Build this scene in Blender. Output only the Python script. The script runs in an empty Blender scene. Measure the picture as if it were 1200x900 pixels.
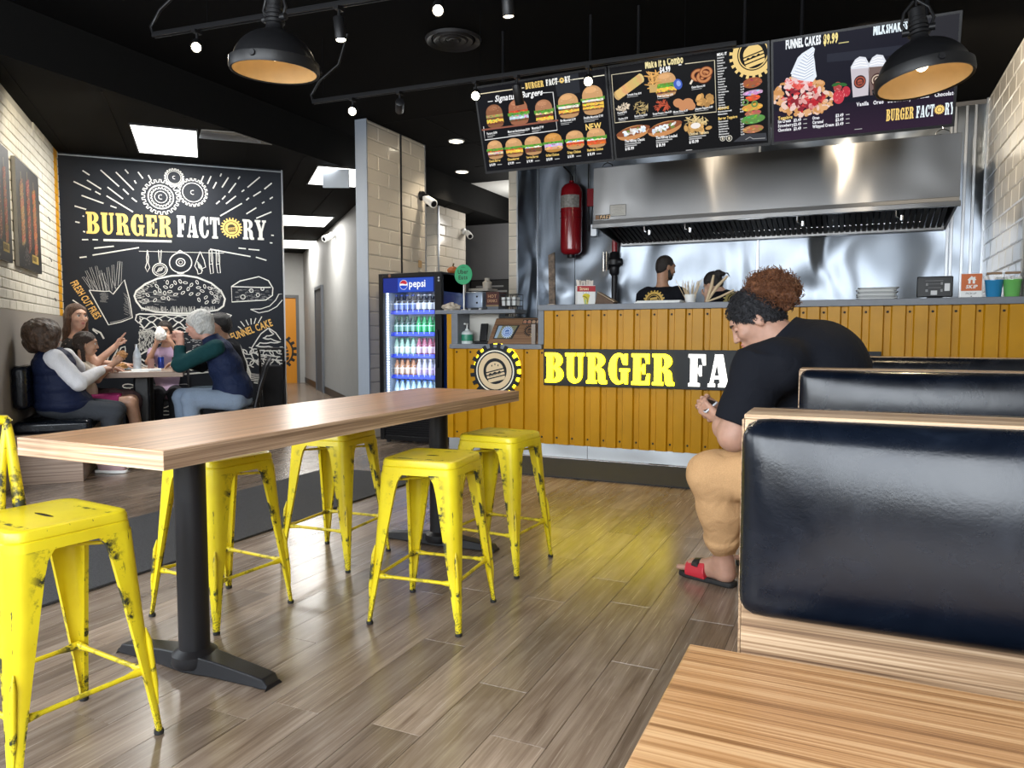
import bpy, bmesh, math, random
import numpy as np
from mathutils import Vector, Matrix
from mathutils.geometry import tessellate_polygon
random.seed(7)
PI = math.pi
SC = bpy.context.scene
COL = SC.collection

# ---------------------------------------------------------------- camera, sky, daylight, exposure
cam_d = bpy.data.cameras.new('camera')
cam_d.sensor_width = 36.0
cam_d.lens = 867.0 / 1200 * 36
cam_d.clip_end = 100
cam = bpy.data.objects.new('camera', cam_d)
COL.objects.link(cam)
cam.location = (0, 0, 1.2)
cam.rotation_euler = (math.radians(90 - 3.827), 0, math.radians(24.72))
SC.camera = cam

SC.view_settings.view_transform = 'Standard'
SC.view_settings.look = 'None'
SC.view_settings.exposure = 0.12
SC.view_settings.gamma = 1.0
SC.view_settings.use_curve_mapping = False

world = bpy.data.worlds.new('sky')
SC.world = world
world.use_nodes = True
_nt = world.node_tree
_sky = _nt.nodes.new('ShaderNodeTexSky')
_sky.sky_type = 'NISHITA'
_sky.sun_disc = False
_sky.sun_elevation = math.radians(50)
_sky.sun_rotation = math.radians(200)
_bg = _nt.nodes['Background']
_bg.inputs['Strength'].default_value = 0.12
_nt.links.new(_sky.outputs['Color'], _bg.inputs['Color'])


def area_light(name, loc, rot, sx, sy, power, color):
 d = bpy.data.lights.new(name, 'AREA')
 d.shape = 'RECTANGLE'
 d.size, d.size_y = sx, sy
 d.energy = power
 d.color = color
 o = bpy.data.objects.new(name, d)
 o.location, o.rotation_euler = loc, rot
 COL.objects.link(o)
 return o


def spot_light(name, loc, target, power, color, angle=60, blend=0.6, radius=0.03):
 d = bpy.data.lights.new(name, 'SPOT')
 d.energy, d.color = power, color
 d.spot_size, d.spot_blend = math.radians(angle), blend
 d.shadow_soft_size = radius
 o = bpy.data.objects.new(name, d)
 o.location = loc
 o.rotation_euler = (Vector(target) - Vector(loc)).to_track_quat('-Z', 'Y').to_euler()
 COL.objects.link(o)
 return o


def point_light(name, loc, power, color, radius=0.05):
 d = bpy.data.lights.new(name, 'POINT')
 d.energy, d.color, d.shadow_soft_size = power, color, radius
 o = bpy.data.objects.new(name, d)
 o.location = loc
 COL.objects.link(o)
 return o


# daylight through the shop front behind the camera (three tall panes); side light has no pane
DAY = (0.88, 0.94, 1.0)
for _i, _x in enumerate((-4.18, -1.97, 0.25)):
 area_light('daylight_front', (_x, -1.60, 2.15), (math.radians(82), 0, 0), 2.05, 2.0, 150, DAY)
area_light('side_light', (-5.55, 0.6, 2.1), (math.radians(82), 0, math.radians(-90)), 3.4, 2.0, 90, DAY)

# ---------------------------------------------------------------- helpers
WM = {}


def vec(p):
 return Vector(p)


def smoothstep(a, b, x):
 t = max(0, min(1, (x - a) / (b - a)))
 return t * t * (3 - 2 * t)


class MB:
 def __init__(s):
  s.v, s.f, s.mi, s.cur, s.T = [], [], [], 0, None

 def add(s, vs, fs):
  b = len(s.v)
  if s.T is not None:
   vs = [s.T @ Vector(p) for p in vs]
  s.v += [tuple(p) for p in vs]
  for f in fs:
   s.f.append([b + i for i in f])
   s.mi.append(s.cur)
  return s

 def box(s, x0, x1, y0, y1, z0, z1):
  vs = [(x0, y0, z0), (x1, y0, z0), (x1, y1, z0), (x0, y1, z0), (x0, y0, z1), (x1, y0, z1), (x1, y1, z1), (x0, y1, z1)]
  return s.add(vs, [(3, 2, 1, 0), (4, 5, 6, 7), (0, 1, 5, 4), (1, 2, 6, 5), (2, 3, 7, 6), (3, 0, 4, 7)])

 def hexa(s, b4, t4):
  return s.add(list(b4) + list(t4), [(3, 2, 1, 0), (4, 5, 6, 7), (0, 1, 5, 4), (1, 2, 6, 5), (2, 3, 7, 6), (3, 0, 4, 7)])

 def tube(s, pts, r, n=8, closed=False):
  pts = [Vector(p) for p in pts]
  N = len(pts)
  rs = r if isinstance(r, (list, tuple)) else [r] * N
  up = None
  vs, fs = [], []
  for i, p in enumerate(pts):
   if closed:
    d = (pts[(i + 1) % N] - pts[i - 1])
   else:
    d = pts[min(i + 1, N - 1)] - pts[max(i - 1, 0)]
   d = d.normalized() if d.length > 1e-9 else Vector((0, 0, 1))
   if up is None:
    up = d.orthogonal().normalized()
   else:
    up = (up - d * up.dot(d))
    up = up.normalized() if up.length > 1e-6 else d.orthogonal().normalized()
   w = d.cross(up)
   for k in range(n):
    a = 2 * PI * k / n
    vs.append(p + (up * math.cos(a) + w * math.sin(a)) * rs[i])
  M = N if closed else N - 1
  for i in range(M):
   j = (i + 1) % N
   for k in range(n):
    l = (k + 1) % n
    fs.append((i * n + k, i * n + l, j * n + l, j * n + k))
  if not closed:
   fs.append(tuple(range(n - 1, -1, -1)))
   fs.append(tuple((N - 1) * n + k for k in range(n)))
  return s.add(vs, fs)

 def cyl(s, p0, p1, r0, r1=None, n=20):
  return s.tube([p0, p1], [r0, r0 if r1 is None else r1], n)

 def lathe(s, prof, c=(0, 0, 0), n=28, M=None, cap=True):
  c = Vector(c)
  vs, fs = [], []
  for r, z in prof:
   for k in range(n):
    a = 2 * PI * k / n
    p = Vector((r * math.cos(a), r * math.sin(a), z))
    if M is not None:
     p = M @ p
    vs.append(c + p)
  for i in range(len(prof) - 1):
   for k in range(n):
    l = (k + 1) % n
    fs.append((i * n + k, i * n + l, (i + 1) * n + l, (i + 1) * n + k))
  if cap and prof[0][0] > 1e-5:
   fs.append(tuple(range(n - 1, -1, -1)))
  if cap and prof[-1][0] > 1e-5:
   fs.append(tuple((len(prof) - 1) * n + k for k in range(n)))
  return s.add(vs, fs)

 def ell(s, c, r, nu=16, nv=10, R=None):
  c = Vector(c)
  r = (r, r, r) if not isinstance(r, (tuple, list)) else r
  vs, fs = [], []

  def P(x, y, z):
   p = Vector((x * r[0], y * r[1], z * r[2]))
   return c + (R @ p if R is not None else p)
  vs.append(P(0, 0, -1))
  for j in range(1, nv):
   t = -PI / 2 + PI * j / nv
   for k in range(nu):
    a = 2 * PI * k / nu
    vs.append(P(math.cos(t) * math.cos(a), math.cos(t) * math.sin(a), math.sin(t)))
  vs.append(P(0, 0, 1))
  for k in range(nu):
   l = (k + 1) % nu
   fs.append((0, 1 + l, 1 + k))
   for j in range(nv - 2):
    fs.append((1 + j * nu + k, 1 + j * nu + l, 1 + (j + 1) * nu + l, 1 + (j + 1) * nu + k))
   fs.append((len(vs) - 1, 1 + (nv - 2) * nu + k, 1 + (nv - 2) * nu + l))
  return s.add(vs, fs)

 def prism(s, loops, z0, z1, M=None):
  """extrude 2d loops (first outer, rest holes) from z0 to z1 (local z), M places it"""
  if not isinstance(loops[0][0], (tuple, list)):
   loops = [loops]
  tris = tessellate_polygon([[Vector((p[0], p[1], 0)) for p in l] for l in loops])
  flat = [p for l in loops for p in l]
  n = len(flat)
  vs = [Vector((p[0], p[1], z0)) for p in flat] + [Vector((p[0], p[1], z1)) for p in flat]
  if M is not None:
   vs = [M @ v for v in vs]
  fs = []
  for t in tris:
   a, b, c = [flat[i] for i in t]
   ar = (b[0] - a[0]) * (c[1] - a[1]) - (b[1] - a[1]) * (c[0] - a[0])
   t = tuple(t) if ar > 0 else tuple(reversed(t))
   fs.append(tuple(n + i for i in t))
   fs.append(tuple(reversed(t)))
  b = 0
  for li, l in enumerate(loops):
   m = len(l)
   ar = sum(l[i][0] * l[(i + 1) % m][1] - l[(i + 1) % m][0] * l[i][1] for i in range(m))
   ccw = (ar > 0) == (li == 0)
   for i in range(m):
    j = (i + 1) % m
    q = (b + i, b + j, n + b + j, n + b + i)
    fs.append(q if ccw else tuple(reversed(q)))
   b += m
  return s.add(vs, fs)

 def flat(s, loops, z):
  tris = tessellate_polygon([[Vector((p[0], p[1], 0)) for p in l] for l in loops])
  fl = [p for l in loops for p in l]
  fs = []
  for t in tris:
   a, b, c = [fl[i] for i in t]
   fs.append(tuple(t) if (b[0] - a[0]) * (c[1] - a[1]) - (b[1] - a[1]) * (c[0] - a[0]) > 0 else tuple(reversed(t)))
  return s.add([(p[0], p[1], z) for p in fl], fs)

 def build(s, name, mats, parent=None, smooth=38, bevel=0, seg=2, **props):
  return mesh_obj(name, s.v, s.f, mats, s.mi, parent, smooth, bevel, seg, **props)


def wm_of(p):
 return WM.get(p.name, Matrix())


def mesh_obj(name, v, f, mats, mi=None, parent=None, smooth=38, bevel=0, seg=2, label=None, cat=None, group=None, kind=None):
 if not isinstance(mats, (list, tuple)):
  mats = [mats]
 off = Vector((0, 0, 0))
 a = np.array(v, dtype=float)
 if parent is None:
  lo, hi = a.min(0), a.max(0)
  off = Vector(((lo[0] + hi[0]) / 2, (lo[1] + hi[1]) / 2, lo[2]))
  a = a - np.array(off)
 me = bpy.data.meshes.new(name)
 me.from_pydata(a.tolist(), [], f)
 for m in mats:
  me.materials.append(m)
 if mi is not None and len(mats) > 1:
  me.polygons.foreach_set('material_index', mi)
 if smooth:
  me.shade_smooth()
  if smooth < 180:
   me.set_sharp_from_angle(angle=math.radians(smooth))
 o = bpy.data.objects.new(name, me)
 o.location = off
 COL.objects.link(o)
 if parent is None:
  WM[o.name] = Matrix.Translation(off)
 else:
  o.parent = parent
  o.matrix_parent_inverse = wm_of(parent).inverted()
  WM[o.name] = Matrix()
 if bevel:
  b = o.modifiers.new('bevel', 'BEVEL')
  b.width, b.segments, b.limit_method, b.angle_limit = bevel, seg, 'ANGLE', math.radians(35)
  b.harden_normals = False
 tag(o, label, cat, group, kind)
 return o


def tag(o, label=None, cat=None, group=None, kind=None):
 for k, x in (('label', label), ('category', cat), ('group', group), ('kind', kind)):
  if x:
   o[k] = x
 return o


def thing(name, label, cat, loc=(0, 0, 0), rz=0, group=None, kind=None):
 o = bpy.data.objects.new(name, None)
 o.empty_display_size = 0.1
 o.location, o.rotation_euler = loc, (0, 0, rz)
 COL.objects.link(o)
 WM[o.name] = Matrix.Translation(Vector(loc)) @ Matrix.Rotation(rz, 4, 'Z')
 return tag(o, label, cat, group, kind)


def dup(root, loc, rz=0, label=None, group=None):
 """copy a thing with its parts and sub-parts"""
 def rec(o, par):
  c = o.copy()
  COL.objects.link(c)
  if par is not None:
   c.parent = par
   c.matrix_parent_inverse = o.matrix_parent_inverse.copy()
  for ch in list(o.children):
   if ch.type != 'LIGHT':
    rec(ch, c)
  return c
 r = rec(root, None)
 r.location = loc
 r.rotation_euler = (0, 0, rz)
 WM[r.name] = Matrix.Translation(Vector(loc)) @ Matrix.Rotation(rz, 4, 'Z')
 if label:
  r['label'] = label
 if group:
  r['group'] = group
 return r


def piece(name, me, loc, parent, rot=(0, 0, 0)):
 """one shared-mesh piece under a parent whose children are laid out in world space"""
 o = bpy.data.objects.new(name, me)
 COL.objects.link(o)
 o.parent = parent
 o.matrix_parent_inverse = wm_of(parent).inverted()
 o.location, o.rotation_euler = loc, rot
 return o


def frame(o, x, y):
 """matrix of a flat board: origin, right dir, up dir, normal = right x up"""
 x, y = Vector(x).normalized(), Vector(y).normalized()
 z = x.cross(y)
 return Matrix(((x.x, y.x, z.x, o[0]), (x.y, y.y, z.y, o[1]), (x.z, y.z, z.z, o[2]), (0, 0, 0, 1)))


# ---------------------------------------------------------------- materials
class NT:
 def __init__(s, m):
  m.use_nodes = True
  s.t = m.node_tree
  s.n, s.l = s.t.nodes, s.t.links
  s.p = s.n['Principled BSDF']

 def new(s, kind, **kw):
  x = s.n.new(kind)
  for k, v in kw.items():
   if k in x.inputs.keys():
    x.inputs[k].default_value = v
   else:
    setattr(x, k, v)
  return x

 def link(s, a, b):
  s.l.new(a, b)

 def coords(s, scale=(1, 1, 1), kind='Object', rot=(0, 0, 0)):
  if kind == 'World':
   src = s.new('ShaderNodeNewGeometry').outputs['Position']
  else:
   src = s.new('ShaderNodeTexCoord').outputs[kind]
  mp = s.new('ShaderNodeMapping')
  mp.inputs['Scale'].default_value = scale
  mp.inputs['Rotation'].default_value = rot
  s.link(src, mp.inputs['Vector'])
  return mp

 def noise(s, vecout, scale, detail=4, rough=0.55, dist=0.0):
  x = s.new('ShaderNodeTexNoise')
  x.inputs['Scale'].default_value = scale
  x.inputs['Detail'].default_value = detail
  x.inputs['Roughness'].default_value = rough
  x.inputs['Distortion'].default_value = dist
  if vecout is not None:
   s.link(vecout, x.inputs['Vector'])
  return x.outputs['Fac']

 def ramp(s, fac, stops):
  r = s.new('ShaderNodeValToRGB')
  e = r.color_ramp.elements
  while len(e) < len(stops):
   e.new(0.5)
  for i, (p, c) in enumerate(stops):
   e[i].position = p
   e[i].color = (c[0], c[1], c[2], 1) if isinstance(c, (tuple, list)) else (c, c, c, 1)
  s.link(fac, r.inputs['Fac'])
  return r.outputs['Color']

 def mix(s, fac, a, b, mode='MIX'):
  x = s.new('ShaderNodeMix', data_type='RGBA', blend_type=mode)
  for sock, v in ((x.inputs[0], fac), (x.inputs[6], a), (x.inputs[7], b)):
   if isinstance(v, bpy.types.NodeSocket):
    s.link(v, sock)
   elif isinstance(v, (tuple, list)):
    sock.default_value = (*v[:3], 1)
   else:
    sock.default_value = v
  return x.outputs[2]

 def math(s, op, a, b=0.0):
  x = s.new('ShaderNodeMath', operation=op)
  for sock, v in ((x.inputs[0], a), (x.inputs[1], b)):
   if isinstance(v, bpy.types.NodeSocket):
    s.link(v, sock)
   else:
    sock.default_value = v
  return x.outputs[0]

 def bump(s, h, strength=0.3, dist=0.01):
  b = s.new('ShaderNodeBump')
  b.inputs['Strength'].default_value = strength
  b.inputs['Distance'].default_value = dist
  s.link(h, b.inputs['Height'])
  s.link(b.outputs['Normal'], s.p.inputs['Normal'])

 def set(s, **kw):
  for k, v in kw.items():
   k = k.replace('_', ' ')
   if isinstance(v, bpy.types.NodeSocket):
    s.link(v, s.p.inputs[k])
   elif isinstance(v, (tuple, list)):
    s.p.inputs[k].default_value = (*v[:3], 1)
   else:
    s.p.inputs[k].default_value = v


def mat(name, color=(0.5, 0.5, 0.5), rough=0.5, metal=0.0, spec=0.5, emit=0, ecol=None, noise=0, nscale=20, bump=0, bscale=60, coat=0, sub=0):
 m = bpy.data.materials.new(name)
 t = NT(m)
 c = color
 t.set(Base_Color=c, Roughness=rough, Metallic=metal, Specular_IOR_Level=spec)
 if noise:
  co = t.coords()
  f = t.noise(co.outputs[0], nscale)
  lo = tuple(x * (1 - noise) for x in c)
  hi = tuple(min(1, x * (1 + noise)) for x in c)
  t.set(Base_Color=t.ramp(f, [(0.3, lo), (0.7, hi)]))
 if bump:
  co = t.coords()
  t.bump(t.noise(co.outputs[0], bscale), bump, 0.004)
 if coat:
  t.set(Coat_Weight=coat, Coat_Roughness=0.15)
 if emit:
  t.set(Emission_Color=ecol or c, Emission_Strength=emit)
 if sub:
  t.set(Subsurface_Weight=sub)
  t.p.inputs['Subsurface Radius'].default_value = (0.6, 0.25, 0.12)
  t.p.inputs['Subsurface Scale'].default_value = 0.02
 return m


def wood_laminate(name, dark, mid, light, axis, freq=60, rough=0.35, stripe=1.0, coat=0.0, rz=0.0):
 """fine straight-grained laminate; axis = grain direction (0 x, 1 y)"""
 m = bpy.data.materials.new(name)
 t = NT(m)
 sc = [freq, freq, freq]
 sc[axis] = 0.9
 pre = t.coords((1, 1, 1), 'World', (0, 0, rz))

 def scaled(s_):
  mp = t.new('ShaderNodeMapping')
  mp.inputs['Scale'].default_value = s_
  t.link(pre.outputs[0], mp.inputs['Vector'])
  return mp
 co = scaled(tuple(sc))
 f1 = t.noise(co.outputs[0], 1.0, 3, 0.6, 0.15)
 sc2 = [freq * 4, freq * 4, freq * 4]
 sc2[axis] = 3.0
 f2 = t.noise(scaled(tuple(sc2)).outputs[0], 1.0, 2, 0.5)
 f = t.math('ADD', t.math('MULTIPLY', f1, 0.72), t.math('MULTIPLY', f2, 0.28))
 t.set(Base_Color=t.ramp(f, [(0.5 - 0.16 * stripe, dark), (0.5, mid), (0.5 + 0.14 * stripe, light)]), Roughness=rough, Coat_Weight=coat, Coat_Roughness=0.2)
 t.bump(f, 0.05, 0.002)
 return m


M = {}
M['black_ceiling'] = mat('black_ceiling', (0.003, 0.003, 0.0033), 0.85, spec=0.08)
M['black_tile'] = mat('black_ceiling_tile', (0.0065, 0.0065, 0.0065), 0.85, spec=0.1, bump=0.3, bscale=200)
M['white_ceiling'] = mat('white_ceiling_tile', (0.5, 0.5, 0.48), 0.8, bump=0.2, bscale=200)
M['black_metal'] = mat('black_metal', (0.008, 0.008, 0.009), 0.4, 0.0, 0.35)
M['black_satin'] = mat('black_satin_steel', (0.009, 0.009, 0.011), 0.42, 0.0, 0.4, bump=0.15, bscale=400)
M['grey_paint'] = mat('grey_painted_trim', (0.16, 0.175, 0.2), 0.45, noise=0.06)
M['grey_wall'] = mat('grey_wall_paint', (0.42, 0.42, 0.41), 0.7, noise=0.03, nscale=4)
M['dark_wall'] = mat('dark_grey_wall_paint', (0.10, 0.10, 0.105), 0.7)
M['blue_grey'] = mat('blue_grey_wall_paint', (0.28, 0.32, 0.38), 0.55)
M['wainscot'] = mat('taupe_wall_paint', (0.32, 0.29, 0.26), 0.6)
M['chalkboard'] = mat('chalkboard_black', (0.011, 0.014, 0.021), 0.6, noise=0.1, nscale=3, spec=0.25)
M['grout'] = mat('grout', (0.5, 0.48, 0.44), 0.9)
M['grout_dark'] = mat('brick_joint_paint', (0.5, 0.49, 0.45), 0.9)  # one even colour for the joints between the bricks
M['white_plastic'] = mat('white_plastic', (0.8, 0.8, 0.78), 0.35)
M['white_paper'] = mat('white_paper', (0.85, 0.85, 0.83), 0.8)
M['black_plastic'] = mat('black_plastic', (0.007, 0.007, 0.008), 0.35, spec=0.3)
M['blue_plastic'] = mat('fridge_blue', (0.015, 0.065, 0.36), 0.25, noise=0.15, nscale=3)
M['chrome'] = mat('chrome', (0.75, 0.76, 0.78), 0.12, 1.0)
M['zinc'] = mat('zinc', (0.5, 0.52, 0.55), 0.35, 1.0)
M['red_paint'] = mat('red_enamel', (0.28, 0.008, 0.014), 0.22, coat=0.4)
M['bulb'] = mat('lit_bulb', (1, 0.9, 0.7), 0.5, emit=14, ecol=(1, 0.83, 0.55))
M['spot_face'] = mat('lit_spot_lens', (1, 0.95, 0.8), 0.5, emit=40, ecol=(1, 0.86, 0.62))
M['panel_lit'] = mat('lit_diffuser', (1, 1, 1), 0.5, emit=3.2, ecol=(1, 0.99, 0.95))
M['downlight'] = mat('lit_downlight', (1, 1, 1), 0.5, emit=9, ecol=(1, 0.9, 0.7))
M['dark_rubber'] = mat('dark_rubber', (0.012, 0.012, 0.012), 0.7)


def m_print(name, emit=0.0, rough=0.5):
 m = bpy.data.materials.new(name)
 t = NT(m)
 a = t.new('ShaderNodeVertexColor')
 a.layer_name = 'Col'
 if emit:
  t.set(Base_Color=(0.002, 0.002, 0.002), Emission_Color=a.outputs['Color'], Emission_Strength=emit, Roughness=0.3, Specular_IOR_Level=0.03)
 else:
  t.set(Base_Color=a.outputs['Color'], Roughness=rough)
 return m


M['print'] = m_print('print_ink')
M['chalk'] = m_print('chalk_ink', 0, 0.9)
M['screen'] = m_print('lit_screen', 1.15)
M['fridge_print'] = m_print('lit_fridge_print', 1.2)


def m_floor():
 m = bpy.data.materials.new('grey_brown_oak_plank')
 t = NT(m)
 oi = t.new('ShaderNodeObjectInfo')
 tc = t.new('ShaderNodeTexCoord')
 off = t.new('ShaderNodeVectorMath', operation='MULTIPLY_ADD')
 t.link(oi.outputs['Random'], off.inputs[0])
 off.inputs[1].default_value = (37, 91, 13)
 t.link(tc.outputs['Object'], off.inputs[2])
 mp = t.new('ShaderNodeMapping')
 mp.inputs['Scale'].default_value = (26, 1.6, 10)
 t.link(off.outputs[0], mp.inputs['Vector'])
 f1 = t.noise(mp.outputs[0], 1.0, 6, 0.62, 0.9)
 mp2 = t.new('ShaderNodeMapping')
 mp2.inputs['Scale'].default_value = (140, 2.2, 10)
 t.link(off.outputs[0], mp2.inputs['Vector'])
 f2 = t.noise(mp2.outputs[0], 1.0, 3, 0.6)
 mp3 = t.new('ShaderNodeMapping')
 mp3.inputs['Scale'].default_value = (7, 2.2, 5)
 t.link(off.outputs[0], mp3.inputs['Vector'])
 f3 = t.noise(mp3.outputs[0], 1.0, 2, 0.5, 1.5)
 f = t.math('ADD', t.math('MULTIPLY', f1, 0.55), t.math('ADD', t.math('MULTIPLY', f2, 0.22), t.math('MULTIPLY', f3, 0.28)))
 c = t.ramp(f, [(0.34, (0.095, 0.062, 0.042)), (0.5, (0.205, 0.150, 0.110)), (0.6, (0.275, 0.212, 0.162)), (0.74, (0.36, 0.292, 0.232))])
 br = t.math('ADD', t.math('MULTIPLY', oi.outputs['Random'], 0.5), 0.75)
 cc = t.new('ShaderNodeCombineColor')
 for i in range(3):
  t.link(br, cc.inputs[i])
 c = t.mix(1.0, c, cc.outputs[0], 'MULTIPLY')
 r = t.math('ADD', t.math('MULTIPLY', f2, 0.16), 0.17)
 t.set(Base_Color=c, Roughness=r, Specular_IOR_Level=0.55)
 t.bump(f, 0.08, 0.002)
 return m


M['floor'] = m_floor()


def m_stool():
 """yellow paint rubbed through to dark steel along the edges and in streaks"""
 m = bpy.data.materials.new('distressed_yellow_paint')
 t = NT(m)
 co = t.coords()
 geo = t.new('ShaderNodeNewGeometry')
 edge = t.ramp(geo.outputs['Pointiness'], [(0.53, 0.0), (0.575, 1.0)])
 n1 = t.noise(co.outputs[0], 14, 5, 0.7)
 wear = t.math('MULTIPLY', edge, t.ramp(n1, [(0.52, 0.0), (0.60, 1.0)]))
 n2 = t.noise(t.coords((50, 50, 5)).outputs[0], 1.0, 4, 0.7)
 nz = t.new('ShaderNodeSeparateXYZ')
 t.link(geo.outputs['Normal'], nz.inputs[0])
 side = t.math('LESS_THAN', t.math('ABSOLUTE', nz.outputs['Z']), 0.6)
 streak = t.math('MULTIPLY', side, t.ramp(n2, [(0.675, 0.0), (0.71, 1.0)]))
 n3 = t.noise(co.outputs[0], 130, 3, 0.6)
 zz = t.new('ShaderNodeSeparateXYZ')
 t.link(t.n['Texture Coordinate'].outputs['Object'], zz.inputs[0])
 low = t.ramp(zz.outputs['Z'], [(0.02, 1.0), (0.12, 0.0)])
 foot = t.math('MULTIPLY', low, t.ramp(n3, [(0.5, 0.0), (0.6, 1.0)]))
 w = t.math('MAXIMUM', t.math('MAXIMUM', wear, streak), foot)
 base = t.ramp(t.noise(co.outputs[0], 5, 3), [(0.3, (0.66, 0.50, 0.012)), (0.7, (0.80, 0.66, 0.018))])
 t.set(Base_Color=t.mix(w, base, (0.022, 0.026, 0.012)), Roughness=t.math('ADD', t.math('MULTIPLY', w, 0.2), 0.32), Specular_IOR_Level=0.45)
 return m


M['stool'] = m_stool()
M['corrugated'] = mat('ochre_painted_sheet', (0.49, 0.235, 0.003), 0.36, 0.0, 0.22, noise=0.08, nscale=5)
M['leather'] = None


def m_leather():
 m = bpy.data.materials.new('black_vinyl')
 t = NT(m)
 co = t.coords()
 f = t.noise(co.outputs[0], 8, 8, 0.66, 0.5)
 c = t.ramp(f, [(0.35, (0.0015, 0.0028, 0.006)), (0.6, (0.003, 0.005, 0.010)), (0.75, (0.008, 0.012, 0.021))])
 t.set(Base_Color=c, Roughness=t.ramp(f, [(0.3, 0.2), (0.7, 0.32)]), Specular_IOR_Level=0.4)
 g = t.noise(co.outputs[0], 220, 2, 0.5)
 h = t.math('ADD', t.math('MULTIPLY', f, 0.7), t.math('MULTIPLY', g, 0.12))
 t.bump(h, 0.22, 0.005)
 return m


M['leather'] = m_leather()


def m_steel(name, axis=2, wav=0.0, rough=0.28, col=(0.55, 0.57, 0.6), mic=0.0001, aniso=0.0):
 m = bpy.data.materials.new(name)
 t = NT(m)
 sc = [70, 70, 70]
 sc[axis] = 1.2
 f = t.noise(t.coords(tuple(sc), 'World').outputs[0], 1.0, 3, 0.6)
 t.set(Base_Color=col, Metallic=1.0, Roughness=t.ramp(f, [(0.2, rough * 0.93), (0.8, rough * 1.08)]))
 w = t.noise(t.coords((1.3, 1.3, 1.0), 'World').outputs[0], 1.0, 1, 0.4, 0.6)
 h = t.math('ADD', t.math('MULTIPLY', w, wav), t.math('MULTIPLY', f, mic))
 tg = t.new('ShaderNodeCombineXYZ')
 tg.inputs['Z'].default_value = 1.0
 t.set(Anisotropic=aniso, Tangent=tg.outputs[0])
 b = t.new('ShaderNodeBump')
 b.inputs['Strength'].default_value = 1.0
 b.inputs['Distance'].default_value = 1.0
 t.link(h, b.inputs['Height'])
 t.link(b.outputs['Normal'], t.p.inputs['Normal'])
 return m


M['steel_wall'] = m_steel('stainless_sheet', 2, 0.16, 0.30, (0.23, 0.255, 0.29), 0.00001, 0.4)
M['steel_hood'] = m_steel('stainless_hood', 2, 0.03, 0.30, (0.21, 0.207, 0.205), 0.00003, 0.9)
M['steel_kick'] = m_steel('galvanised_sheet', 0, 0.04, 0.4, (0.62, 0.64, 0.66))
M['table_wood'] = wood_laminate('bar_table_laminate', (0.22, 0.11, 0.05), (0.46, 0.235, 0.11), (0.58, 0.33, 0.17), 1, 60, 0.3, 1.2, 0.1)
M['table_edge'] = wood_laminate('bar_table_edge_laminate', (0.15, 0.09, 0.055), (0.34, 0.22, 0.14), (0.62, 0.44, 0.30), 1, 90, 0.4, 0.9)
M['table_edge_x'] = wood_laminate('bar_table_edge_laminate_end', (0.22, 0.13, 0.08), (0.46, 0.30, 0.19), (0.70, 0.52, 0.36), 0, 90, 0.4, 0.9)
M['booth_wood'] = wood_laminate('booth_laminate', (0.12, 0.065, 0.035), (0.34, 0.215, 0.12), (0.54, 0.39, 0.25), 0, 75, 0.42, 0.85)
M['booth_end'] = wood_laminate('booth_end_laminate', (0.12, 0.065, 0.035), (0.34, 0.215, 0.12), (0.54, 0.39, 0.25), 1, 75, 0.42, 0.85)
M['near_wood'] = wood_laminate('near_table_laminate', (0.22, 0.10, 0.035), (0.44, 0.225, 0.09), (0.60, 0.365, 0.18), 0, 75, 0.33, 0.9, 0.1)
M['far_wood'] = wood_laminate('far_table_laminate', (0.2, 0.13, 0.09), (0.34, 0.24, 0.18), (0.48, 0.37, 0.29), 0, 60, 0.4, 1.0, 0.0, -0.824)


def m_brick():
 """white painted brick with a band painted yellow next to the corner"""
 m = bpy.data.materials.new('painted_brick')
 t = NT(m)
 geo = t.new('ShaderNodeNewGeometry')
 d = t.new('ShaderNodeVectorMath', operation='DOT_PRODUCT')
 t.link(geo.outputs['Position'], d.inputs[0])
 d.inputs[1].default_value = (0.734, -0.679, 0)
 s0 = 0.734 * -7.995 - 0.679 * 5.427
 f = t.math('SUBTRACT', d.outputs['Value'], s0)
 band = t.math('MULTIPLY', t.math('GREATER_THAN', f, 0.06), t.math('LESS_THAN', f, 0.26))
 n = t.noise(geo.outputs['Position'], 9, 4)
 w = t.ramp(n, [(0.3, (0.60, 0.57, 0.49)), (0.7, (0.74, 0.71, 0.63))])
 t.set(Base_Color=t.mix(band, w, (0.75, 0.36, 0.01)), Roughness=0.55)
 t.bump(t.noise(geo.outputs['Position'], 60, 4), 0.4, 0.004)
 return m


M['brick'] = m_brick()
M['tile'] = mat('glossy_cream_tile', (0.62, 0.57, 0.49), 0.14, spec=0.6)
M['tile_r'] = mat('glossy_white_tile', (0.58, 0.56, 0.52), 0.16, spec=0.6)


def m_mat():
 m = bpy.data.materials.new('charcoal_mat')
 t = NT(m)
 f = t.noise(t.coords((1, 1, 1), 'World').outputs[0], 260, 2, 0.7)
 t.set(Base_Color=t.ramp(f, [(0.35, (0.018, 0.018, 0.02)), (0.65, (0.075, 0.075, 0.08))]), Roughness=0.95)
 t.bump(f, 0.8, 0.006)
 return m


M['mat'] = m_mat()


def m_fabric(name, col, rough=0.85, folds=0.5, fscale=9, weave=300, sheen=0.0, noise=0.12):
 m = bpy.data.materials.new(name)
 t = NT(m)
 co = t.coords((1, 1, 1), 'World')
 f = t.noise(co.outputs[0], fscale, 3, 0.5, 0.7)
 w = t.noise(co.outputs[0], weave, 2, 0.6)
 lo = tuple(c * (1 - noise) for c in col)
 hi = tuple(min(1, c * (1 + noise)) for c in col)
 t.set(Base_Color=t.ramp(w, [(0.3, lo), (0.7, hi)]), Roughness=rough, Sheen_Weight=sheen, Specular_IOR_Level=0.15)
 t.bump(t.math('ADD', f, t.math('MULTIPLY', w, 0.03)), folds, 0.03)
 return m


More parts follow.
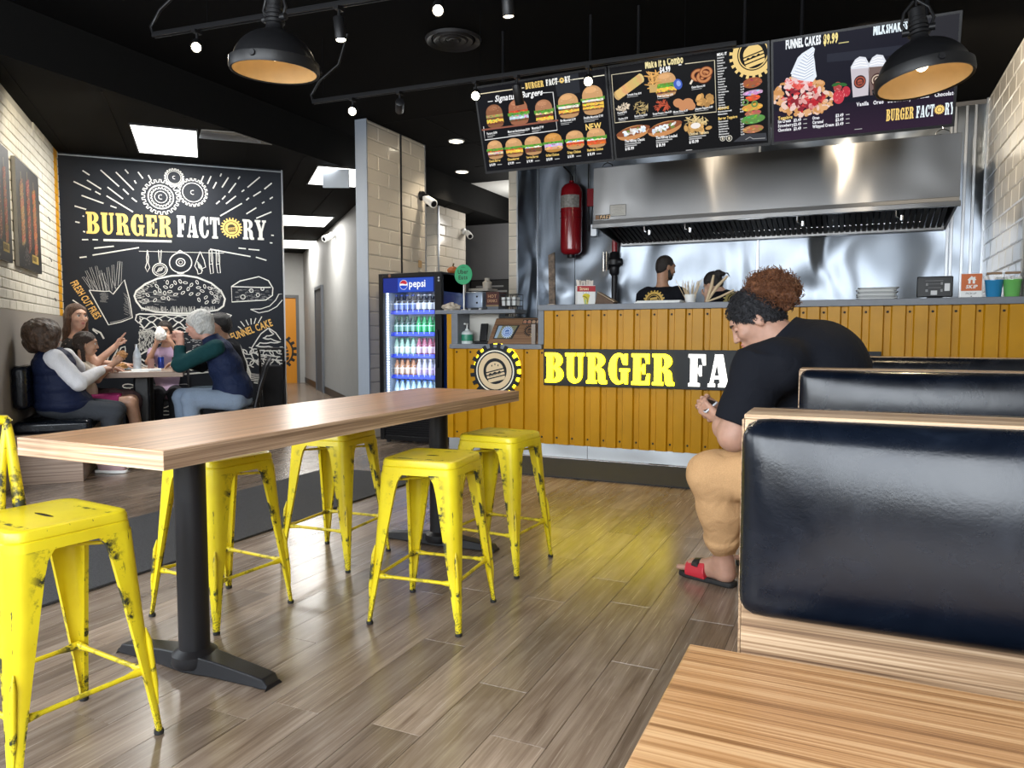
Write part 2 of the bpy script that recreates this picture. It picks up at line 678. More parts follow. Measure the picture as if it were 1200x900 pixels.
def m_hair(name, col, hi, sc=(60, 60, 14), rough=0.4):
 m = bpy.data.materials.new(name)
 t = NT(m)
 co = t.coords(sc, 'World')
 f = t.noise(co.outputs[0], 1.6, 4, 0.7, 0.8)
 t.set(Base_Color=t.ramp(f, [(0.35, col), (0.72, hi)]), Roughness=rough, Specular_IOR_Level=0.4)
 t.bump(f, 0.7, 0.012)
 return m


def m_skin(name, col):
 m = mat(name, col, 0.5, sub=0.12, spec=0.4)
 t = NT(m)
 co = t.coords()
 f = t.noise(co.outputs[0], 25, 4)
 t.set(Base_Color=t.ramp(f, [(0.3, tuple(c * 0.88 for c in col)), (0.7, tuple(min(1, c * 1.08) for c in col))]))
 t.bump(t.noise(co.outputs[0], 220, 2), 0.12, 0.002)
 return m


def m_glass(name, col=(1, 1, 1), alpha=0.12, rough=0.03):
 m = bpy.data.materials.new(name)
 t = NT(m)
 tr = t.new('ShaderNodeBsdfTransparent')
 tr.inputs['Color'].default_value = (*col, 1)
 gl = t.new('ShaderNodeBsdfGlossy')
 gl.inputs['Roughness'].default_value = rough
 mx = t.new('ShaderNodeMixShader')
 fr = t.new('ShaderNodeFresnel')
 fr.inputs['IOR'].default_value = 1.45
 t.link(t.math('ADD', fr.outputs[0], alpha * 0.2), mx.inputs[0])
 t.link(tr.outputs[0], mx.inputs[1])
 t.link(gl.outputs[0], mx.inputs[2])
 t.link(mx.outputs[0], t.n['Material Output'].inputs['Surface'])
 return m


M['glass'] = m_glass('clear_glass')

# ---------------------------------------------------------------- flat print: strokes, shapes, lettering
def arc(cx, cy, rx, ry, a0, a1, n=10):
 return [(cx + rx * math.cos(math.radians(a0 + (a1 - a0) * i / n)), cy + ry * math.sin(math.radians(a0 + (a1 - a0) * i / n))) for i in range(n + 1)]


def slab(x0, x1, y0, y1):
 return [(x0, y0), (x1, y0), (x1, y1), (x0, y1)]


# heavy condensed slab-serif capitals, cap height 1: list of shapes (outer loop + holes), advance width
LOGO = {}
_bowl_top = arc(0.34, 0.75, 0.26, 0.25, 90, -75, 9)
_bowl_bot = arc(0.35, 0.27, 0.28, 0.27, 75, -90, 9)
LOGO['B'] = ([[[(0, 0)] + list(reversed(_bowl_top + _bowl_bot)) + [(0, 1), (0, 0.9), (0.06, 0.88), (0.06, 0.12), (0, 0.1)],
      [(0.28, 0.57)] + arc(0.30, 0.735, 0.085, 0.165, -90, 90, 8) + [(0.28, 0.9)],
      [(0.28, 0.1)] + arc(0.30, 0.28, 0.095, 0.18, -90, 90, 8) + [(0.28, 0.46)]]], 0.68)
LOGO['U'] = ([[[(0, 1), (0, 0.9), (0.06, 0.88)] + arc(0.32, 0.30, 0.26, 0.31, 180, 360, 14) + [(0.58, 0.88), (0.64, 0.9), (0.64, 1), (0.40, 1), (0.40, 0.9), (0.46, 0.88)]
      + arc(0.37, 0.27, 0.09, 0.15, 360, 180, 8) + [(0.28, 0.88), (0.34, 0.9), (0.34, 1)]]], 0.70)
LOGO['R'] = ([[[(0, 0), (0.34, 0), (0.34, 0.1), (0.28, 0.12), (0.28, 0.46), (0.33, 0.44), (0.38, 0.36), (0.40, 0.12)] + arc(0.53, 0.11, 0.13, 0.12, 180, 270, 5)
      + [(0.68, 0), (0.68, 0.1), (0.62, 0.13), (0.60, 0.38), (0.55, 0.47), (0.47, 0.51)] + list(reversed(arc(0.34, 0.76, 0.27, 0.24, 90, -65, 9)))
      + [(0, 1), (0, 0.9), (0.06, 0.88), (0.06, 0.12), (0, 0.1)],
      [(0.28, 0.56)] + arc(0.30, 0.73, 0.09, 0.17, -90, 90, 8) + [(0.28, 0.9)]]], 0.71)
LOGO['G'] = ([[arc(0.33, 0.5, 0.33, 0.51, 62, 270, 18) + [(0.42, 0.02), (0.49, 0.07), (0.54, 0.01), (0.62, 0.01), (0.62, 0.40), (0.68, 0.42), (0.68, 0.51), (0.36, 0.51), (0.36, 0.42), (0.42, 0.40), (0.42, 0.16)]
      + arc(0.35, 0.3, 0.1, 0.2, 300, 180, 6) + arc(0.35, 0.68, 0.1, 0.22, 180, 60, 6) + [(0.45, 0.7), (0.49, 0.63), (0.61, 0.63), (0.61, 0.99), (0.53, 0.99), (0.485, 0.93)]]], 0.72)
LOGO['E'] = ([[[(0, 0), (0.56, 0), (0.58, 0.36), (0.49, 0.36), (0.44, 0.12), (0.28, 0.12), (0.28, 0.45), (0.33, 0.44), (0.36, 0.34), (0.43, 0.34), (0.43, 0.67), (0.36, 0.67), (0.33, 0.57), (0.28, 0.56),
    (0.28, 0.88), (0.42, 0.88), (0.47, 0.68), (0.56, 0.68), (0.55, 1), (0, 1), (0, 0.9), (0.06, 0.88), (0.06, 0.12), (0, 0.1)]]], 0.63)
LOGO['F'] = ([[[(0, 0), (0.37, 0), (0.37, 0.1), (0.28, 0.12), (0.28, 0.43), (0.33, 0.42), (0.36, 0.32), (0.43, 0.32), (0.43, 0.66), (0.36, 0.66), (0.33, 0.56), (0.28, 0.55),
    (0.28, 0.88), (0.42, 0.88), (0.47, 0.66), (0.56, 0.66), (0.55, 1), (0, 1), (0, 0.9), (0.06, 0.88), (0.06, 0.12), (0, 0.1)]]], 0.61)
LOGO['A'] = ([[[(0, 0), (0.23, 0), (0.23, 0.1), (0.17, 0.12), (0.19, 0.24), (0.37, 0.24), (0.385, 0.12), (0.33, 0.1), (0.33, 0), (0.70, 0), (0.70, 0.1), (0.64, 0.12), (0.47, 1), (0.22, 1), (0.22, 0.93), (0.06, 0.12), (0, 0.1)],
      [(0.205, 0.34), (0.28, 0.76), (0.355, 0.34)]]], 0.73)
LOGO['C'] = ([[arc(0.33, 0.5, 0.33, 0.51, 62, 300, 20) + [(0.56, 0.12), (0.61, 0.24), (0.61, 0.38), (0.51, 0.38), (0.45, 0.2)] + arc(0.36, 0.32, 0.1, 0.22, 300, 180, 6)
      + arc(0.36, 0.68, 0.1, 0.22, 180, 60, 6) + [(0.45, 0.72), (0.49, 0.62), (0.60, 0.62), (0.60, 0.99), (0.53, 0.99), (0.485, 0.93)]]], 0.67)
LOGO['T'] = ([[[(0.13, 0), (0.51, 0), (0.51, 0.1), (0.43, 0.12), (0.43, 0.88), (0.50, 0.88), (0.55, 0.66), (0.64, 0.66), (0.63, 1), (0.01, 1), (0, 0.66), (0.09, 0.66), (0.14, 0.88), (0.21, 0.88), (0.21, 0.12), (0.13, 0.1)]]], 0.68)
LOGO['Y'] = ([[[(0.16, 0), (0.54, 0), (0.54, 0.1), (0.46, 0.12), (0.46, 0.40), (0.63, 0.88), (0.69, 0.9), (0.69, 1), (0.44, 1), (0.44, 0.9), (0.50, 0.88), (0.40, 0.56), (0.29, 0.88), (0.35, 0.9), (0.35, 1), (0, 1), (0, 0.9), (0.06, 0.88), (0.24, 0.40), (0.24, 0.12), (0.16, 0.1)]]], 0.72)
for _k in LOGO:
 LOGO[_k] = ([[list(l) for l in sh] for sh in LOGO[_k][0]], LOGO[_k][1])

GL = {}


def glyph(ch, bold=0.0):
 """triangles of one character of Blender's built-in font, cap height about 0.7"""
 key = (ch, bold)
 if key not in GL:
  cu = bpy.data.curves.new('glyph', 'FONT')
  cu.body = ch
  cu.resolution_u = 2
  cu.offset = bold
  o = bpy.data.objects.new('glyph', cu)
  me = o.to_mesh()
  vs = [(v.co.x, v.co.y) for v in me.vertices]
  me.calc_loop_triangles()
  ts = [tuple(t.vertices) for t in me.loop_triangles]
  o.to_mesh_clear()
  bpy.data.objects.remove(o)
  bpy.data.curves.remove(cu)
  x1 = max((p[0] for p in vs), default=0.2)
  x0 = min((p[0] for p in vs), default=0.0)
  GL[key] = (vs, ts, x0, x1)
 return GL[key]


class Art:
 def __init__(s, M, eps=0.0005):
  s.M, s.eps, s.L = M, eps, 1
  s.v, s.f, s.c = [], [], []

 def _add(s, pts, tris, col):
  b = len(s.v)
  z = s.L * s.eps
  s.v += [tuple(s.M @ Vector((p[0], p[1], z))) for p in pts]
  for t in tris:
   A, B, C = pts[t[0]], pts[t[1]], pts[t[2]]
   if (B[0] - A[0]) * (C[1] - A[1]) - (B[1] - A[1]) * (C[0] - A[0]) < 0:
    t = (t[0], t[2], t[1])
   s.f.append(tuple(b + i for i in t))
   s.c.append(col)

 def poly(s, pts, col, holes=()):
  loops = [pts] + list(holes)
  tr = tessellate_polygon([[Vector((p[0], p[1], 0)) for p in l] for l in loops])
  s._add([p for l in loops for p in l], tr, col)
  return s

 def rect(s, x0, y0, x1, y1, col):
  s._add([(x0, y0), (x1, y0), (x1, y1), (x0, y1)], [(0, 1, 2), (0, 2, 3)], col)

 def ell(s, cx, cy, rx, ry, col, rot=0, a0=0, a1=360, n=20):
  r = math.radians(rot)
  pts = []
  for x, y in arc(0, 0, rx, ry, a0, a1, n):
   pts.append((cx + x * math.cos(r) - y * math.sin(r), cy + x * math.sin(r) + y * math.cos(r)))
  pts.append((cx, cy))
  k = len(pts) - 1
  s._add(pts, [(k, i, i + 1) for i in range(k - 1)], col)

 def ring(s, cx, cy, r0, r1, col, n=32, sy=1):
  a, b = arc(cx, cy, r0, r0 * sy, 0, 360, n), arc(cx, cy, r1, r1 * sy, 0, 360, n)
  m = n + 1
  s._add(a + b, [t for i in range(n) for t in ((i, i + 1, m + i + 1), (i, m + i + 1, m + i))], col)

 def gear(s, cx, cy, r0, r1, teeth, col, hole=0.0, rot=0):
  out = []
  for i in range(teeth):
   for fr, rr in ((0.0, r0), (0.22, r0), (0.30, r1), (0.70, r1), (0.78, r0)):
    a = 2 * PI * (i + fr) / teeth + math.radians(rot)
    out.append((cx + rr * math.cos(a), cy + rr * math.sin(a)))
  s.poly(out, col, [arc(cx, cy, hole, hole, 0, 360, 36)[:-1]] if hole else ())
  return out

 def gear_line(s, cx, cy, r0, r1, teeth, w, col, rot=0):
  out = []
  for i in range(teeth):
   for fr, rr in ((0.0, r0), (0.30, r0), (0.38, r1), (0.72, r1), (0.80, r0)):
    a = 2 * PI * (i + fr) / teeth + math.radians(rot)
    out.append((cx + rr * math.cos(a), cy + rr * math.sin(a)))
  s.stroke(out, w, col, True)

 def stroke(s, pts, w, col, closed=False, taper=False):
  n = len(pts)
  if n < 2:
   return
  L, R = [], []
  for i in range(n):
   if closed:
    p, q = pts[i - 1], pts[(i + 1) % n]
   else:
    p, q = pts[max(i - 1, 0)], pts[min(i + 1, n - 1)]
   dx, dy = q[0] - p[0], q[1] - p[1]
   d = math.hypot(dx, dy) or 1
   k = w / 2
   if taper:
    k *= 0.25 + 0.75 * math.sin(PI * (i + 0.3) / (n - 0.4)) ** 0.6
   L.append((pts[i][0] - dy / d * k, pts[i][1] + dx / d * k))
   R.append((pts[i][0] + dy / d * k, pts[i][1] - dx / d * k))
  m = n if closed else n - 1
  tr = []
  for i in range(m):
   j = (i + 1) % n
   tr += [(i, j, n + j), (i, n + j, n + i)]
  s._add(L + R, tr, col)

 def text(s, t, x, y, h, col, sx=1.0, bold=0.02, align='l', rot=0.0, shear=0.0, gap=0.07):
  pts, tris, cx = [], [], 0.0
  k = h / 0.70
  for ch in t:
   if ch == ' ':
    cx += 0.28
    continue
   vs, ts, x0, x1 = glyph(ch, bold)
   b = len(pts)
   pts += [((cx + p[0] - x0 + shear * p[1]) * k * sx, p[1] * k) for p in vs]
   tris += [tuple(b + i for i in q) for q in ts]
   cx += x1 - x0 + gap
  w = cx * k * sx
  ox = {'l': 0, 'c': -w / 2, 'r': -w}[align]
  r = math.radians(rot)
  pts = [(x + (p[0] + ox) * math.cos(r) - p[1] * math.sin(r), y + (p[0] + ox) * math.sin(r) + p[1] * math.cos(r)) for p in pts]
  s._add(pts, tris, col)
  return w

 def fit(s, t, x, y, w, h, col, bold=0.05, shear=0.0, gap=0.05):
  n = 0.0
  for ch in t:
   if ch == ' ':
    n += 0.28
   else:
    g = glyph(ch, bold)
    n += g[3] - g[2] + gap
  return s.text(t, x, y, h, col, w / (n * h / 0.70), bold, 'l', 0.0, shear, gap)

 def logo(s, t, x, y, h, col, sx=1.0, gap=0.03):
  cx = x
  for ch in t:
   if ch == ' ':
    cx += 0.24 * h * sx
    continue
   shapes, adv = LOGO[ch]
   for sh in shapes:
    lp = [[(cx + p[0] * h * sx, y + p[1] * h) for p in l] for l in sh]
    s.poly(lp[0], col, lp[1:])
   cx += (adv + gap) * h * sx
  return cx

 def build(s, name, mat, parent, **kw):
  o = mesh_obj(name, s.v, s.f, mat, None, parent, 0, **kw)
  ca = o.data.color_attributes.new('Col', 'FLOAT_COLOR', 'CORNER')
  arr = np.ones((len(o.data.loops), 4), dtype=np.float32)
  arr[:, :3] = np.repeat(np.array(s.c, dtype=np.float32), 3, axis=0)
  ca.data.foreach_set('color', arr.ravel())
  return o


def clip_poly(pts, xmax, ymax):
 for ax_, lim in ((0, xmax), (1, ymax)):
  out = []
  for i in range(len(pts)):
   p, q = pts[i - 1], pts[i]
   if (p[ax_] <= lim) != (q[ax_] <= lim):
    f = (lim - p[ax_]) / (q[ax_] - p[ax_])
    out.append((p[0] + (q[0] - p[0]) * f, p[1] + (q[1] - p[1]) * f))
   if q[ax_] <= lim:
    out.append(q)
  pts = out
  if len(pts) < 3:
   return []
 return pts


def burger_emblem(a, cx, cy, r, col, rot=8):
 """small burger drawn as bun, filling and base, tilted"""
 t = math.radians(rot)

 def tr(ps):
  return [(cx + (x * math.cos(t) - y * math.sin(t)) * r, cy + (x * math.sin(t) + y * math.cos(t)) * r) for x, y in ps]
 a.poly(tr(arc(0, 0.12, 0.82, 0.72, 0, 180, 18)), col)
 a.poly(tr([(-0.85, 0.02), (0.85, 0.02), (0.85, -0.14), (0.55, -0.14), (0.42, -0.02), (0.2, -0.14), (-0.05, -0.02), (-0.3, -0.14), (-0.5, -0.02), (-0.65, -0.14), (-0.85, -0.14)]), col)
 a.poly(tr([(-0.85, -0.24), (0.85, -0.24), (0.85, -0.44), (-0.85, -0.44)]), col)
 a.poly(tr([(-0.82, -0.54), (0.82, -0.54)] + arc(0.6, -0.62, 0.22, 0.22, 0, -90, 4) + arc(-0.6, -0.62, 0.22, 0.22, 270, 180, 4)), col)


GOLD, WHITE, CREAM = (0.80, 0.55, 0.16), (0.85, 0.85, 0.85), (0.8, 0.74, 0.55)

# ---------------------------------------------------------------- the setting
OA = Vector((-7.995, 5.427, 0))     # corner of the brick wall and the mural wall
AA = Vector((0.734, -0.679, 0))     # along the brick wall towards the street
AN = Vector((0.679, 0.734, 0))      # out of the brick wall into the room
CEIL, CLOW = 3.6, 3.2
RW = 1.18                           # right wall


def fa(s, t, z):
 return OA + AA * s + AN * t + Vector((0, 0, z))


def S(name, mb, m, parent=None, **kw):
 return mb.build(name, m, parent, kind='structure', **kw)


def quad(name, pts, m, **kw):
 mb = MB()
 mb.add(pts, [tuple(range(len(pts)))])
 return S(name, mb, m, smooth=0, **kw)


# floor: sub-floor slab with planks laid on it
fl = MB().box(-16.5, 2.2, -1.9, 18.5, -0.12, -0.004)
floor = S('floor', fl, M['floor'])


def in_frame(p, pad=30):
 d = Vector(p) - cam.location
 A = math.radians(24.72)
 P = math.radians(3.827)
 fwd = Vector((-math.sin(A) * math.cos(P), math.cos(A) * math.cos(P), -math.sin(P)))
 rt = Vector((math.cos(A), math.sin(A), 0))
 up = rt.cross(fwd)
 k = d.dot(fwd)
 if k < 0.3:
  return False, k
 x, y = 600 + 867 * d.dot(rt) / k, 450 - 867 * d.dot(up) / k
 return (-pad < x < 1200 + pad and -pad < y < 900 + pad), k


PW, PL = 0.182, 1.22
_rng = random.Random(3)
plank_me = None


def plank_mesh(l):
 mb = MB()
 g, b = 0.0008, 0.0005
 w = PW / 2 - g
 h = l / 2 - g
 base = [(-w, -h), (w, -h), (w, h), (-w, h)]
 top = [(-w + b, -h + b), (w - b, -h + b), (w - b, h - b), (-w + b, h - b)]
 mb.add([(x, y, -0.004) for x, y in base] + [(x, y, -0.0012) for x, y in base] + [(x, y, 0) for x, y in top],
     [(0, 1, 5, 4), (1, 2, 6, 5), (2, 3, 7, 6), (3, 0, 4, 7), (4, 5, 9, 8), (5, 6, 10, 9), (6, 7, 11, 10), (7, 4, 8, 11), (8, 9, 10, 11)])
 return mb


_pm = plank_mesh(PL)
plank_me = bpy.data.meshes.new('plank')
plank_me.from_pydata(_pm.v, [], _pm.f)
plank_me.materials.append(M['floor'])
spots = []
i0 = -90
for i in range(-90, 8):
 x = (i + 0.5) * PW - 0.05
 offy = _rng.uniform(0, PL)
 for j in range(-2, 15):
  y = j * PL + offy
  if x > RW + 0.1 or y > 17.5 or y < -1.5:
   continue
  s_, t_ = (Vector((x, y, 0)) - OA).dot(AA), (Vector((x, y, 0)) - OA).dot(AN)
  if t_ < -0.1 and s_ > -0.2:
   continue
  if y > 7.2 and x > -4.6:
   continue
  vis = any(in_frame((x + dx, y + dy, 0))[0] for dx in (-0.09, 0.09) for dy in (-0.6, 0, 0.6))
  spots.append((0 if vis else 1, math.hypot(x, y), x, y))
spots.sort()
rest = MB()
for n_, (v_, d_, x, y) in enumerate(spots):
 rot = PI if (n_ * 7) % 3 == 0 else 0
 if n_ < 295 and v_ == 0:
  piece('plank', plank_me, (x, y, 0), floor, (0, 0, rot))
 elif v_ == 0:
  rest.add([(p[0] + x, p[1] + y, p[2]) for p in _pm.v], _pm.f)
if rest.v:
 rest.build('more_planks', M['floor'], floor, smooth=0, kind='stuff')

# ceilings
cb = MB().box(-5.6, 2.2, -1.9, 10.6, CEIL, CEIL + 0.1)
S('ceiling', cb, M['black_ceiling'])
cl = MB().prism([(-5.6, -1.9), (-5.6, 18.5), (-16.5, 18.5), (-16.5, -1.9)], CLOW, CEIL + 0.1)
ceiling_low = S('ceiling_lower', cl, M['black_tile'])
cw = MB().box(-9.0, 2.2, 10.6, 13.6, CEIL, CEIL + 0.1)
S('ceiling_back_room', cw, M['white_ceiling'])
# grid bars of the lower ceiling (parallel to the brick wall)
gb = MB()
for k in range(-2, 10):
 p, q = fa(-6, k * 0.61 + 0.1, CLOW), fa(min(5, (2.33 - 0.679 * (k * 0.61 + 0.1)) / 0.734), k * 0.61 + 0.1, CLOW)
 w = AN * 0.012
 gb.hexa([p - w - Vector((0, 0, 0.006)), q - w - Vector((0, 0, 0.006)), q + w - Vector((0, 0, 0.006)), p + w - Vector((0, 0, 0.006))], [p - w, q - w, q + w, p + w])
gb.build('grid_bars', M['black_tile'], ceiling_low, kind='stuff', smooth=0)
tb = MB()
for y in (7.2, 8.4, 9.6):
 tb.box(-5.0, -2.0, y - 0.012, y + 0.012, CEIL - 0.004, CEIL)
for x in (-4.4, -3.8, -3.2, -2.6):
 tb.box(x - 0.012, x + 0.012, 7.2, 10.5, CEIL - 0.004, CEIL)
tb.build('trim_1', M['black_tile'], None, kind='structure', smooth=0)

# brick wall on the dining side
wl = MB().hexa([fa(-0.2, -0.2, 0), fa(3.2, -0.2, 0), fa(3.2, -0.012, 0), fa(-0.2, -0.012, 0)], [fa(-0.2, -0.2, CLOW), fa(3.2, -0.2, CLOW), fa(3.2, -0.012, CLOW), fa(-0.2, -0.012, CLOW)])
wall_left = S('wall_left', wl, M['grout_dark'], smooth=0)
wp = MB().hexa([fa(0, -0.02, 0), fa(3.2, -0.02, 0), fa(3.2, 0.012, 0), fa(0, 0.012, 0)], [fa(0, -0.02, 1.40), fa(3.2, -0.02, 1.40), fa(3.2, 0.012, 1.40), fa(0, 0.012, 1.40)])
wp.build('wall_panel', M['wainscot'], wall_left, smooth=0)
ang_a = math.atan2(AA.y, AA.x)


def block_mesh(name, w, h, d, ch, m):
 """a brick or tile: face in local xz, sticks out along +y, chamfered rim"""
 b = [(-w / 2, 0, -h / 2), (w / 2, 0, -h / 2), (w / 2, 0, h / 2), (-w / 2, 0, h / 2)]
 k = [(x, d - ch * 0.6, z) for x, _, z in b]
 t = [(x - math.copysign(ch, x), d, z - math.copysign(ch, z)) for x, _, z in b]
 fs = []
 for o1 in (0, 4):
  for i in range(4):
   j = (i + 1) % 4
   fs.append((o1 + j, o1 + i, o1 + 4 + i, o1 + 4 + j))
 fs.append((11, 10, 9, 8))
 me = bpy.data.meshes.new(name)
 me.from_pydata(b + k + t, [], fs)
 me.materials.append(m)
 return me


BH, BL, BJ = 0.082, 0.225, 0.007
bricks = {}
rows = int((CLOW - 1.40) / BH)
nb = 0
for r in range(rows + 1):
 z = 1.40 + BH * (r + 0.5)
 if z + BH / 2 > CLOW + 0.02:
  break
 x = -BL / 2 if r % 2 else 0.0
 while x < 2.95:
  a0, a1 = max(x, 0.0), min(x + BL, 2.98)
  x += BL
  if a1 - a0 < 0.04:
   continue
  key = round(a1 - a0, 3)
  if key not in bricks:
   bricks[key] = block_mesh('brick', key - BJ, BH - BJ, 0.016, 0.006, M['brick'])
  p = fa((a0 + a1) / 2, -0.012 + _rng.uniform(-0.002, 0.002), z)
  if nb < 300:
   piece('brick', bricks[key], p, wall_left, (0, 0, ang_a))
   nb += 1

# street end of the dining side, front with tall panes, right wall, back walls
q0 = fa(3.2, 0, 0)
S('wall_left_front', MB().box(-5.85, -5.65, -1.8, q0.y, 0, CEIL), M['grey_wall'], smooth=0)
fw = MB()
fw.box(-5.85, 1.4, -1.85, -1.70, 0, 0.35)
fw.box(-5.85, 1.4, -1.85, -1.70, 3.15, CEIL)
for x in (-5.85, -5.4 + 0.15, -3.12, -0.82, 1.32):
 fw.box(x - 0.06, x + 0.06, -1.85, -1.70, 0.35, 3.15)
S('wall_front', fw, M['black_metal'], smooth=0)
for n_, x in enumerate((-4.18, -1.97, 0.25)):
 S('window_%d' % (n_ + 1), MB().box(x - 1.03, x + 1.03, -1.79, -1.78, 0.35, 3.15), M['glass'], smooth=0)
wr = MB().box(RW + 0.012, RW + 0.2, -1.85, 9.05, 0, CEIL)
wall_right = S('wall_right', wr, M['grout'], smooth=0)
TH, TL = 0.162, 0.325
tiles = {}


def tile_field(parent, org, ax, u0, u1, z0, z1, m, hh=TH, ll=TL, stagger=0.5, depth=0.010):
 """running-bond bevelled tiles on a vertical face: org + ax*u, face normal = ax x up"""
 ax = Vector(ax)
 ang = math.atan2(ax.y, ax.x) + PI
 r = 0
 z = z0
 while z < z1 - 0.01:
  zt = min(z + hh, z1)
  u = u0 - (ll * stagger if r % 2 else 0)
  while u < u1 - 0.012:
   a0, a1 = max(u, u0), min(u + ll, u1)
   u += ll
   if a1 - a0 < 0.02:
    continue
   key = (round(a1 - a0, 3), round(zt - z, 3), m.name)
   if key not in tiles:
    tiles[key] = block_mesh('tile', key[0] - 0.005, key[1] - 0.005, depth, min(0.011, key[0] / 4), m)
   p = Vector(org) + ax * ((a0 + a1) / 2) + Vector((0, 0, (z + zt) / 2))
   piece('tile', tiles[key], p, parent, (0, 0, ang))
  z = zt
  r += 1


tile_field(wall_right, (RW + 0.012, 0, 0), (0, -1, 0), -9.0, -7.0, 1.46, CEIL, M['tile_r'])
S('trim_2', MB().box(RW - 0.012, RW + 0.02, 9.0, 9.05, 1.3, CEIL), M['zinc'])
# kitchen back wall in stainless sheets
kb = MB().box(-4.2, RW + 0.2, 9.05, 9.2, 0, CEIL)
wall_back = S('wall_back', kb, M['dark_wall'], smooth=0)
for x0, x1 in ((-3.80, -3.27), (-3.27, -1.03), (-1.03, 0.86), (0.86, 1.19)):
 MB().box(x0 + 0.004, x1 - 0.004, 9.03, 9.05, 0.9, CEIL - 0.05).build('steel_sheet', M['steel_wall'], wall_back, smooth=0)
for x in (-1.03, 0.865, 0.90, 1.0, 1.08):
 MB().box(x - 0.014, x + 0.014, 9.015, 9.03, 0.9, CEIL - 0.05).build('joint_strip', M['zinc'], wall_back, bevel=0.003)
S('wall_side', MB().box(-3.92, -3.80, 8.42, 9.05, 0, CEIL), M['grout'], smooth=0)
ks = [o for o in COL.objects if o.name == 'wall_side'][0]
MB().box(-3.80, -3.785, 8.40, 9.03, 0.9, CEIL - 0.02).build('steel_sheet', M['steel_wall'], ks, smooth=0)
MB().box(-3.795, -3.775, 9.005, 9.035, 0.9, CEIL - 0.02).build('corner_guard', M['zinc'], ks)
tile_field(ks, (0, 8.42, 0), (1, 0, 0), -3.92, -3.80, 0.3, CEIL, M['tile'], ll=0.36)
MB().box(-3.805, -3.79, 8.395, 8.425, 0.3, CEIL).build('edge_strip', M['zinc'], ks)
# tiled pier beside the drinks fridge, painted grey on its end
pier = S('column', MB().box(-5.13, -5.012, 6.98, 8.22, 0, CEIL), M['grout'], smooth=0)
MB().box(-5.145, -4.992, 6.96, 6.98, 0, CEIL).build('pier_end', M['blue_grey'], pier, smooth=0)
MB().box(-5.145, -5.13, 6.98, 8.22, 0, CEIL).build('pier_back', M['grey_wall'], pier, smooth=0)
tile_field(pier, (-5.012, 0, 0), (0, 1, 0), 6.99, 7.66, 0.0, CEIL, M['tile'], ll=0.42)
tile_field(pier, (-5.012, 0, 0), (0, 1, 0), 7.68, 8.22, 0.0, CEIL, M['tile'], ll=0.42)
MB().box(-5.012, -4.994, 7.662, 7.678, 0, CEIL).build('joint_strip', M['dark_rubber'], pier)
MB().box(-5.014, -4.994, 8.215, 8.232, 0, CEIL).build('joint_strip', M['zinc'], pier)
# second tiled column further back and the dim back room behind it
pier2 = S('column_back', MB().box(-6.6, -5.92, 10.12, 11.0, 0, CEIL), M['grout'], smooth=0)
tile_field(pier2, (0, 10.12, 0), (1, 0, 0), -6.60, -5.92, 0.0, CEIL, M['tile'], ll=0.42)
tile_field(pier2, (-5.92, 0, 0), (0, 1, 0), 10.12, 11.0, 0.0, CEIL, M['tile'], ll=0.42)
MB().box(-5.93, -5.905, 10.10, 10.125, 0, CEIL).build('joint_strip', M['zinc'], pier2)
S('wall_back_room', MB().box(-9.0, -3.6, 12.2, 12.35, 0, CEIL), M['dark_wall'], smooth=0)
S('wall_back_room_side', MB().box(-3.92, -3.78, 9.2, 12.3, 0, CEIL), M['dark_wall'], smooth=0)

# mural wall
ml = MB().hexa([fa(-0.14, -0.3, 0), fa(0, -0.3, 0), fa(0, 2.36, 0), fa(-0.14, 2.36, 0)], [fa(-0.14, -0.3, CLOW), fa(0, -0.3, CLOW), fa(0, 2.36, CLOW), fa(-0.14, 2.36, CLOW)])
wall_mural = S('wall_left_rear', ml, M['chalkboard'], smooth=0)
me_ = MB().hexa([fa(-0.15, 2.355, 0), fa(0.006, 2.355, 0), fa(0.006, 2.372, 0), fa(-0.15, 2.372, 0)], [fa(-0.15, 2.355, CLOW), fa(0.006, 2.355, CLOW), fa(0.006, 2.372, CLOW), fa(-0.15, 2.372, CLOW)])
me_.build('edge_strip', M['zinc'], wall_mural)
mt = MB().hexa([fa(0, 0, CLOW - 0.03), fa(0.008, 0, CLOW - 0.03), fa(0.008, 2.36, CLOW - 0.03), fa(0, 2.36, CLOW - 0.03)], [fa(0, 0, CLOW - 0.018), fa(0.008, 0, CLOW - 0.018), fa(0.008, 2.36, CLOW - 0.018), fa(0, 2.36, CLOW - 0.018)])
mt.build('edge_strip', M['zinc'], wall_mural)
# corridor beyond the mural
c0, c1 = Vector((-7.268, 9.74, 0)), Vector((-12.419, 14.614, 0))
cd = (c1 - c0).normalized()
cn = Vector((cd.y, -cd.x, 0))
cs = c0 - cd * 1.3
S('wall_far_right', MB().hexa([cs, c1, c1 + cn * 0.15, cs + cn * 0.15], [p + Vector((0, 0, CLOW)) for p in (cs, c1, c1 + cn * 0.15, cs + cn * 0.15)]), M['grey_wall'], smooth=0)
S('baseboard_right', MB().hexa([cs - cn * 0.012, c1 - cn * 0.012, c1, cs], [p + Vector((0, 0, 0.14)) for p in (cs - cn * 0.012, c1 - cn * 0.012, c1, cs)]), M['black_plastic'], smooth=0)
e0, e1 = c1 + cn * 0.15, c1 - cn * 3.2
S('wall_far', MB().hexa([e0, e1, e1 + cd * 0.12, e0 + cd * 0.12], [p + Vector((0, 0, CLOW)) for p in (e0, e1, e1 + cd * 0.12, e0 + cd * 0.12)]), M['grey_wall'], smooth=0)
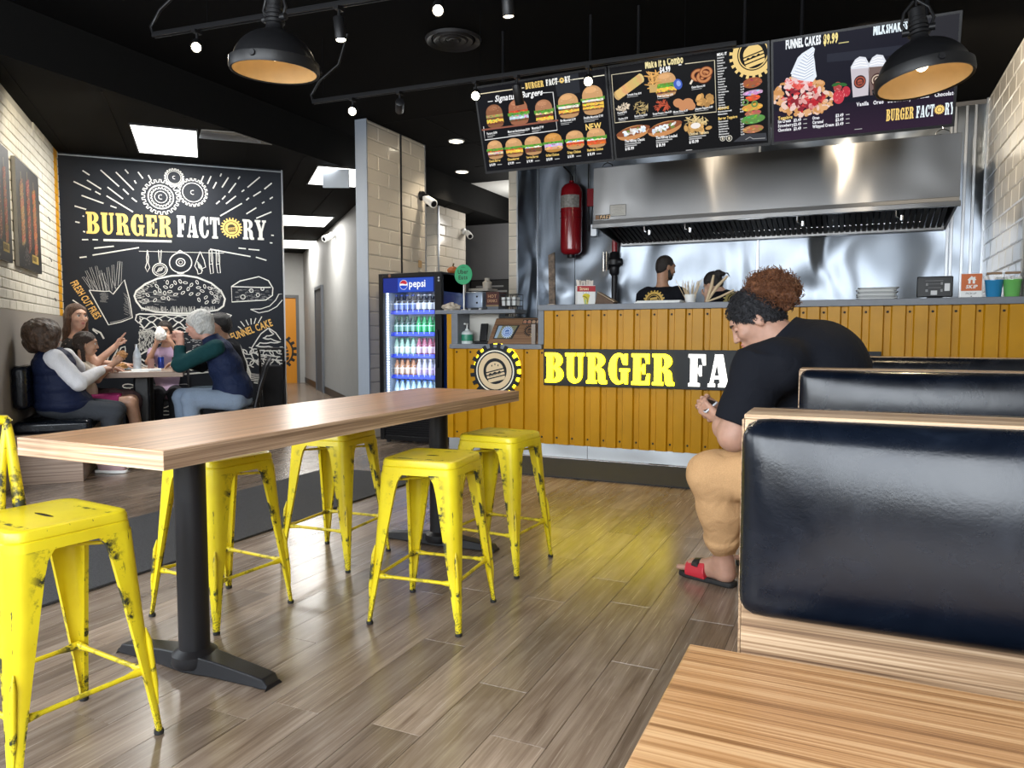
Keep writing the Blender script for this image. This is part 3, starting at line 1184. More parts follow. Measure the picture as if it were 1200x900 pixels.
# side door in the corridor and the orange door at its end
dp = c0 + cd * 3.6
door = MB().hexa([dp - cn * 0.03, dp + cd * 0.95 - cn * 0.03, dp + cd * 0.95, dp], [p + Vector((0, 0, 2.15)) for p in (dp - cn * 0.03, dp + cd * 0.95 - cn * 0.03, dp + cd * 0.95, dp)])
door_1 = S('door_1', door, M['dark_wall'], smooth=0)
dfm = MB()
for u0, u1, z0, z1 in ((-0.06, 0, 0, 2.21), (0.95, 1.01, 0, 2.21), (0, 0.95, 2.15, 2.21)):
 a_, b_ = dp + cd * u0, dp + cd * u1
 dfm.hexa([p + Vector((0, 0, z0)) for p in (a_ - cn * 0.05, b_ - cn * 0.05, b_, a_)], [p + Vector((0, 0, z1)) for p in (a_ - cn * 0.05, b_ - cn * 0.05, b_, a_)])
dfm.build('door_frame', M['grey_paint'], door_1, smooth=0)
ep = c1 - cn * 0.2
M['orange_door'] = mat('orange_door_paint', (0.62, 0.24, 0.01), 0.5)
M['dark_grey'] = mat('dark_grey_frame', (0.12, 0.12, 0.12), 0.5)
w_ = -cn
d2 = MB().hexa([ep, ep + w_ * 0.9, ep + w_ * 0.9 - cd * 0.03, ep - cd * 0.03], [p + Vector((0, 0, 2.1)) for p in (ep, ep + w_ * 0.9, ep + w_ * 0.9 - cd * 0.03, ep - cd * 0.03)])
door_2 = S('door_2', d2, M['orange_door'], smooth=0)
df2 = MB()
for u0, u1, z0, z1 in ((-0.07, 0, 0, 2.17), (0.9, 0.97, 0, 2.17), (0, 0.9, 2.1, 2.17)):
 a_, b_ = ep + w_ * u0, ep + w_ * u1
 df2.hexa([p + Vector((0, 0, z0)) for p in (a_, b_, b_ - cd * 0.06, a_ - cd * 0.06)], [p + Vector((0, 0, z1)) for p in (a_, b_, b_ - cd * 0.06, a_ - cd * 0.06)])
df2.build('door_frame', M['dark_grey'], door_2, smooth=0)
# black gear print on the orange door
ga = Art(frame(ep + w_ * 0.9 - cd * 0.031, cn, (0, 0, 1)))
ga.L = 2
ga.gear(0.45, 0.78, 0.38, 0.46, 18, (0.01, 0.01, 0.01), 0.34)
ga.L = 3
burger_emblem(ga, 0.45, 0.78, 0.3, (0.01, 0.01, 0.01))
ga.build('gear_print', M['print'], door_2)

# ---------------------------------------------------------------- service counter
CY_ = 6.73


def counter():
 t = thing('service_counter', 'long ochre corrugated service counter with grey ledges and lit shop sign', 'counter', (-1.3, CY_, 0))
 P = 0.159

 def sheet(x0, x1, z0, z1):
  prof = []
  k0 = math.floor((x0 + 2.615) / P) - 1
  k1 = math.ceil((x1 + 2.615) / P) + 1
  for k in range(k0, k1 + 1):
   c = -2.615 + k * P
   for dx, dy in ((-0.0225, 0.0), (0.0225, 0.0), (0.0335, -0.025), (0.125, -0.025), (0.1365, 0.0)):
    prof.append((c + dx, CY_ + dy))
  prof = sorted(p for p in prof if x0 < p[0] < x1)
  prof = [(x0, prof[0][1])] + prof + [(x1, prof[-1][1])]
  mb = MB()
  n = len(prof)
  mb.add([(x, y, z0) for x, y in prof] + [(x, y, z1) for x, y in prof] + [(x, y + 0.004, z0) for x, y in prof] + [(x, y + 0.004, z1) for x, y in prof],
      [(i, i + 1, n + i + 1, n + i) for i in range(n - 1)] + [(2 * n + i + 1, 2 * n + i, 3 * n + i, 3 * n + i + 1) for i in range(n - 1)] + [(i + 1, i, 2 * n + i, 2 * n + i + 1) for i in range(n - 1)])
  mb.build('corrugated_sheet', M['corrugated'], t, smooth=20)
 xs = [-2.757 + 0.795 * i for i in range(5)] + [RW - 0.002]
 for a, b in zip(xs, xs[1:]):
  sheet(a, b - 0.001, 0.128, 1.43)
 sheet(-3.83, -2.757, 0.128, 1.055)
 sheet(-3.83, -3.745, 1.056, 1.41)
 scr = MB()
 for k in range(-8, 25):
  x = -2.615 + P * k
  if x > RW - 0.05:
   break
  for z in ([1.383] if x > -2.75 else [1.02]) + [0.19]:
   if -3.8 < x:
    scr.lathe([(0.0, -0.006), (0.005, -0.005), (0.007, 0.0), (0.0105, 0.001), (0.0105, 0.002)], (x, CY_ - 0.002, z), 8, Matrix.Rotation(-PI / 2, 4, 'X'))
 scr.build('screws', M['dark_rubber'], t, kind='stuff')
 core = MB().box(-3.82, RW - 0.003, CY_ + 0.03, CY_ + 0.28, 0, 1.055)
 core.box(-2.74, RW - 0.003, CY_ + 0.03, CY_ + 0.28, 1.055, 1.43)
 core.build('carcass', M['dark_grey'], t, smooth=0)
 MB().box(-3.83, RW - 0.003, CY_ + 0.004, CY_ + 0.02, 0.0, 0.128).build('kick_plate', M['steel_kick'], t, bevel=0.003)
 for x in (-2.3, -1.05):
  MB().box(x - 0.002, x + 0.002, CY_ + 0.001, CY_ + 0.005, 0.0, 0.126).build('kick_joint', M['dark_rubber'], t, smooth=0)
 # grey ledges
 MB().box(-2.80, RW - 0.002, CY_ - 0.045, CY_ + 0.33, 1.432, 1.487).build('ledge', M['grey_paint'], t, bevel=0.004)
 MB().box(-3.97, -3.05, CY_ - 0.03, CY_ + 0.25, 1.412, 1.452).build('ledge', M['grey_paint'], t, bevel=0.004)
 MB().box(-3.79, -2.76, CY_ - 0.045, CY_ + 0.33, 1.056, 1.103).build('low_ledge', M['grey_paint'], t, bevel=0.004)
 MB().box(-3.775, -3.70, CY_ - 0.03, CY_ + 0.25, 1.103, 1.412).build('post', M['grey_paint'], t, bevel=0.003)
 MB().box(-2.805, -2.745, CY_ - 0.03, CY_ + 0.28, 1.103, 1.432).build('post', M['grey_paint'], t, bevel=0.003)
 MB().box(-3.70, -3.36, CY_ + 0.235, CY_ + 0.25, 1.103, 1.412).build('back_panel', mat('cream_board', (0.55, 0.53, 0.48), 0.6), t, smooth=0)
 return t


counter()

# the lit fascia sign
Y_LIT = mat('lit_yellow_acrylic', (0.9, 0.8, 0.02), 0.4, emit=4.5, ecol=(1.0, 0.78, 0.008))
W_LIT = mat('lit_white_acrylic', (0.9, 0.9, 0.88), 0.4, emit=1.5, ecol=(1.0, 0.97, 0.9))
M['sign_black'] = mat('charcoal_sign_board', (0.009, 0.011, 0.014), 0.45, spec=0.25)


def sign():
 t = thing('shop_sign', 'black sign board on the counter front with raised glowing yellow and white letters', 'sign', (-1.25, CY_ - 0.03, 0.88))
 MB().box(-2.737, 0.21, CY_ - 0.05, CY_ - 0.0205, 0.707, 1.062).build('sign_board', M['sign_black'], t, bevel=0.002)
 Fm = frame((0, CY_ - 0.051, 0), (1, 0, 0), (0, 0, 1))

 def letters(txt, x, z, h, sx, m):
  for ch in txt:
   shapes, adv = LOGO[ch]
   mb = MB()
   for sh in shapes:
    mb.prism([[(x + p[0] * h * sx, z + p[1] * h) for p in l] for l in sh], 0.0, 0.024, Fm)
   mb.build('letter', m, t, smooth=30)
   x += (adv + 0.03) * h * sx
  return x
 letters('BURGER', -2.712, 0.737, 0.288, 1.02, Y_LIT)
 x = letters('FACT', -1.33, 0.737, 0.288, 0.93, W_LIT)
 a = Art(Fm)
 mb = MB()
 c = x + 0.13
 out = []
 for i in range(18):
  for fr, rr in ((0.0, 0.13), (0.25, 0.13), (0.33, 0.155), (0.7, 0.155), (0.78, 0.13)):
   g = 2 * PI * (i + fr) / 18
   out.append((c + rr * math.cos(g), 0.881 + rr * math.sin(g)))
 mb.prism([out, arc(c, 0.881, 0.10, 0.10, 0, 360, 30)[:-1]], 0, 0.02, Fm)
 mb.build('gear_letter', Y_LIT, t)
 letters('RY', c + 0.17, 0.737, 0.288, 0.93, W_LIT)


sign()


def gear_sign():
 t = thing('gear_emblem_sign', 'round black gear emblem with cream burger, glowing at its rim', 'sign', (-3.26, CY_ - 0.03, 0.83))
 Fm = frame((-3.262, CY_ - 0.0235, 0.832), (1, 0, 0), (0, 0, 1))
 a = Art(Fm)
 mb = MB()
 mb.prism([(p[0] + 0.012, p[1] + 0.018) for p in arc(0, 0, 0.262, 0.262, 0, 360, 40)[:-1]], 0.0, 0.006, Fm)
 mb.build('glow_plate', Y_LIT, t)
 mb = MB()
 out = []
 n = 20
 for i in range(n):
  for fr, rr in ((0.0, 0.238), (0.25, 0.238), (0.30, 0.282), (0.72, 0.282), (0.77, 0.238)):
   g = 2 * PI * (i + fr) / n
   out.append((rr * math.cos(g), rr * math.sin(g)))
 mb.prism(out, 0.008, 0.03, Fm)
 mb.build('gear_plate', M['sign_black'], t)
 a = Art(frame((-3.262, CY_ - 0.054, 0.832), (1, 0, 0), (0, 0, 1)))
 cr = (0.72, 0.55, 0.33)
 a.ring(0, 0, 0.198, 0.212, (0.85, 0.8, 0.66), 40)
 a.ring(0, 0, 0.130, 0.184, cr, 40)
 burger_emblem(a, 0, -0.002, 0.118, cr, 14)
 a.L = 2
 for x, y in ((-0.035, 0.055), (0.0, 0.07), (0.035, 0.06)):
  a.ell(x, y, 0.006, 0.01, (0.02, 0.02, 0.02))
 a.text('BURGER FACTORY', 0.002, -0.044, 0.014, (0.02, 0.02, 0.02), 0.75, 0.03, 'c', 14)
 a.build('emblem_print', M['print'], t)


gear_sign()

# ---------------------------------------------------------------- charcoal mats
mm = MB().prism([(-4.225, 0.2), (-3.21, 0.2), (-3.21, 5.28), (-4.225, 5.28)], 0.001, 0.013)
mm.build('floor_mat', M['mat'], None, bevel=0.004, label='long charcoal runner mat beside the yellow stools', cat='mat')
mm = MB().box(-3.9, 0.9, 5.74, 6.6, 0.001, 0.013)
mm.build('counter_mat', M['mat'], None, bevel=0.004, label='dark mat lying along the foot of the ochre counter', cat='mat')


# ---------------------------------------------------------------- yellow stools
def rsq(h, r, n=6):
 """rounded square outline of half-size h"""
 out = []
 for cx, cy, a in ((h - r, h - r, 0), (-(h - r), h - r, 90), (-(h - r), -(h - r), 180), (h - r, -(h - r), 270)):
  out += arc(cx, cy, r, r, a, a + 90, n)
 return out


SH, SW, SB = 0.69, 0.165, 0.212


def stool(slot=(0.03, 0.013)):
 t = thing('metal_stool', 'x', 'stool')
 mb = MB()
 hole = arc(0, 0, slot[0], slot[1], 0, 360, 16)[:-1]
 o1, o2, o3 = rsq(SW - 0.012, 0.04), rsq(SW - 0.003, 0.046), rsq(SW + 0.001, 0.048)
 n = len(o1)
 lv = [[(x, y, SH - 0.004) for x, y in rsq(SW - 0.042, 0.026)], [(x, y, SH - 0.004) for x, y in rsq(SW - 0.03, 0.03)], [(x, y, SH) for x, y in o1], [(x, y, SH - 0.004) for x, y in o2], [(x, y, SH - 0.014) for x, y in o3],
    [(x, y, SH - 0.028) for x, y in rsq(SW + 0.002, 0.048)], [(x, y, SH - 0.0305) for x, y in rsq(SW - 0.001, 0.047)], [(x, y, SH - 0.034) for x, y in rsq(SW + 0.003, 0.048)],
    [(x, y, SH - 0.062) for x, y in rsq(SW + 0.006, 0.05)], [(x, y, SH - 0.062) for x, y in rsq(SW + 0.003, 0.05)], [(x, y, SH - 0.02) for x, y in rsq(SW - 0.004, 0.046)]]
 vs = [p for l in lv for p in l]
 fs = []
 for k in range(len(lv) - 1):
  for i in range(n):
   j = (i + 1) % n
   fs.append((k * n + j, k * n + i, (k + 1) * n + i, (k + 1) * n + j))
 fs = [tuple(reversed(f)) for f in fs]
 mb.add(vs, fs)
 mid = arc(0, 0, slot[0] + 0.022, slot[1] + 0.022, 0, 360, 20)[:-1]
 mb.flat([[(x, y) for x, y in rsq(SW - 0.042, 0.026)], mid], SH - 0.004)
 mb.flat([mid, hole], SH - 0.004)
 seat = mb.build('seat', M['stool'], t, smooth=40)
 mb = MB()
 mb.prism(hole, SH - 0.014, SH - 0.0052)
 mb.build('slot_shade_plug', M['black_metal'], seat)  # black plug just under the seat top, imitates the dark inside of the hole
 for sx in (1, -1):
  for sy in (1, -1):
   mb = MB()
   prof = []
   zs = [0.012, 0.03, 0.06, 0.15, 0.3, 0.45, 0.56, 0.60, 0.625, 0.632]
   for z in zs:
    k = z / 0.63
    c = SB + (SW + 0.006 - SB) * k
    fl_ = 0.018 + 0.075 * k ** 1.1
    if z > 0.55:
     fl_ += 0.022 * ((z - 0.55) / 0.082) ** 4
    r = min(0.042, fl_ * 0.8)
    row = [(c - fl_, c)] + arc(c - r, c - r, r, r, 90, 0, 6) + [(c, c - fl_)]
    th = 0.004
    row2 = [(x - (th if i > len(row) // 2 else th * 0.5), y - (th if i < len(row) // 2 else th * 0.5)) for i, (x, y) in enumerate(row)]
    row2[0] = (row[0][0], row[0][1] - 0.014)
    row2[-1] = (row[-1][0] - 0.014, row[-1][1])
    prof.append([(sx * x, sy * y, z) for x, y in row + row2[::-1]])
   m = len(prof[0])
   vs = [p for l in prof for p in l]
   fs = []
   for k in range(len(zs) - 1):
    for i in range(m):
     j = (i + 1) % m
     f = (k * m + i, k * m + j, (k + 1) * m + j, (k + 1) * m + i)
     fs.append(f if sx * sy < 0 else tuple(reversed(f)))
   f = tuple(range(m))
   fs.append(f if sx * sy > 0 else tuple(reversed(f)))
   mb.add(vs, fs)
   # embossed rib low on the corner
   c0_, c1_ = SB - 0.004 - 0.045 * 0.16, SB - 0.004 - 0.045 * 0.62
   mb.tube([(sx * (SB - 0.012), sy * (SB - 0.012), 0.09), (sx * (SB - 0.0165), sy * (SB - 0.0165), 0.16), (sx * (SB - 0.026), sy * (SB - 0.026), 0.29), (sx * (SB - 0.031), sy * (SB - 0.031), 0.33)], [0.002, 0.009, 0.009, 0.002], 8)
   leg = mb.build('leg', M['stool'], t, smooth=45)
   mb = MB()
   c = SB - 0.012
   mb.lathe([(0.0, 0.0), (0.0125, 0.0), (0.0145, 0.003), (0.0135, 0.013), (0, 0.013)], (sx * c, sy * c, 0.0), 12)
   mb.build('rubber_foot', M['dark_rubber'], leg)
 zb = 0.2
 e = SB + (SW - SB) * zb / 0.63 - 0.022
 for (x0, y0), (x1, y1) in (((-e, e), (e, e)), ((e, e), (e, -e)), ((e, -e), (-e, -e)), ((-e, -e), (-e, e))):
  d = Vector((x1 - x0, y1 - y0, 0)).normalized()
  p, q = Vector((x0, y0, zb)), Vector((x1, y1, zb))
  MB().tube([p - d * 0.002, p + d * 0.03, p + d * 0.06, q - d * 0.06, q - d * 0.03, q + d * 0.002], [0.014, 0.012, 0.0075, 0.0075, 0.012, 0.014], 8).build('crossbar', M['stool'], t, smooth=60)
 e = SW - 0.02
 for k in (1, -1):
  MB().tube([(-e, -e * k, 0.595), (0, 0, 0.588 + 0.008 * k), (e, e * k, 0.595)], 0.006, 8).build('brace', M['stool'], t, smooth=60)
 return t


R_ = math.radians
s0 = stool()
s0.location, s0.rotation_euler = (-1.615, 2.70, 0), (0, 0, R_(6))
s0['label'] = 'yellow metal stool standing out on the open wood floor, in front of another'
s0['group'] = 'yellow stools at the bar table'
for p_, r_, l_ in (((-1.665, 3.47, 0), -3, 'yellow metal stool standing before the gear emblem of the ochre counter'),
       ((-2.47, 2.345, 0), -4, 'yellow metal stool tucked under the table just behind its near black column'),
       ((-2.50, 3.17, 0), 4, 'yellow metal stool on the mat side, in front of the drinks fridge')):
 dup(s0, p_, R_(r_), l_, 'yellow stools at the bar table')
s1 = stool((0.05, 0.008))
s1['label'] = 'yellow metal stool with a low backrest and a long slot in its seat'
s1['category'] = 'stool'
# low backrest on the wall side of that stool
for sy in (1, -1):
 y = 0.068 * sy
 yo = -0.05
 bk = MB()
 bk.tube([(-0.165, yo + y, 0.65), (-0.178, yo + y * 0.98, 0.74), (-0.205, yo + y * 0.93, 0.90), (-0.213, yo + y * 0.9, 0.945)], [0.018, 0.017, 0.014, 0.011], 10)
 bk.build('back_strut', M['stool'], s1, smooth=60)
 bk = MB()
 bk.tube([(-0.19, yo + y * 0.35, 0.65), (-0.20, yo + y * 0.55, 0.80), (-0.211, yo + y * 0.88, 0.93)], [0.013, 0.012, 0.010], 10)
 bk.build('back_strut', M['stool'], s1, smooth=60)
MB().tube([(-0.212, yo + 0.066, 0.935)] + [(-0.216 - 0.012 * math.sin(PI * k / 8), yo + 0.06 - 0.12 * k / 8, 0.945) for k in range(9)] + [(-0.212, yo - 0.066, 0.935)], 0.015, 10).build('back_rail', M['stool'], s1, smooth=60)
s1.location, s1.rotation_euler = (-2.088, 1.335, 0), (0, 0, R_(-6))


# ---------------------------------------------------------------- bar table
def bar_table():
 x0, x1, y0, y1, zt, th = -2.435, -1.775, 1.482, 3.95, 0.87, 0.058
 t = thing('bar_table', 'long wood laminate bar table on two black column legs', 'table', (-2.12, 2.7, 0))
 MB().box(x0 + 0.002, x1 - 0.002, y0 + 0.002, y1 - 0.002, zt - th, zt).build('table_top', M['table_wood'], t, bevel=0.002)
 MB().box(x0, x1, y0 - 0.001, y0 + 0.003, zt - th, zt - 0.001).build('edge_band', M['table_edge_x'], t, smooth=0)
 MB().box(x0, x1, y1 - 0.003, y1 + 0.001, zt - th, zt - 0.001).build('edge_band', M['table_edge_x'], t, smooth=0)
 MB().box(x1 - 0.003, x1 + 0.001, y0, y1, zt - th, zt - 0.001).build('edge_band', M['table_edge'], t, smooth=0)
 MB().box(x0 - 0.001, x0 + 0.003, y0, y1, zt - th, zt - 0.001).build('edge_band', M['table_edge'], t, smooth=0)
 for y in (1.884, 3.623):
  x = -2.128
  mb = MB()
  mb.lathe([(0.075, 0.02), (0.08, 0.03), (0.078, 0.06), (0.057, 0.075), (0.053, 0.078), (0.053, zt - th - 0.02), (0.09, zt - th - 0.012), (0.09, zt - th)], (x, y, 0), 28)
  mb.build('column', M['black_satin'], t, smooth=35)
  mb = MB()
  for s in (1, -1):
   rows = []
   for u, w, h0, h1 in ((0.0, 0.06, 0.004, 0.068), (0.12, 0.05, 0.006, 0.06), (0.30, 0.042, 0.006, 0.042), (0.345, 0.04, 0.004, 0.036), (0.365, 0.034, 0.004, 0.012)):
    rows.append([(x + s * u, y - w, h0), (x + s * u, y + w, h0), (x + s * u, y + w * 0.8, h1), (x + s * u, y - w * 0.8, h1)])
   vs = [p for r in rows for p in r]
   fs = []
   for k in range(4):
    for i in range(4):
     j = (i + 1) % 4
     f = (k * 4 + i, k * 4 + j, (k + 1) * 4 + j, (k + 1) * 4 + i)
     fs.append(f if s < 0 else tuple(reversed(f)))
   fs.append((16, 17, 18, 19) if s > 0 else (19, 18, 17, 16))
   mb.add(vs, fs)
  mb.build('foot', M['black_satin'], t, bevel=0.008)


bar_table()


# ---------------------------------------------------------------- booths on the right
M['seam'] = mat('black_thread', (0.02, 0.022, 0.026), 0.6)


def cushion(mb, x0, x1, y0, y1, z0, z1, r=0.03, bulge=0.012, axis='y', side=-1, n=14):
 """soft rectangular pad; the face on the given side bulges"""
 nx, nz = n, n
 vs, fs = [], []

 def P(u, v, d):
  # rounded-box style: d 0 back, 1 front
  return u, v, d
 # superellipse grid on front face
 front = []
 for j in range(nz + 1):
  for i in range(nx + 1):
   u, v = i / nx, j / nz
   uu, vv = 2 * u - 1, 2 * v - 1
   e = min(1 - abs(uu), 10) * (x1 - x0) / 2
   f = min(1 - abs(vv), 10) * (z1 - z0) / 2

   def rd(q):
    return r - math.sqrt(max(0, r * r - (r - q) ** 2)) if q < r else 0
   dep = max(rd(e), rd(f)) if (e < r) != (f < r) else min(r, math.hypot(rd(e), rd(f)))
   b = bulge * (1 - abs(uu) ** 4) * (1 - abs(vv) ** 4)
   front.append((x0 + (x1 - x0) * u, dep - b, z0 + (z1 - z0) * v))
 return front


def pad(name, size, r, bulge, m, parent, Mx, seg=4, smooth=70):
 """upholstered pad centred on its back face: width x, depth y (towards -y), height z"""
 w, d, h = size
 bm = bmesh.new()
 bmesh.ops.create_cube(bm, size=1)
 for v in bm.verts:
  v.co = Vector((v.co.x * w, (v.co.y - 0.5) * d, (v.co.z + 0.5) * h))
 bmesh.ops.bevel(bm, geom=[e for e in bm.edges], offset=r, segments=seg, profile=0.6, affect='EDGES')
 # cut the big faces so they can bulge
 for ax, rng in ((0, w), (2, h)):
  for k in range(1, 10):
   co = Vector((0, 0, 0))
   co[ax] = -w / 2 + w * k / 10 if ax == 0 else h * k / 10
   no = Vector((0, 0, 0))
   no[ax] = 1
   bmesh.ops.bisect_plane(bm, geom=bm.verts[:] + bm.edges[:] + bm.faces[:], plane_co=co, plane_no=no)
 for v in bm.verts:
  u, q = 2 * v.co.x / w, 2 * v.co.z / h - 1
  k = max(0, -v.co.y / d)
  v.co.y -= bulge * k * (1 - min(1, abs(u)) ** 6) * (1 - min(1, abs(q)) ** 2.5)
 vs = [Mx @ v.co for v in bm.verts]
 bm.verts.index_update()
 fs = [[v.index for v in f.verts] for f in bm.faces]
 bm.free()
 return mesh_obj(name, [tuple(v) for v in vs], fs, m, None, parent, smooth)


def stitches(p, q, n, parent, name='stitching', w=0.0018):
 mb = MB()
 p, q = Vector(p), Vector(q)
 for i in range(n):
  a, b = p.lerp(q, (i + 0.2) / n), p.lerp(q, (i + 0.75) / n)
  mb.tube([a, b], w, 5)
 return mb.build(name, mat('grey_thread', (0.09, 0.1, 0.11), 0.6), parent, smooth=0, kind='stuff')


def booth(yc, label, last=False):
 x0, x1 = (-0.158 if yc < 2 else -0.182), RW - 0.015
 t = thing('booth_bench', label, 'bench', ((x0 + x1) / 2, yc, 0), group='booth benches along the tiled wall')
 MB().box(x0, x1, yc - 0.058, yc + 0.062, 0.0, 1.062).build('back_panel', M['booth_wood'], t, bevel=0.002)
 MB().box(x0 - 0.001, x1, yc - 0.060, yc + 0.064, 1.062, 1.07).build('top_cap', M['booth_wood'], t, bevel=0.002)
 MB().box(x0 - 0.004, x0 - 0.0005, yc - 0.058, yc + 0.062, 0.001, 1.061).build('end_panel', M['booth_end'], t, smooth=0)
 w = x1 - x0 - 0.006
 for s in (-1, 1):
  if s < 0:
   Mx = Matrix.Translation(((x0 + x1) / 2, yc - 0.055, 0.756))
  else:
   Mx = Matrix.Translation(((x0 + x1) / 2, yc + 0.06, 0.756)) @ Matrix.Rotation(PI, 4, 'Z')
  c = pad('back_cushion', (w, 0.085, 0.312), 0.040, 0.036, M['leather'], t, Mx)
  if s < 0:
   mb = MB()
   mb.tube([(x0 + 0.028, yc - 0.134, 0.775), (x0 + 0.028, yc - 0.143, 0.9), (x0 + 0.028, yc - 0.136, 1.03)], 0.0035, 6)
   mb.build('welt', M['leather'], c, smooth=60)
  # seat base and seat pad
  ya, yb = (yc - 0.56, yc - 0.058) if s < 0 else (yc + 0.062, yc + 0.56)
  MB().box(x0, x1, ya + (0.03 if s < 0 else 0), yb - (0 if s < 0 else 0.03), 0.0, 0.385).build('seat_base', M['booth_wood'], t, bevel=0.002)
  MB().box(x0 - 0.004, x0 - 0.0005, ya + (0.03 if s < 0 else 0), yb - (0 if s < 0 else 0.03), 0.001, 0.385).build('end_panel', M['booth_end'], t, smooth=0)
  cs_ = MB().box(x0 + 0.002, x1 - 0.002, ya, yb, 0.386, 0.47)
  cs_.build('seat_cushion', M['leather'], t, bevel=0.026, seg=4, smooth=60)
 return t


booth(1.315, 'black vinyl booth bench directly behind the striped wood table')
booth(3.10, 'black vinyl booth bench on which the person in tan trousers sits')
booth(4.89, 'black vinyl booth bench next to the ochre counter')
# tables of the booths
tb_ = thing('booth_table', 'striped wood laminate table in front of the big black booth back', 'table', (0.5, 0.6, 0))
MB().box(-0.205, RW - 0.02, 0.25, 1.065, 0.712, 0.75).build('table_top', M['near_wood'], tb_, bevel=0.003)
mb = MB()
mb.lathe([(0.2, 0.0), (0.21, 0.01), (0.05, 0.04), (0.038, 0.06), (0.038, 0.712)], (0.6, 0.62, 0), 24)
mb.build('pedestal', M['black_satin'], tb_)

# ---------------------------------------------------------------- ceiling lights, pendants, track spots
def ceil_panel(p4, label, grp, z=CLOW):
 c = sum((Vector((*p, 0)) for p in p4), Vector()) / 4
 t = thing('ceiling_light', label, 'ceiling light', (c.x, c.y, z - 0.02), group=grp)
 inner = [(c.x + (p[0] - c.x) * 0.95, c.y + (p[1] - c.y) * 0.96) for p in p4]
 MB().prism(inner, z - 0.010, z - 0.004).build('diffuser', M['panel_lit'], t, smooth=0)
 mb = MB()
 mb.prism([list(p4), inner], z - 0.014, z + 0.004)
 mb.build('frame', M['black_metal'], t, smooth=0)
 return t


def rect4(c, w, l):
 """rectangle laid out along the brick wall"""
 c = Vector((c[0], c[1], 0))
 a, n = AA * l / 2, AN * w / 2
 return [tuple((c + p)[:2]) for p in (-a - n, a - n, a + n, -a + n)]


PC = Vector((-6.281, 4.972, 0))
ceil_panel([(-6.281, 4.972), (-5.868, 5.415), (-6.77, 6.245), (-7.19, 5.80)], 'lit ceiling panel just in front of the chalk mural', 'lit ceiling panels')
ceil_panel([(-5.802, 7.112), (-5.36, 7.57), (-6.19, 8.37), (-6.65, 7.92)], 'lit ceiling panel half hidden by a hanging grey flap, next to the tiled pier', 'lit ceiling panels')
ceil_panel([(-8.70, 9.72), (-8.05, 10.30), (-8.98, 11.18), (-9.63, 10.60)], 'lit ceiling panel over the corridor, second from its end', 'lit ceiling panels')
ceil_panel([(-10.95, 12.25), (-10.40, 12.75), (-11.55, 13.85), (-12.10, 13.35)], 'lit ceiling panel at the far end of the corridor', 'lit ceiling panels')
for p_, e_ in (((-6.5, 5.6), 60), ((-6.0, 7.7), 30), ((-8.85, 10.4), 60), ((-11.2, 13.0), 60)):
 l_ = area_light('panel_glow', (p_[0], p_[1], CLOW - 0.03), (0, 0, ang_a), 1.1, 0.55, e_, (1.0, 0.98, 0.93))
# grey flap hanging below the second panel
MB().hexa([(-5.81, 7.21, 2.95), (-5.53, 7.34, 2.95), (-5.53, 7.36, 2.95), (-5.81, 7.23, 2.95)], [(-5.81, 7.21, 3.17), (-5.53, 7.34, 3.17), (-5.53, 7.36, 3.17), (-5.81, 7.23, 3.17)]).build('air_deflector', M['blue_grey'], None, label='grey air deflector board hanging under a lit ceiling panel', cat='deflector', bevel=0.003)
# return-air grille next to the first panel
v_ = thing('ceiling_vent', 'pale rectangular ceiling vent beside the lit panel over the mural', 'vent', (-5.83, 5.85, CLOW - 0.01))
vm = MB()
vp = [(-5.828, 5.42), (-5.62, 5.66), (-5.62, 6.30), (-5.95, 5.98)]
vp = [(-6.08, 5.62), (-5.83, 5.42), (-5.61, 5.62), (-5.61, 6.15)]
vm.prism(vp, CLOW - 0.012, CLOW - 0.003)
vm.build('vent_plate', mat('dusty_vent_plate', (0.22, 0.21, 0.19), 0.7), v_, smooth=0)
for k in range(6):
 f = k / 6 + 0.08
 a_ = Vector((-6.08 + 0.25 * f, 5.62 - 0.2 * f, CLOW - 0.016))
 b_ = Vector((min(-5.615, -6.08 + 0.25 * f + 0.42), 5.62 - 0.2 * f + 0.42, CLOW - 0.016))
 MB().tube([a_, b_], 0.006, 5).build('slat', M['zinc'], v_, smooth=0)


def round_vent():
 t = thing('ceiling_diffuser', 'round black ring diffuser in the dark ceiling above the menu screens', 'vent', (-3.02, 5.42, CEIL - 0.03))
 for k, r in enumerate((0.23, 0.17, 0.115, 0.06)):
  MB().lathe([(r, -0.008), (r - 0.012, -0.03 + 0.004 * k), (r - 0.05, -0.012), (r - 0.05, -0.006), (r - 0.012, -0.022), (r - 0.004, -0.006)], (-3.02, 5.42, CEIL), 32, None, False).build('ring', M['black_satin'], t, smooth=40)


round_vent()
for i_, (x, y) in enumerate(((-4.545, 8.22), (-5.31, 9.77))):
 t = thing('downlight', ('round lit downlight in the dark ceiling beside the burger screen', 'round lit downlight deeper in the dark ceiling, towards the back room')[i_], 'ceiling light', (x, y, CEIL - 0.02))
 MB().lathe([(0.0, -0.008), (0.082, -0.008), (0.082, -0.003), (0.0, -0.003)], (x, y, CEIL), 28).build('lens', M['downlight'], t)
 MB().lathe([(0.083, -0.002), (0.085, -0.012), (0.1, -0.008), (0.103, -0.001)], (x, y, CEIL), 28).build('trim_ring', M['white_plastic'], t)
 spot_light('downlight_beam', (x, y, CEIL - 0.03), (x, y, 0), 60, (1, 0.86, 0.66), 110, 0.7, 0.06)


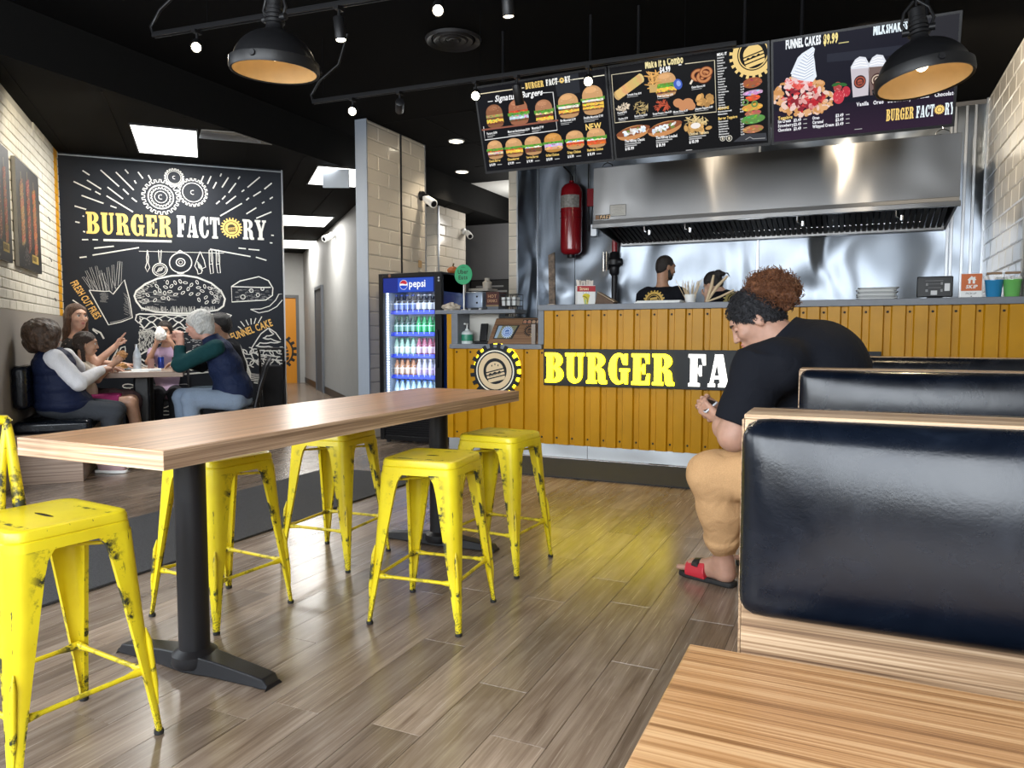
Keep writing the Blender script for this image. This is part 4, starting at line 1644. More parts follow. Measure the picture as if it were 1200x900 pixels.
def pendant(c, R, label, tilt=(0, 0), cord=True):
 c = Vector(c)
 t = thing('pendant_lamp', label, 'lamp', c)
 Rm = Matrix.Rotation(tilt[0], 3, 'X') @ Matrix.Rotation(tilt[1], 3, 'Y')
 out = [(R * math.cos(a) * 1.0, R * 0.92 * math.sin(a)) for a in [PI / 2 * k / 12 for k in range(13)]]
 prof = [(r + 0.0, z) for r, z in out if r > R * 0.22] + [(R * 0.235, R * 0.925), (R * 0.20, R * 0.99), (R * 0.20, R * 1.07)]
 inn = [(r - 0.006, z - 0.004) for r, z in reversed(out) if r > R * 0.22]
 mb = MB()
 mb.lathe([(R, -0.012)] + prof, c, 48, Rm, False)
 sh = mb.build('shade', M['black_metal'], t, smooth=50)
 M.setdefault('lamp_inner', mat('gold_lamp_interior', (0.42, 0.27, 0.12), 0.5, 0.0, 0.3, emit=0.05, ecol=(1, 0.66, 0.25), noise=0.1, nscale=8))  # lining glows faintly by itself, standing in for the bulb's light
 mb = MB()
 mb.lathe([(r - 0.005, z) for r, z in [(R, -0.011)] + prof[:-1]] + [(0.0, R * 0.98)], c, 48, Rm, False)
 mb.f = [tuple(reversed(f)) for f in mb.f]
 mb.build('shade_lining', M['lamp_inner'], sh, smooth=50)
 mb = MB()
 mb.lathe([(R - 0.002, -0.014), (R + 0.008, -0.016), (R + 0.013, 0.0), (R + 0.012, 0.036), (R + 0.002, 0.04)], c, 48, Rm, False)
 rim = mb.build('rim', M['black_metal'], t, smooth=40)
 for k in range(3):
  a = R_(-75 + 120 * k)
  d = Rm @ Vector((math.cos(a), math.sin(a), 0))
  p = c + d * (R + 0.008) + Rm @ Vector((0, 0, 0.016))
  MB().cyl(p, p + d * 0.014, 0.017, 0.014, 14).build('rim_screw', M['black_satin'], rim, smooth=40)
 # ribbed neck
 pr = [(R * 0.20, R * 1.05)]
 z = R * 1.07
 for k in range(4):
  pr += [(R * (0.24 - 0.012 * k), z), (R * (0.24 - 0.012 * k), z + R * 0.05), (R * 0.19, z + R * 0.06), (R * 0.19, z + R * 0.085)]
  z += R * 0.10
 pr += [(R * 0.18, z), (R * 0.18, z + R * 0.2), (0.02, z + R * 0.26), (0.0, z + R * 0.26)]
 mb = MB()
 mb.lathe(pr, c, 32, Rm)
 mb.build('neck', M['black_metal'], t, smooth=30)
 top = c + Rm @ Vector((0, 0, z + R * 0.26))
 for s in (1, -1):
  mb = MB()
  mb.tube([c + Rm @ Vector((s * R * 0.25, 0, R * 1.19)), c + Rm @ Vector((s * R * 0.34, 0, R * 1.4)), c + Rm @ Vector((s * R * 0.26, 0, z + R * 0.2)), c + Rm @ Vector((s * R * 0.04, 0, z + R * 0.42))], 0.008, 8)
  k = c + Rm @ Vector((s * R * 0.25, 0, R * 1.19))
  mb.cyl(k - Vector((0.012 * s, 0, 0)), k + Vector((0.02 * s, 0, 0)), 0.018, 0.018, 12)
  mb.build('yoke_arm', M['black_metal'], t, smooth=50)
 if cord:
  MB().tube([top, Vector((top.x, top.y, CEIL))], 0.006, 8).build('cord', M['black_plastic'], t, smooth=60)
 mb = MB()
 mb.ell(c + Rm @ Vector((0, 0, R * 0.42)), (0.034, 0.034, 0.045), 16, 10)
 mb.build('bulb', M['bulb'], t, smooth=180)
 spot_light('pendant_beam', c + Vector((0, 0, 0.05)), c - Vector((0, 0, 2)), 38, (1, 0.8, 0.5), 130, 0.5, 0.05)


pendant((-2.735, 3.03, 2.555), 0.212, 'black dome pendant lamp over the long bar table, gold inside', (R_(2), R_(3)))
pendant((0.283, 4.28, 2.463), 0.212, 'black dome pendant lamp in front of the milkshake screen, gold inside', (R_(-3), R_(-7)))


def track(p, q, label, wires, tail=None):
 p, q = Vector(p), Vector(q)
 d = (q - p).normalized()
 t = thing('light_track', label, 'light rail', (p + q) / 2)
 n = Vector((-d.y, d.x, 0))
 mb = MB()
 for s in (1, -1):
  mb.hexa([p + n * (0.009 * s) + Vector((0, 0, -0.012)), q + n * (0.009 * s) + Vector((0, 0, -0.012)), q + n * (0.018 * s) + Vector((0, 0, -0.012)), p + n * (0.018 * s) + Vector((0, 0, -0.012))] if s > 0 else
    [p - n * 0.018 + Vector((0, 0, -0.012)), q - n * 0.018 + Vector((0, 0, -0.012)), q - n * 0.009 + Vector((0, 0, -0.012)), p - n * 0.009 + Vector((0, 0, -0.012))],
    [p + n * (0.009 * s) + Vector((0, 0, 0.012)), q + n * (0.009 * s) + Vector((0, 0, 0.012)), q + n * (0.018 * s) + Vector((0, 0, 0.012)), p + n * (0.018 * s) + Vector((0, 0, 0.012))] if s > 0 else
    [p - n * 0.018 + Vector((0, 0, 0.012)), q - n * 0.018 + Vector((0, 0, 0.012)), q - n * 0.009 + Vector((0, 0, 0.012)), p - n * 0.009 + Vector((0, 0, 0.012))])
 mb.hexa([p - n * 0.018 + Vector((0, 0, 0.008)), q - n * 0.018 + Vector((0, 0, 0.008)), q + n * 0.018 + Vector((0, 0, 0.008)), p + n * 0.018 + Vector((0, 0, 0.008))],
   [p - n * 0.018 + Vector((0, 0, 0.018)), q - n * 0.018 + Vector((0, 0, 0.018)), q + n * 0.018 + Vector((0, 0, 0.018)), p + n * 0.018 + Vector((0, 0, 0.018))])
 mb.build('rail', M['black_metal'], t, smooth=0)
 for f in wires:
  a = p.lerp(q, f) + Vector((0, 0, 0.018))
  MB().tube([a, Vector((a.x, a.y, CEIL))], 0.003, 6).build('hanger_wire', M['black_ceiling'], t, smooth=60)
 if tail:
  MB().tube([p + Vector((0, 0, 0.01)), p - d * 0.02 + Vector((0, 0, 0.06)), p + d * 0.06 + Vector((0, 0, 0.16)), p + d * 0.25 + Vector((0, 0, 0.27)), p + d * 0.34 + Vector((0, 0, CEIL - p.z))], 0.011, 8).build('feed_cable', M['black_plastic'], t, smooth=60)
 return t


TA = (Vector((-4.322, 3.636, 3.2)), Vector((-0.9, 3.98, 3.2)))
TB = (Vector((-4.08, 4.96, 3.1)), Vector((-0.75, 5.15, 3.1)))
track(*TA, 'black lighting rail hung just behind the table pendant', (0.13, 0.5, 0.9), True)
track(*TB, 'black lighting rail hung just in front of the menu screens', (0.03, 0.45, 0.9), True)


def spot(base, target, label, on=True, power=30):
 base = Vector(base)
 t = thing('track_spotlight', label, 'spotlight', base - Vector((0, 0, 0.15)), group='spotlights on the rails')
 tgt = Vector(target)
 piv = base - Vector((0, 0, 0.10))
 d = (tgt - piv).normalized()
 mb = MB()
 mb.box(base.x - 0.016, base.x + 0.016, base.y - 0.03, base.y + 0.03, base.z - 0.032, base.z - 0.012)
 mb.cyl(base - Vector((0, 0, 0.03)), piv, 0.009, 0.009, 10)
 mb.build('stem', M['black_metal'], t, smooth=40)
 b = piv + d * 0.115
 mb = MB()
 mb.lathe([(0, -0.03), (0.026, -0.03), (0.033, -0.026), (0.034, -0.02), (0.034, 0.113), (0.0325, 0.115), (0.029, 0.112), (0.028, 0.095), (0, 0.095)], piv, 22, d.to_track_quat('Z', 'Y').to_matrix())
 mb.build('can', M['black_metal'], t, smooth=40)
 mb = MB()
 mb.cyl(b - d * 0.012, b - d * 0.006, 0.0275, 0.0275, 20)
 mb.build('lens', M['spot_face'], t, smooth=40)
 spot_light('spot_beam', b + d * 0.01, tgt, power, (1, 0.83, 0.6), 48, 0.6, 0.03)


def onrail(T, x):
 p, q = T
 return p.lerp(q, (x - p.x) / (q.x - p.x))


spot(onrail(TA, -3.965), (-0.9, 0.4, 0.6), 'black rail spotlight shining towards the camera, beside the feed cable of its rail', power=34)
spot(onrail(TA, -2.90), (-2.55, 3.7, 0.5), 'black rail spotlight beside the table pendant, pointing down', power=34)
spot(onrail(TA, -2.24), (-0.5, 0.6, 0.6), 'black rail spotlight glaring towards the camera near the round ring diffuser', power=34)
spot(onrail(TA, -1.82), (-1.75, 4.2, 0.5), 'black rail spotlight pointing straight down, beyond the round ring diffuser', power=34)
spot(onrail(TB, -3.70), (-0.9, 0.8, 0.9), 'black rail spotlight glaring beside the top of the tiled pier', power=30)
spot(onrail(TB, -3.27), (-4.9, 7.4, 2.5), 'black rail spotlight turned towards the tiled pier and drinks fridge', power=130)
spot(onrail(TB, -2.62), (-0.6, 0.9, 0.8), 'black rail spotlight glaring at the corner of the burger screen', power=30)
spot(onrail(TB, -2.29), (-2.2, 6.2, 0.3), 'black rail spotlight hanging dark in front of the burger screen, facing down', power=45)
spot(onrail(TB, -1.75), (-0.4, 0.9, 0.8), 'black rail spotlight glaring between the first two menu screens', power=30)
# warm wash on the brick wall, right-hand tiles and hood from added unseen spots
spot_light('wall_wash', (-5.35, 4.3, 3.1), tuple(fa(1.5, 0.0, 2.3)), 55, (1, 0.88, 0.66), 90)
spot_light('tile_wash', (-0.2, 6.3, 3.45), (RW, 8.3, 3.0), 220, (1, 0.84, 0.62), 80)
spot_light('hood_wash', (-1.6, 6.3, 3.45), (-1.4, 7.9, 2.7), 18, (1, 0.84, 0.62), 100)

# ---------------------------------------------------------------- kitchen hood
def hood():
 x0, x1, y0, y1 = -2.655, 0.845, 7.92, 9.01
 t = thing('extractor_hood', 'wide stainless steel extractor hood over the open kitchen', 'hood', ((x0 + x1) / 2, 8.5, 2.36))
 MB().box(x0, x1, y0, y0 + 0.02, 2.455, 3.03).build('front_panel', M['steel_hood'], t, bevel=0.003)
 MB().box(x0, x1, y0 + 0.02, y1, 3.01, 3.03).build('top_panel', M['steel_hood'], t, smooth=0)
 for x in (x0, x1 - 0.02):
  mb = MB()
  mb.add([(x, y0 + 0.02, 2.40), (x, y1, 2.30), (x, y1, 3.01), (x, y0 + 0.02, 3.01), (x + 0.02, y0 + 0.02, 2.40), (x + 0.02, y1, 2.30), (x + 0.02, y1, 3.01), (x + 0.02, y0 + 0.02, 3.01)],
      [(0, 1, 2, 3), (7, 6, 5, 4), (0, 4, 5, 1), (1, 5, 6, 2), (2, 6, 7, 3), (3, 7, 4, 0)])
  mb.build('side_panel', M['steel_hood'], t, smooth=0)
 MB().box(x0 - 0.01, x1 + 0.01, y0 - 0.012, y0 + 0.035, 2.372, 2.42).build('front_lip', M['steel_hood'], t, bevel=0.004)
 MB().box(x0, x1, y0 + 0.001, y0 + 0.018, 2.42, 2.455).build('lip_band', M['dark_grey'], t, smooth=0)  # dark grey strip between front panel and lip
 MB().box(x0 + 0.02, x1 - 0.02, y1 - 0.09, y1, 2.285, 2.33).build('grease_gutter', M['steel_hood'], t, bevel=0.004)
 fil = mat('greasy_filter_steel', (0.06, 0.055, 0.05), 0.45, 0.8)
 bx = (x1 - x0 - 0.08) / 7
 for k in range(7):
  mb = MB()
  a = x0 + 0.04 + bx * k
  for j in range(9):
   u = a + bx * (j + 0.15) / 9
   w = bx / 9 * 0.7
   mb.hexa([(u, y0 + 0.06, 2.50), (u + w, y0 + 0.06, 2.50), (u + w, y1 - 0.09, 2.31), (u, y1 - 0.09, 2.31)],
     [(u, y0 + 0.06, 2.53), (u + w, y0 + 0.06, 2.53), (u + w, y1 - 0.09, 2.34), (u, y1 - 0.09, 2.34)])
  mb.build('baffle_filter', fil, t, smooth=0)
 MB().box(x0 + 0.03, x1 - 0.03, y0 + 0.04, y1 - 0.02, 2.56, 2.58).build('plenum', M['black_metal'], t, smooth=0)
 # suppression pipe with nozzles
 pm = MB()
 pm.tube([(x0 + 0.35, y1 - 0.25, 2.36), (x1 - 0.25, y1 - 0.25, 2.36)], 0.012, 8)
 pm.build('pipe', M['chrome'], t, smooth=60)
 for x in (x0 + 0.5, x0 + 0.95, x0 + 2.1, x1 - 0.5):
  mb = MB()
  mb.tube([(x, y0 + 0.3, 2.48), (x, y0 + 0.3, 2.35), (x + 0.05, y0 + 0.32, 2.34)], 0.011, 8)
  mb.cyl((x + 0.05, y0 + 0.32, 2.36), (x + 0.05, y0 + 0.32, 2.315), 0.02, 0.015, 10)
  mb.build('nozzle', M['chrome'], t, smooth=50)
 # plate with small print, sticker, hooks with chain links on top
 a = Art(frame((x0 + 0.19, y0 - 0.001, 2.49), (1, 0, 0), (0, 0, 1)))
 a.rect(0, 0, 0.185, 0.125, (0.05, 0.05, 0.05))
 a.L = 2
 a.rect(0.005, 0.005, 0.18, 0.12, (0.55, 0.55, 0.52))
 a.L = 3
 for k in range(7):
  a.rect(0.02 + 0.02 * (k % 3), 0.02 + 0.013 * k, 0.165 - 0.012 * ((k * 5) % 4), 0.023 + 0.013 * k, (0.3, 0.3, 0.28))
 a.L = 1
 a.rect(-0.165, -0.025, -0.005, 0.026, (0.02, 0.015, 0.01))
 a.L = 2
 a.rect(-0.16, -0.02, -0.12, 0.021, (0.25, 0.12, 0.05))
 a.text('FAST', -0.112, -0.016, 0.034, (0.75, 0.5, 0.28), 0.95, 0.05, 'l', 0, 0.2)
 a.build('hood_labels', M['print'], t)
 for x in (x0 + 0.15, x1 - 0.15):
  mb = MB()
  mb.tube([(x - 0.06, y0 + 0.03, 3.03), (x - 0.05, y0 + 0.03, 3.06), (x, y0 + 0.03, 3.085), (x + 0.05, y0 + 0.03, 3.06), (x + 0.06, y0 + 0.03, 3.03)], 0.005, 6)
  mb.tube([(x, y0 + 0.03, 3.085), (x, y0 + 0.03, CEIL)], 0.004, 6)
  mb.build('hanger', M['chrome'], t, smooth=60)


hood()
point_light('under_hood_light', (-1.0, 8.2, 2.28), 2, (0.9, 0.95, 1.0), 0.15)  # bare point light under the hood, no lamp built there
point_light('back_room_fill', (-5.0, 11.3, 3.0), 40, (1, 0.97, 0.92), 0.3)  # added point light without a fixture, brightens the dark back room


def suppression():
 x, y = -3.262, 8.87
 t = thing('fire_suppression_cylinder', 'tall dark red fire suppression cylinder hung on the steel wall', 'extinguisher', (x, y, 2.2))
 R = 0.135
 mb = MB()
 mb.lathe([(0, 2.20), (R * 0.7, 2.205), (R * 0.96, 2.235), (R, 2.27), (R, 2.98), (R * 0.93, 3.03), (R * 0.7, 3.07), (R * 0.35, 3.09), (0.03, 3.1), (0.03, 3.12), (0, 3.12)], (x, y, 0), 32)
 mb.build('cylinder', M['red_paint'], t, smooth=50)
 mb = MB()
 for z in (2.66, 2.74):
  mb.lathe([(R, z - 0.006), (R + 0.008, z - 0.004), (R + 0.008, z + 0.004), (R, z + 0.006)], (x, y, 0), 32)
 mb.build('clamp_band', M['red_paint'], t)
 Fm = None
 mb = MB()
 n = 16
 vs = []
 for z in (2.775, 2.93):
  for k in range(n + 1):
   a = R_(205 + 130 * k / n)
   vs.append((x + (R + 0.002) * math.cos(a), y + (R + 0.002) * math.sin(a), z))
 mb.add(vs, [(k, k + 1, n + 2 + k, n + 1 + k) for k in range(n)])
 mb.build('paper_label', mat('faded_label', (0.30, 0.29, 0.27), 0.5, noise=0.35, nscale=30), t)
 mb = MB()
 mb.lathe([(0.045, 2.165), (0.05, 2.17), (0.05, 2.2), (0.02, 2.2)], (x, y, 0), 16)
 mb.cyl((x, y, 3.1), (x, y, 3.18), 0.02, 0.02, 12)
 mb.tube([(x, y, 3.17), (x - 0.02, y, 3.22), (x - 0.1, y, 3.3), (x - 0.16, y, 3.42)], 0.012, 8)
 mb.build('valve', M['black_metal'], t)
 bx = thing('alarm_box', 'small dark red release box beside the suppression cylinder', 'box', (-3.02, 8.95, 2.8))
 MB().box(-3.08, -2.955, 8.93, 9.025, 2.80, 3.02).build('housing', M['red_paint'], bx, bevel=0.008)
 mb = MB()
 mb.tube([(-3.02, 8.97, 2.8), (-3.03, 8.97, 2.62), (-3.0, 8.97, 2.45)], 0.009, 8)
 mb.tube([(-3.08, 8.99, CEIL - 0.05), (-3.08, 8.99, 2.5)], 0.008, 8)
 mb.build('conduit', M['black_metal'], bx, smooth=60)
 MB().box(-3.035, -2.955, 8.95, 9.02, 2.43, 2.58).build('junction_box', M['zinc'], bx, bevel=0.004)
 # gas pipe with its valve on the steel wall
 gp = thing('gas_valve_pipe', 'black gas pipe with red and steel valve running down the steel wall', 'pipe', (-2.712, 8.9, 1.5))
 mb = MB()
 mb.tube([(-2.712, 8.93, 0.9), (-2.712, 8.93, 2.0)], 0.036, 14)
 mb.build('pipe', M['black_satin'], gp, smooth=60)
 mb = MB()
 mb.cyl((-2.712, 8.93, 2.22), (-2.712, 8.93, 2.38), 0.034, 0.034, 14)
 mb.build('red_union', M['red_paint'], gp, smooth=40)
 mb = MB()
 mb.lathe([(0.04, 1.93), (0.06, 1.96), (0.06, 2.03), (0.09, 2.06), (0.09, 2.12), (0.06, 2.15), (0.055, 2.2), (0.04, 2.22)], (-2.712, 8.92, 0), 16)
 mb.cyl((-2.81, 8.9, 2.09), (-2.61, 8.9, 2.09), 0.05, 0.045, 12)
 mb.box(-2.84, -2.77, 8.86, 8.9, 2.0, 2.2)
 mb.build('valve_body', M['black_satin'], gp, smooth=40)
 MB().tube([(-2.83, 8.85, 1.98), (-2.83, 8.85, 2.22), (-2.79, 8.85, 2.22), (-2.79, 8.85, 1.98)], 0.008, 6, True).build('lever', M['chrome'], gp)
 MB().box(-2.72, -2.6, 8.98, 9.03, 2.34, 2.42).build('wall_bracket', M['black_metal'], gp)


suppression()


# ---------------------------------------------------------------- security cameras
def security(p, d, label, m1, m2, sc=1.0, wall=None):
 p, d = Vector(p), Vector(d).normalized()
 t = thing('security_camera', label, 'camera', p)
 w = Vector(wall)
 MB().cyl(p, p + w * 0.03 * sc, 0.05 * sc, 0.045 * sc, 18).build('mount', m2, t, smooth=40)
 k = p + w * 0.09 * sc - Vector((0, 0, 0.05 * sc))
 MB().tube([p + w * 0.02, p + w * 0.07 * sc, k], 0.018 * sc, 10).build('arm', m2, t, smooth=60)
 mb = MB()
 mb.tube([k - d * 0.07 * sc, k - d * 0.066 * sc, k + d * 0.1 * sc, k + d * 0.105 * sc], [0.03 * sc, 0.04 * sc, 0.044 * sc, 0.04 * sc], 18)
 mb.build('housing', m1, t, smooth=40)
 MB().cyl(k + d * 0.1 * sc, k + d * 0.108 * sc, 0.034 * sc, 0.03 * sc, 16).build('lens', M['black_plastic'], t, smooth=40)


security((-4.99, 8.10, 2.94), (0.75, -0.35, -0.45), 'white bullet security camera with black bracket on the tiled pier', M['white_plastic'], M['black_plastic'], 1.25, (1, 0, 0))
security((-5.90, 10.9, 2.90), (0.6, -0.7, -0.4), 'small white security camera on the far tiled column', M['white_plastic'], M['white_plastic'], 1.1, (1, 0, 0))
pc_ = c0 + cd * 1.75
security((pc_.x, pc_.y, 3.02), (-0.2, -0.9, -0.4), 'white security camera high on the corridor wall', M['white_plastic'], M['white_plastic'], 1.3, tuple(-cn))

# ---------------------------------------------------------------- drinks fridge
FX0, FX1, FY0, FY1, FZ = -4.775, -3.978, 6.85, 7.42, 1.862


def fridge():
 t = thing('drinks_fridge', 'tall black and blue drinks fridge with a glass door, full of bottles', 'fridge', ((FX0 + FX1) / 2, 7.1, 0))
 mb = MB()
 mb.box(FX0 + 0.02, FX0 + 0.05, FY0 + 0.05, FY1, 0.05, FZ - 0.02)
 mb.box(FX1 - 0.05, FX1 - 0.02, FY0 + 0.05, FY1, 0.05, FZ - 0.02)
 mb.box(FX0 + 0.02, FX1 - 0.02, FY1 - 0.04, FY1, 0.05, FZ - 0.02)
 mb.box(FX0 + 0.02, FX1 - 0.02, FY0 + 0.05, FY1, FZ - 0.20, FZ - 0.02)
 mb.box(FX0 + 0.02, FX1 - 0.02, FY0 + 0.05, FY1, 0.05, 0.42)
 mb.build('cabinet', M['blue_plastic'], t, smooth=0)
 inn = MB()
 inn.box(FX0 + 0.05, FX0 + 0.055, FY0 + 0.06, FY1 - 0.05, 0.42, FZ - 0.20)
 inn.box(FX1 - 0.055, FX1 - 0.05, FY0 + 0.06, FY1 - 0.05, 0.42, FZ - 0.20)
 inn.box(FX0 + 0.05, FX1 - 0.05, FY1 - 0.055, FY1 - 0.045, 0.42, FZ - 0.20)
 inn.build('liner', mat('pale_blue_liner', (0.62, 0.72, 0.86), 0.4), t, smooth=0)
 # front frame
 fr = MB()
 fr.box(FX0, FX0 + 0.055, FY0, FY0 + 0.05, 0.03, FZ)
 fr.box(FX1 - 0.085, FX1, FY0, FY0 + 0.05, 0.03, FZ)
 fr.box(FX0 + 0.055, FX1 - 0.085, FY0, FY0 + 0.05, FZ - 0.045, FZ)
 fr.box(FX0 + 0.055, FX1 - 0.085, FY0, FY0 + 0.05, 0.40, 0.45)
 fr.box(FX0, FX1, FY0 + 0.01, FY0 + 0.05, 0.03, 0.08)
 fr.build('door_frame', M['black_plastic'], t, bevel=0.004)
 MB().box(FX0 - 0.004, FX1 + 0.004, FY0 + 0.004, FY1, FZ - 0.02, FZ + 0.004).build('top', M['black_plastic'], t, bevel=0.004)
 for k in range(12):
  z = 0.095 + 0.025 * k
  MB().box(FX0 + 0.055, FX1 - 0.085, FY0 + 0.015, FY0 + 0.03, z, z + 0.015).build('grille_slat', M['black_plastic'], t, smooth=0)
 MB().box(FX0 + 0.055, FX1 - 0.085, FY0 + 0.032, FY0 + 0.048, 0.08, 0.40).build('lower_panel', M['black_plastic'], t, smooth=0)
 # lit header with its wordmark
 Fm = frame((FX0 + 0.055, FY0 + 0.012, FZ - 0.205), (1, 0, 0), (0, 0, 1))
 w = FX1 - 0.085 - FX0 - 0.055
 a = Art(Fm)
 a.rect(0, 0, w, 0.16, (0.012, 0.02, 0.10))
 a.L = 2
 a.rect(0.19, 0.005, w - 0.02, 0.155, (0.03, 0.075, 0.42))
 a.rect(0, 0, 0.19, 0.155, (0.018, 0.03, 0.2))
 a.L = 3
 cx, cy, r = 0.265, 0.082, 0.052
 a.ell(cx, cy, r, r, (0.75, 0.76, 0.8), 0, 0, 360, 26)
 a.L = 4
 a.poly(arc(cx, cy, r * 0.93, r * 0.93, 20, 165, 14) + [(cx - 0.01, cy + 0.012), (cx + 0.03, cy + 0.004)], (0.45, 0.03, 0.05))
 a.poly(arc(cx, cy, r * 0.93, r * 0.93, 190, 350, 14) + [(cx + 0.03, cy - 0.008), (cx - 0.02, cy - 0.006)], (0.02, 0.06, 0.45))
 a.text('pepsi', 0.335, 0.055, 0.078, (0.85, 0.87, 0.9), 0.92, 0.016, 'l', 0, 0, 0.05)
 a.build('header_panel', M['fridge_print'], t)
 # led strip seen inside the left jamb
 mb = MB()
 for k in range(42):
  z = 0.50 + k * 0.0278
  mb.box(FX0 + 0.062, FX0 + 0.088, FY0 + 0.062, FY0 + 0.066, z, z + 0.017)
 mb.build('light_strip', mat('lit_cool_led', (0.9, 0.97, 1), 0.4, emit=2.2, ecol=(0.85, 0.95, 1.0)), t, smooth=0, kind='stuff')
 zs = [0.50, 0.735, 0.965, 1.205, 1.445]
 for z in zs:
  MB().box(FX0 + 0.10, FX1 - 0.09, FY0 + 0.10, FY1 - 0.06, z - 0.008, z).build('shelf', M['zinc'], t, smooth=0)
  MB().box(FX0 + 0.095, FX1 - 0.088, FY0 + 0.088, FY0 + 0.094, z - 0.022, z + 0.02).build('shelf_strip', mat('shelf_strip_blue', (0.02, 0.045, 0.45), 0.4, emit=0.25, ecol=(0.04, 0.08, 0.9)), t, smooth=0)
 wf = MB()
 for z in zs[1:]:
  wf.tube([(FX0 + 0.095, FY0 + 0.082, z + 0.09), (FX1 - 0.088, FY0 + 0.082, z + 0.09)], 0.0028, 5)
  for k in range(9):
   x = FX0 + 0.11 + k * 0.07
   wf.tube([(x, FY0 + 0.084, z), (x, FY0 + 0.084, z + 0.12), (x + 0.01, FY0 + 0.2, z + 0.135)], 0.0025, 4)
 wf.build('wire_dividers', mat('white_wire', (0.6, 0.65, 0.7), 0.4), t, kind='stuff')
 MB().box(FX0 + 0.05, FX1 - 0.08, FY0 + 0.022, FY0 + 0.026, 0.44, FZ - 0.20).build('glass_door', M['glass'], t, smooth=0)
 mb = MB()
 mb.box(FX1 - 0.06, FX1 - 0.035, FY0 - 0.02, FY0, 0.85, 1.25)
 mb.build('handle', M['black_plastic'], t, bevel=0.006)
 for z in (FZ - 0.06, FZ - 0.09):
  MB().cyl((FX1 - 0.03, FY0 - 0.004, z), (FX1 - 0.03, FY0 + 0.002, z), 0.011, 0.011, 12).build('indicator', M['zinc'], t)
 MB().cyl((FX0 + 0.15, FY0 - 0.006, FZ - 0.022), (FX0 + 0.15, FY0 + 0.002, FZ - 0.022), 0.018, 0.018, 14).build('lock', M['chrome'], t)
 for x in (FX0 + 0.06, FX1 - 0.06):
  for y in (FY0 + 0.08, FY1 - 0.06):
   MB().cyl((x, y, 0), (x, y, 0.06), 0.025, 0.03, 10).build('foot', M['dark_rubber'], t)
 ml_ = area_light('fridge_glow', ((FX0 + FX1) / 2, FY0 + 0.075, 1.12), (R_(90), 0, 0), 0.5, 1.2, 4.5, (0.75, 0.87, 1.0))
 return zs


zs_ = fridge()
# bottles in the fridge: two deep, one prototype per shelf
bot = {}


def bottle(body, cap, label_c, h, name):
 t = thing('drink_bottle', name, 'bottle')
 r = 0.031
 bm_ = bpy.data.materials.new('drink')
 nt = NT(bm_)
 nt.set(Base_Color=body, Roughness=0.15, Coat_Weight=0.4)
 MB().lathe([(0, 0), (r * 0.9, 0.0), (r, 0.008), (r, h * 0.5), (r * 0.96, h * 0.62), (r * 0.6, h * 0.8), (0.013, h * 0.88), (0.013, h * 0.94), (0, h * 0.94)], n=14).build('bottle_body', bm_, t, smooth=60)
 MB().lathe([(r + 0.0006, h * 0.16), (r + 0.001, h * 0.17), (r + 0.001, h * 0.52), (r + 0.0006, h * 0.53)], n=14).build('wrap', mat('bottle_wrap', label_c, 0.35), t, smooth=60)
 MB().lathe([(0.0145, h * 0.92), (0.0155, h * 0.925), (0.0155, h * 0.995), (0.013, h), (0, h)], n=12).build('cap', mat('bottle_cap', cap, 0.35), t, smooth=50)
 return t


shelf_kinds = [
 [((0.35, 0.5, 0.62), (0.05, 0.15, 0.5), (0.55, 0.7, 0.85), 'clear water bottle on the bottom fridge shelf')],
 [((0.45, 0.22, 0.12), (0.1, 0.03, 0.03), (0.6, 0.45, 0.35), 'amber bottle with pale wrap, second fridge shelf'), ((0.5, 0.5, 0.62), (0.6, 0.6, 0.7), (0.5, 0.4, 0.6), 'pale violet bottle on the second fridge shelf')],
 [((0.3, 0.45, 0.38), (0.05, 0.2, 0.1), (0.55, 0.65, 0.6), 'pale green bottle on the middle fridge shelf'), ((0.4, 0.12, 0.2), (0.2, 0.05, 0.1), (0.6, 0.45, 0.55), 'pink wrapped bottle on the middle fridge shelf')],
 [((0.03, 0.08, 0.07), (0.02, 0.1, 0.05), (0.12, 0.30, 0.25), 'dark bottle with teal wrap, fourth fridge shelf'), ((0.02, 0.30, 0.11), (0.0, 0.15, 0.05), (0.05, 0.45, 0.18), 'bright green bottle on the fourth fridge shelf')],
 [((0.012, 0.015, 0.03), (0.02, 0.05, 0.3), (0.1, 0.16, 0.4), 'dark cola bottle, blue wrap, top fridge shelf'), ((0.02, 0.02, 0.03), (0.4, 0.4, 0.45), (0.5, 0.53, 0.6), 'dark cola bottle, silver wrap, top fridge shelf')]]
ORD = ('first', 'second', 'third', 'fourth', 'fifth', 'sixth', 'seventh', 'eighth')
for z, kinds in zip(zs_, shelf_kinds):
 protos = []
 for body, cap, lab, nm in kinds:
  protos.append(bottle(body, cap, lab, 0.195, nm))
 used = [False] * len(protos)
 for r_ in range(2):
  for k in range(8):
   tail = (', ' + ORD[k] + ' from light strip' + (', front row' if r_ == 0 else ', second row'))
   x, y = FX0 + 0.135 + 0.073 * k, FY0 + 0.15 + 0.085 * r_
   i = 0 if len(protos) == 1 or k < 4 else 1
   grp = 'bottles in the drinks fridge, ' + kinds[i][3].replace(',', ' on').split(' on ')[0]
   if not used[i]:
    protos[i].location = (x, y, z)
    protos[i]['group'] = grp
    protos[i]['label'] = kinds[i][3] + tail
    used[i] = True
   else:
    dup(protos[i], (x, y, z), _rng.uniform(0, 6), kinds[i][3] + tail, grp)

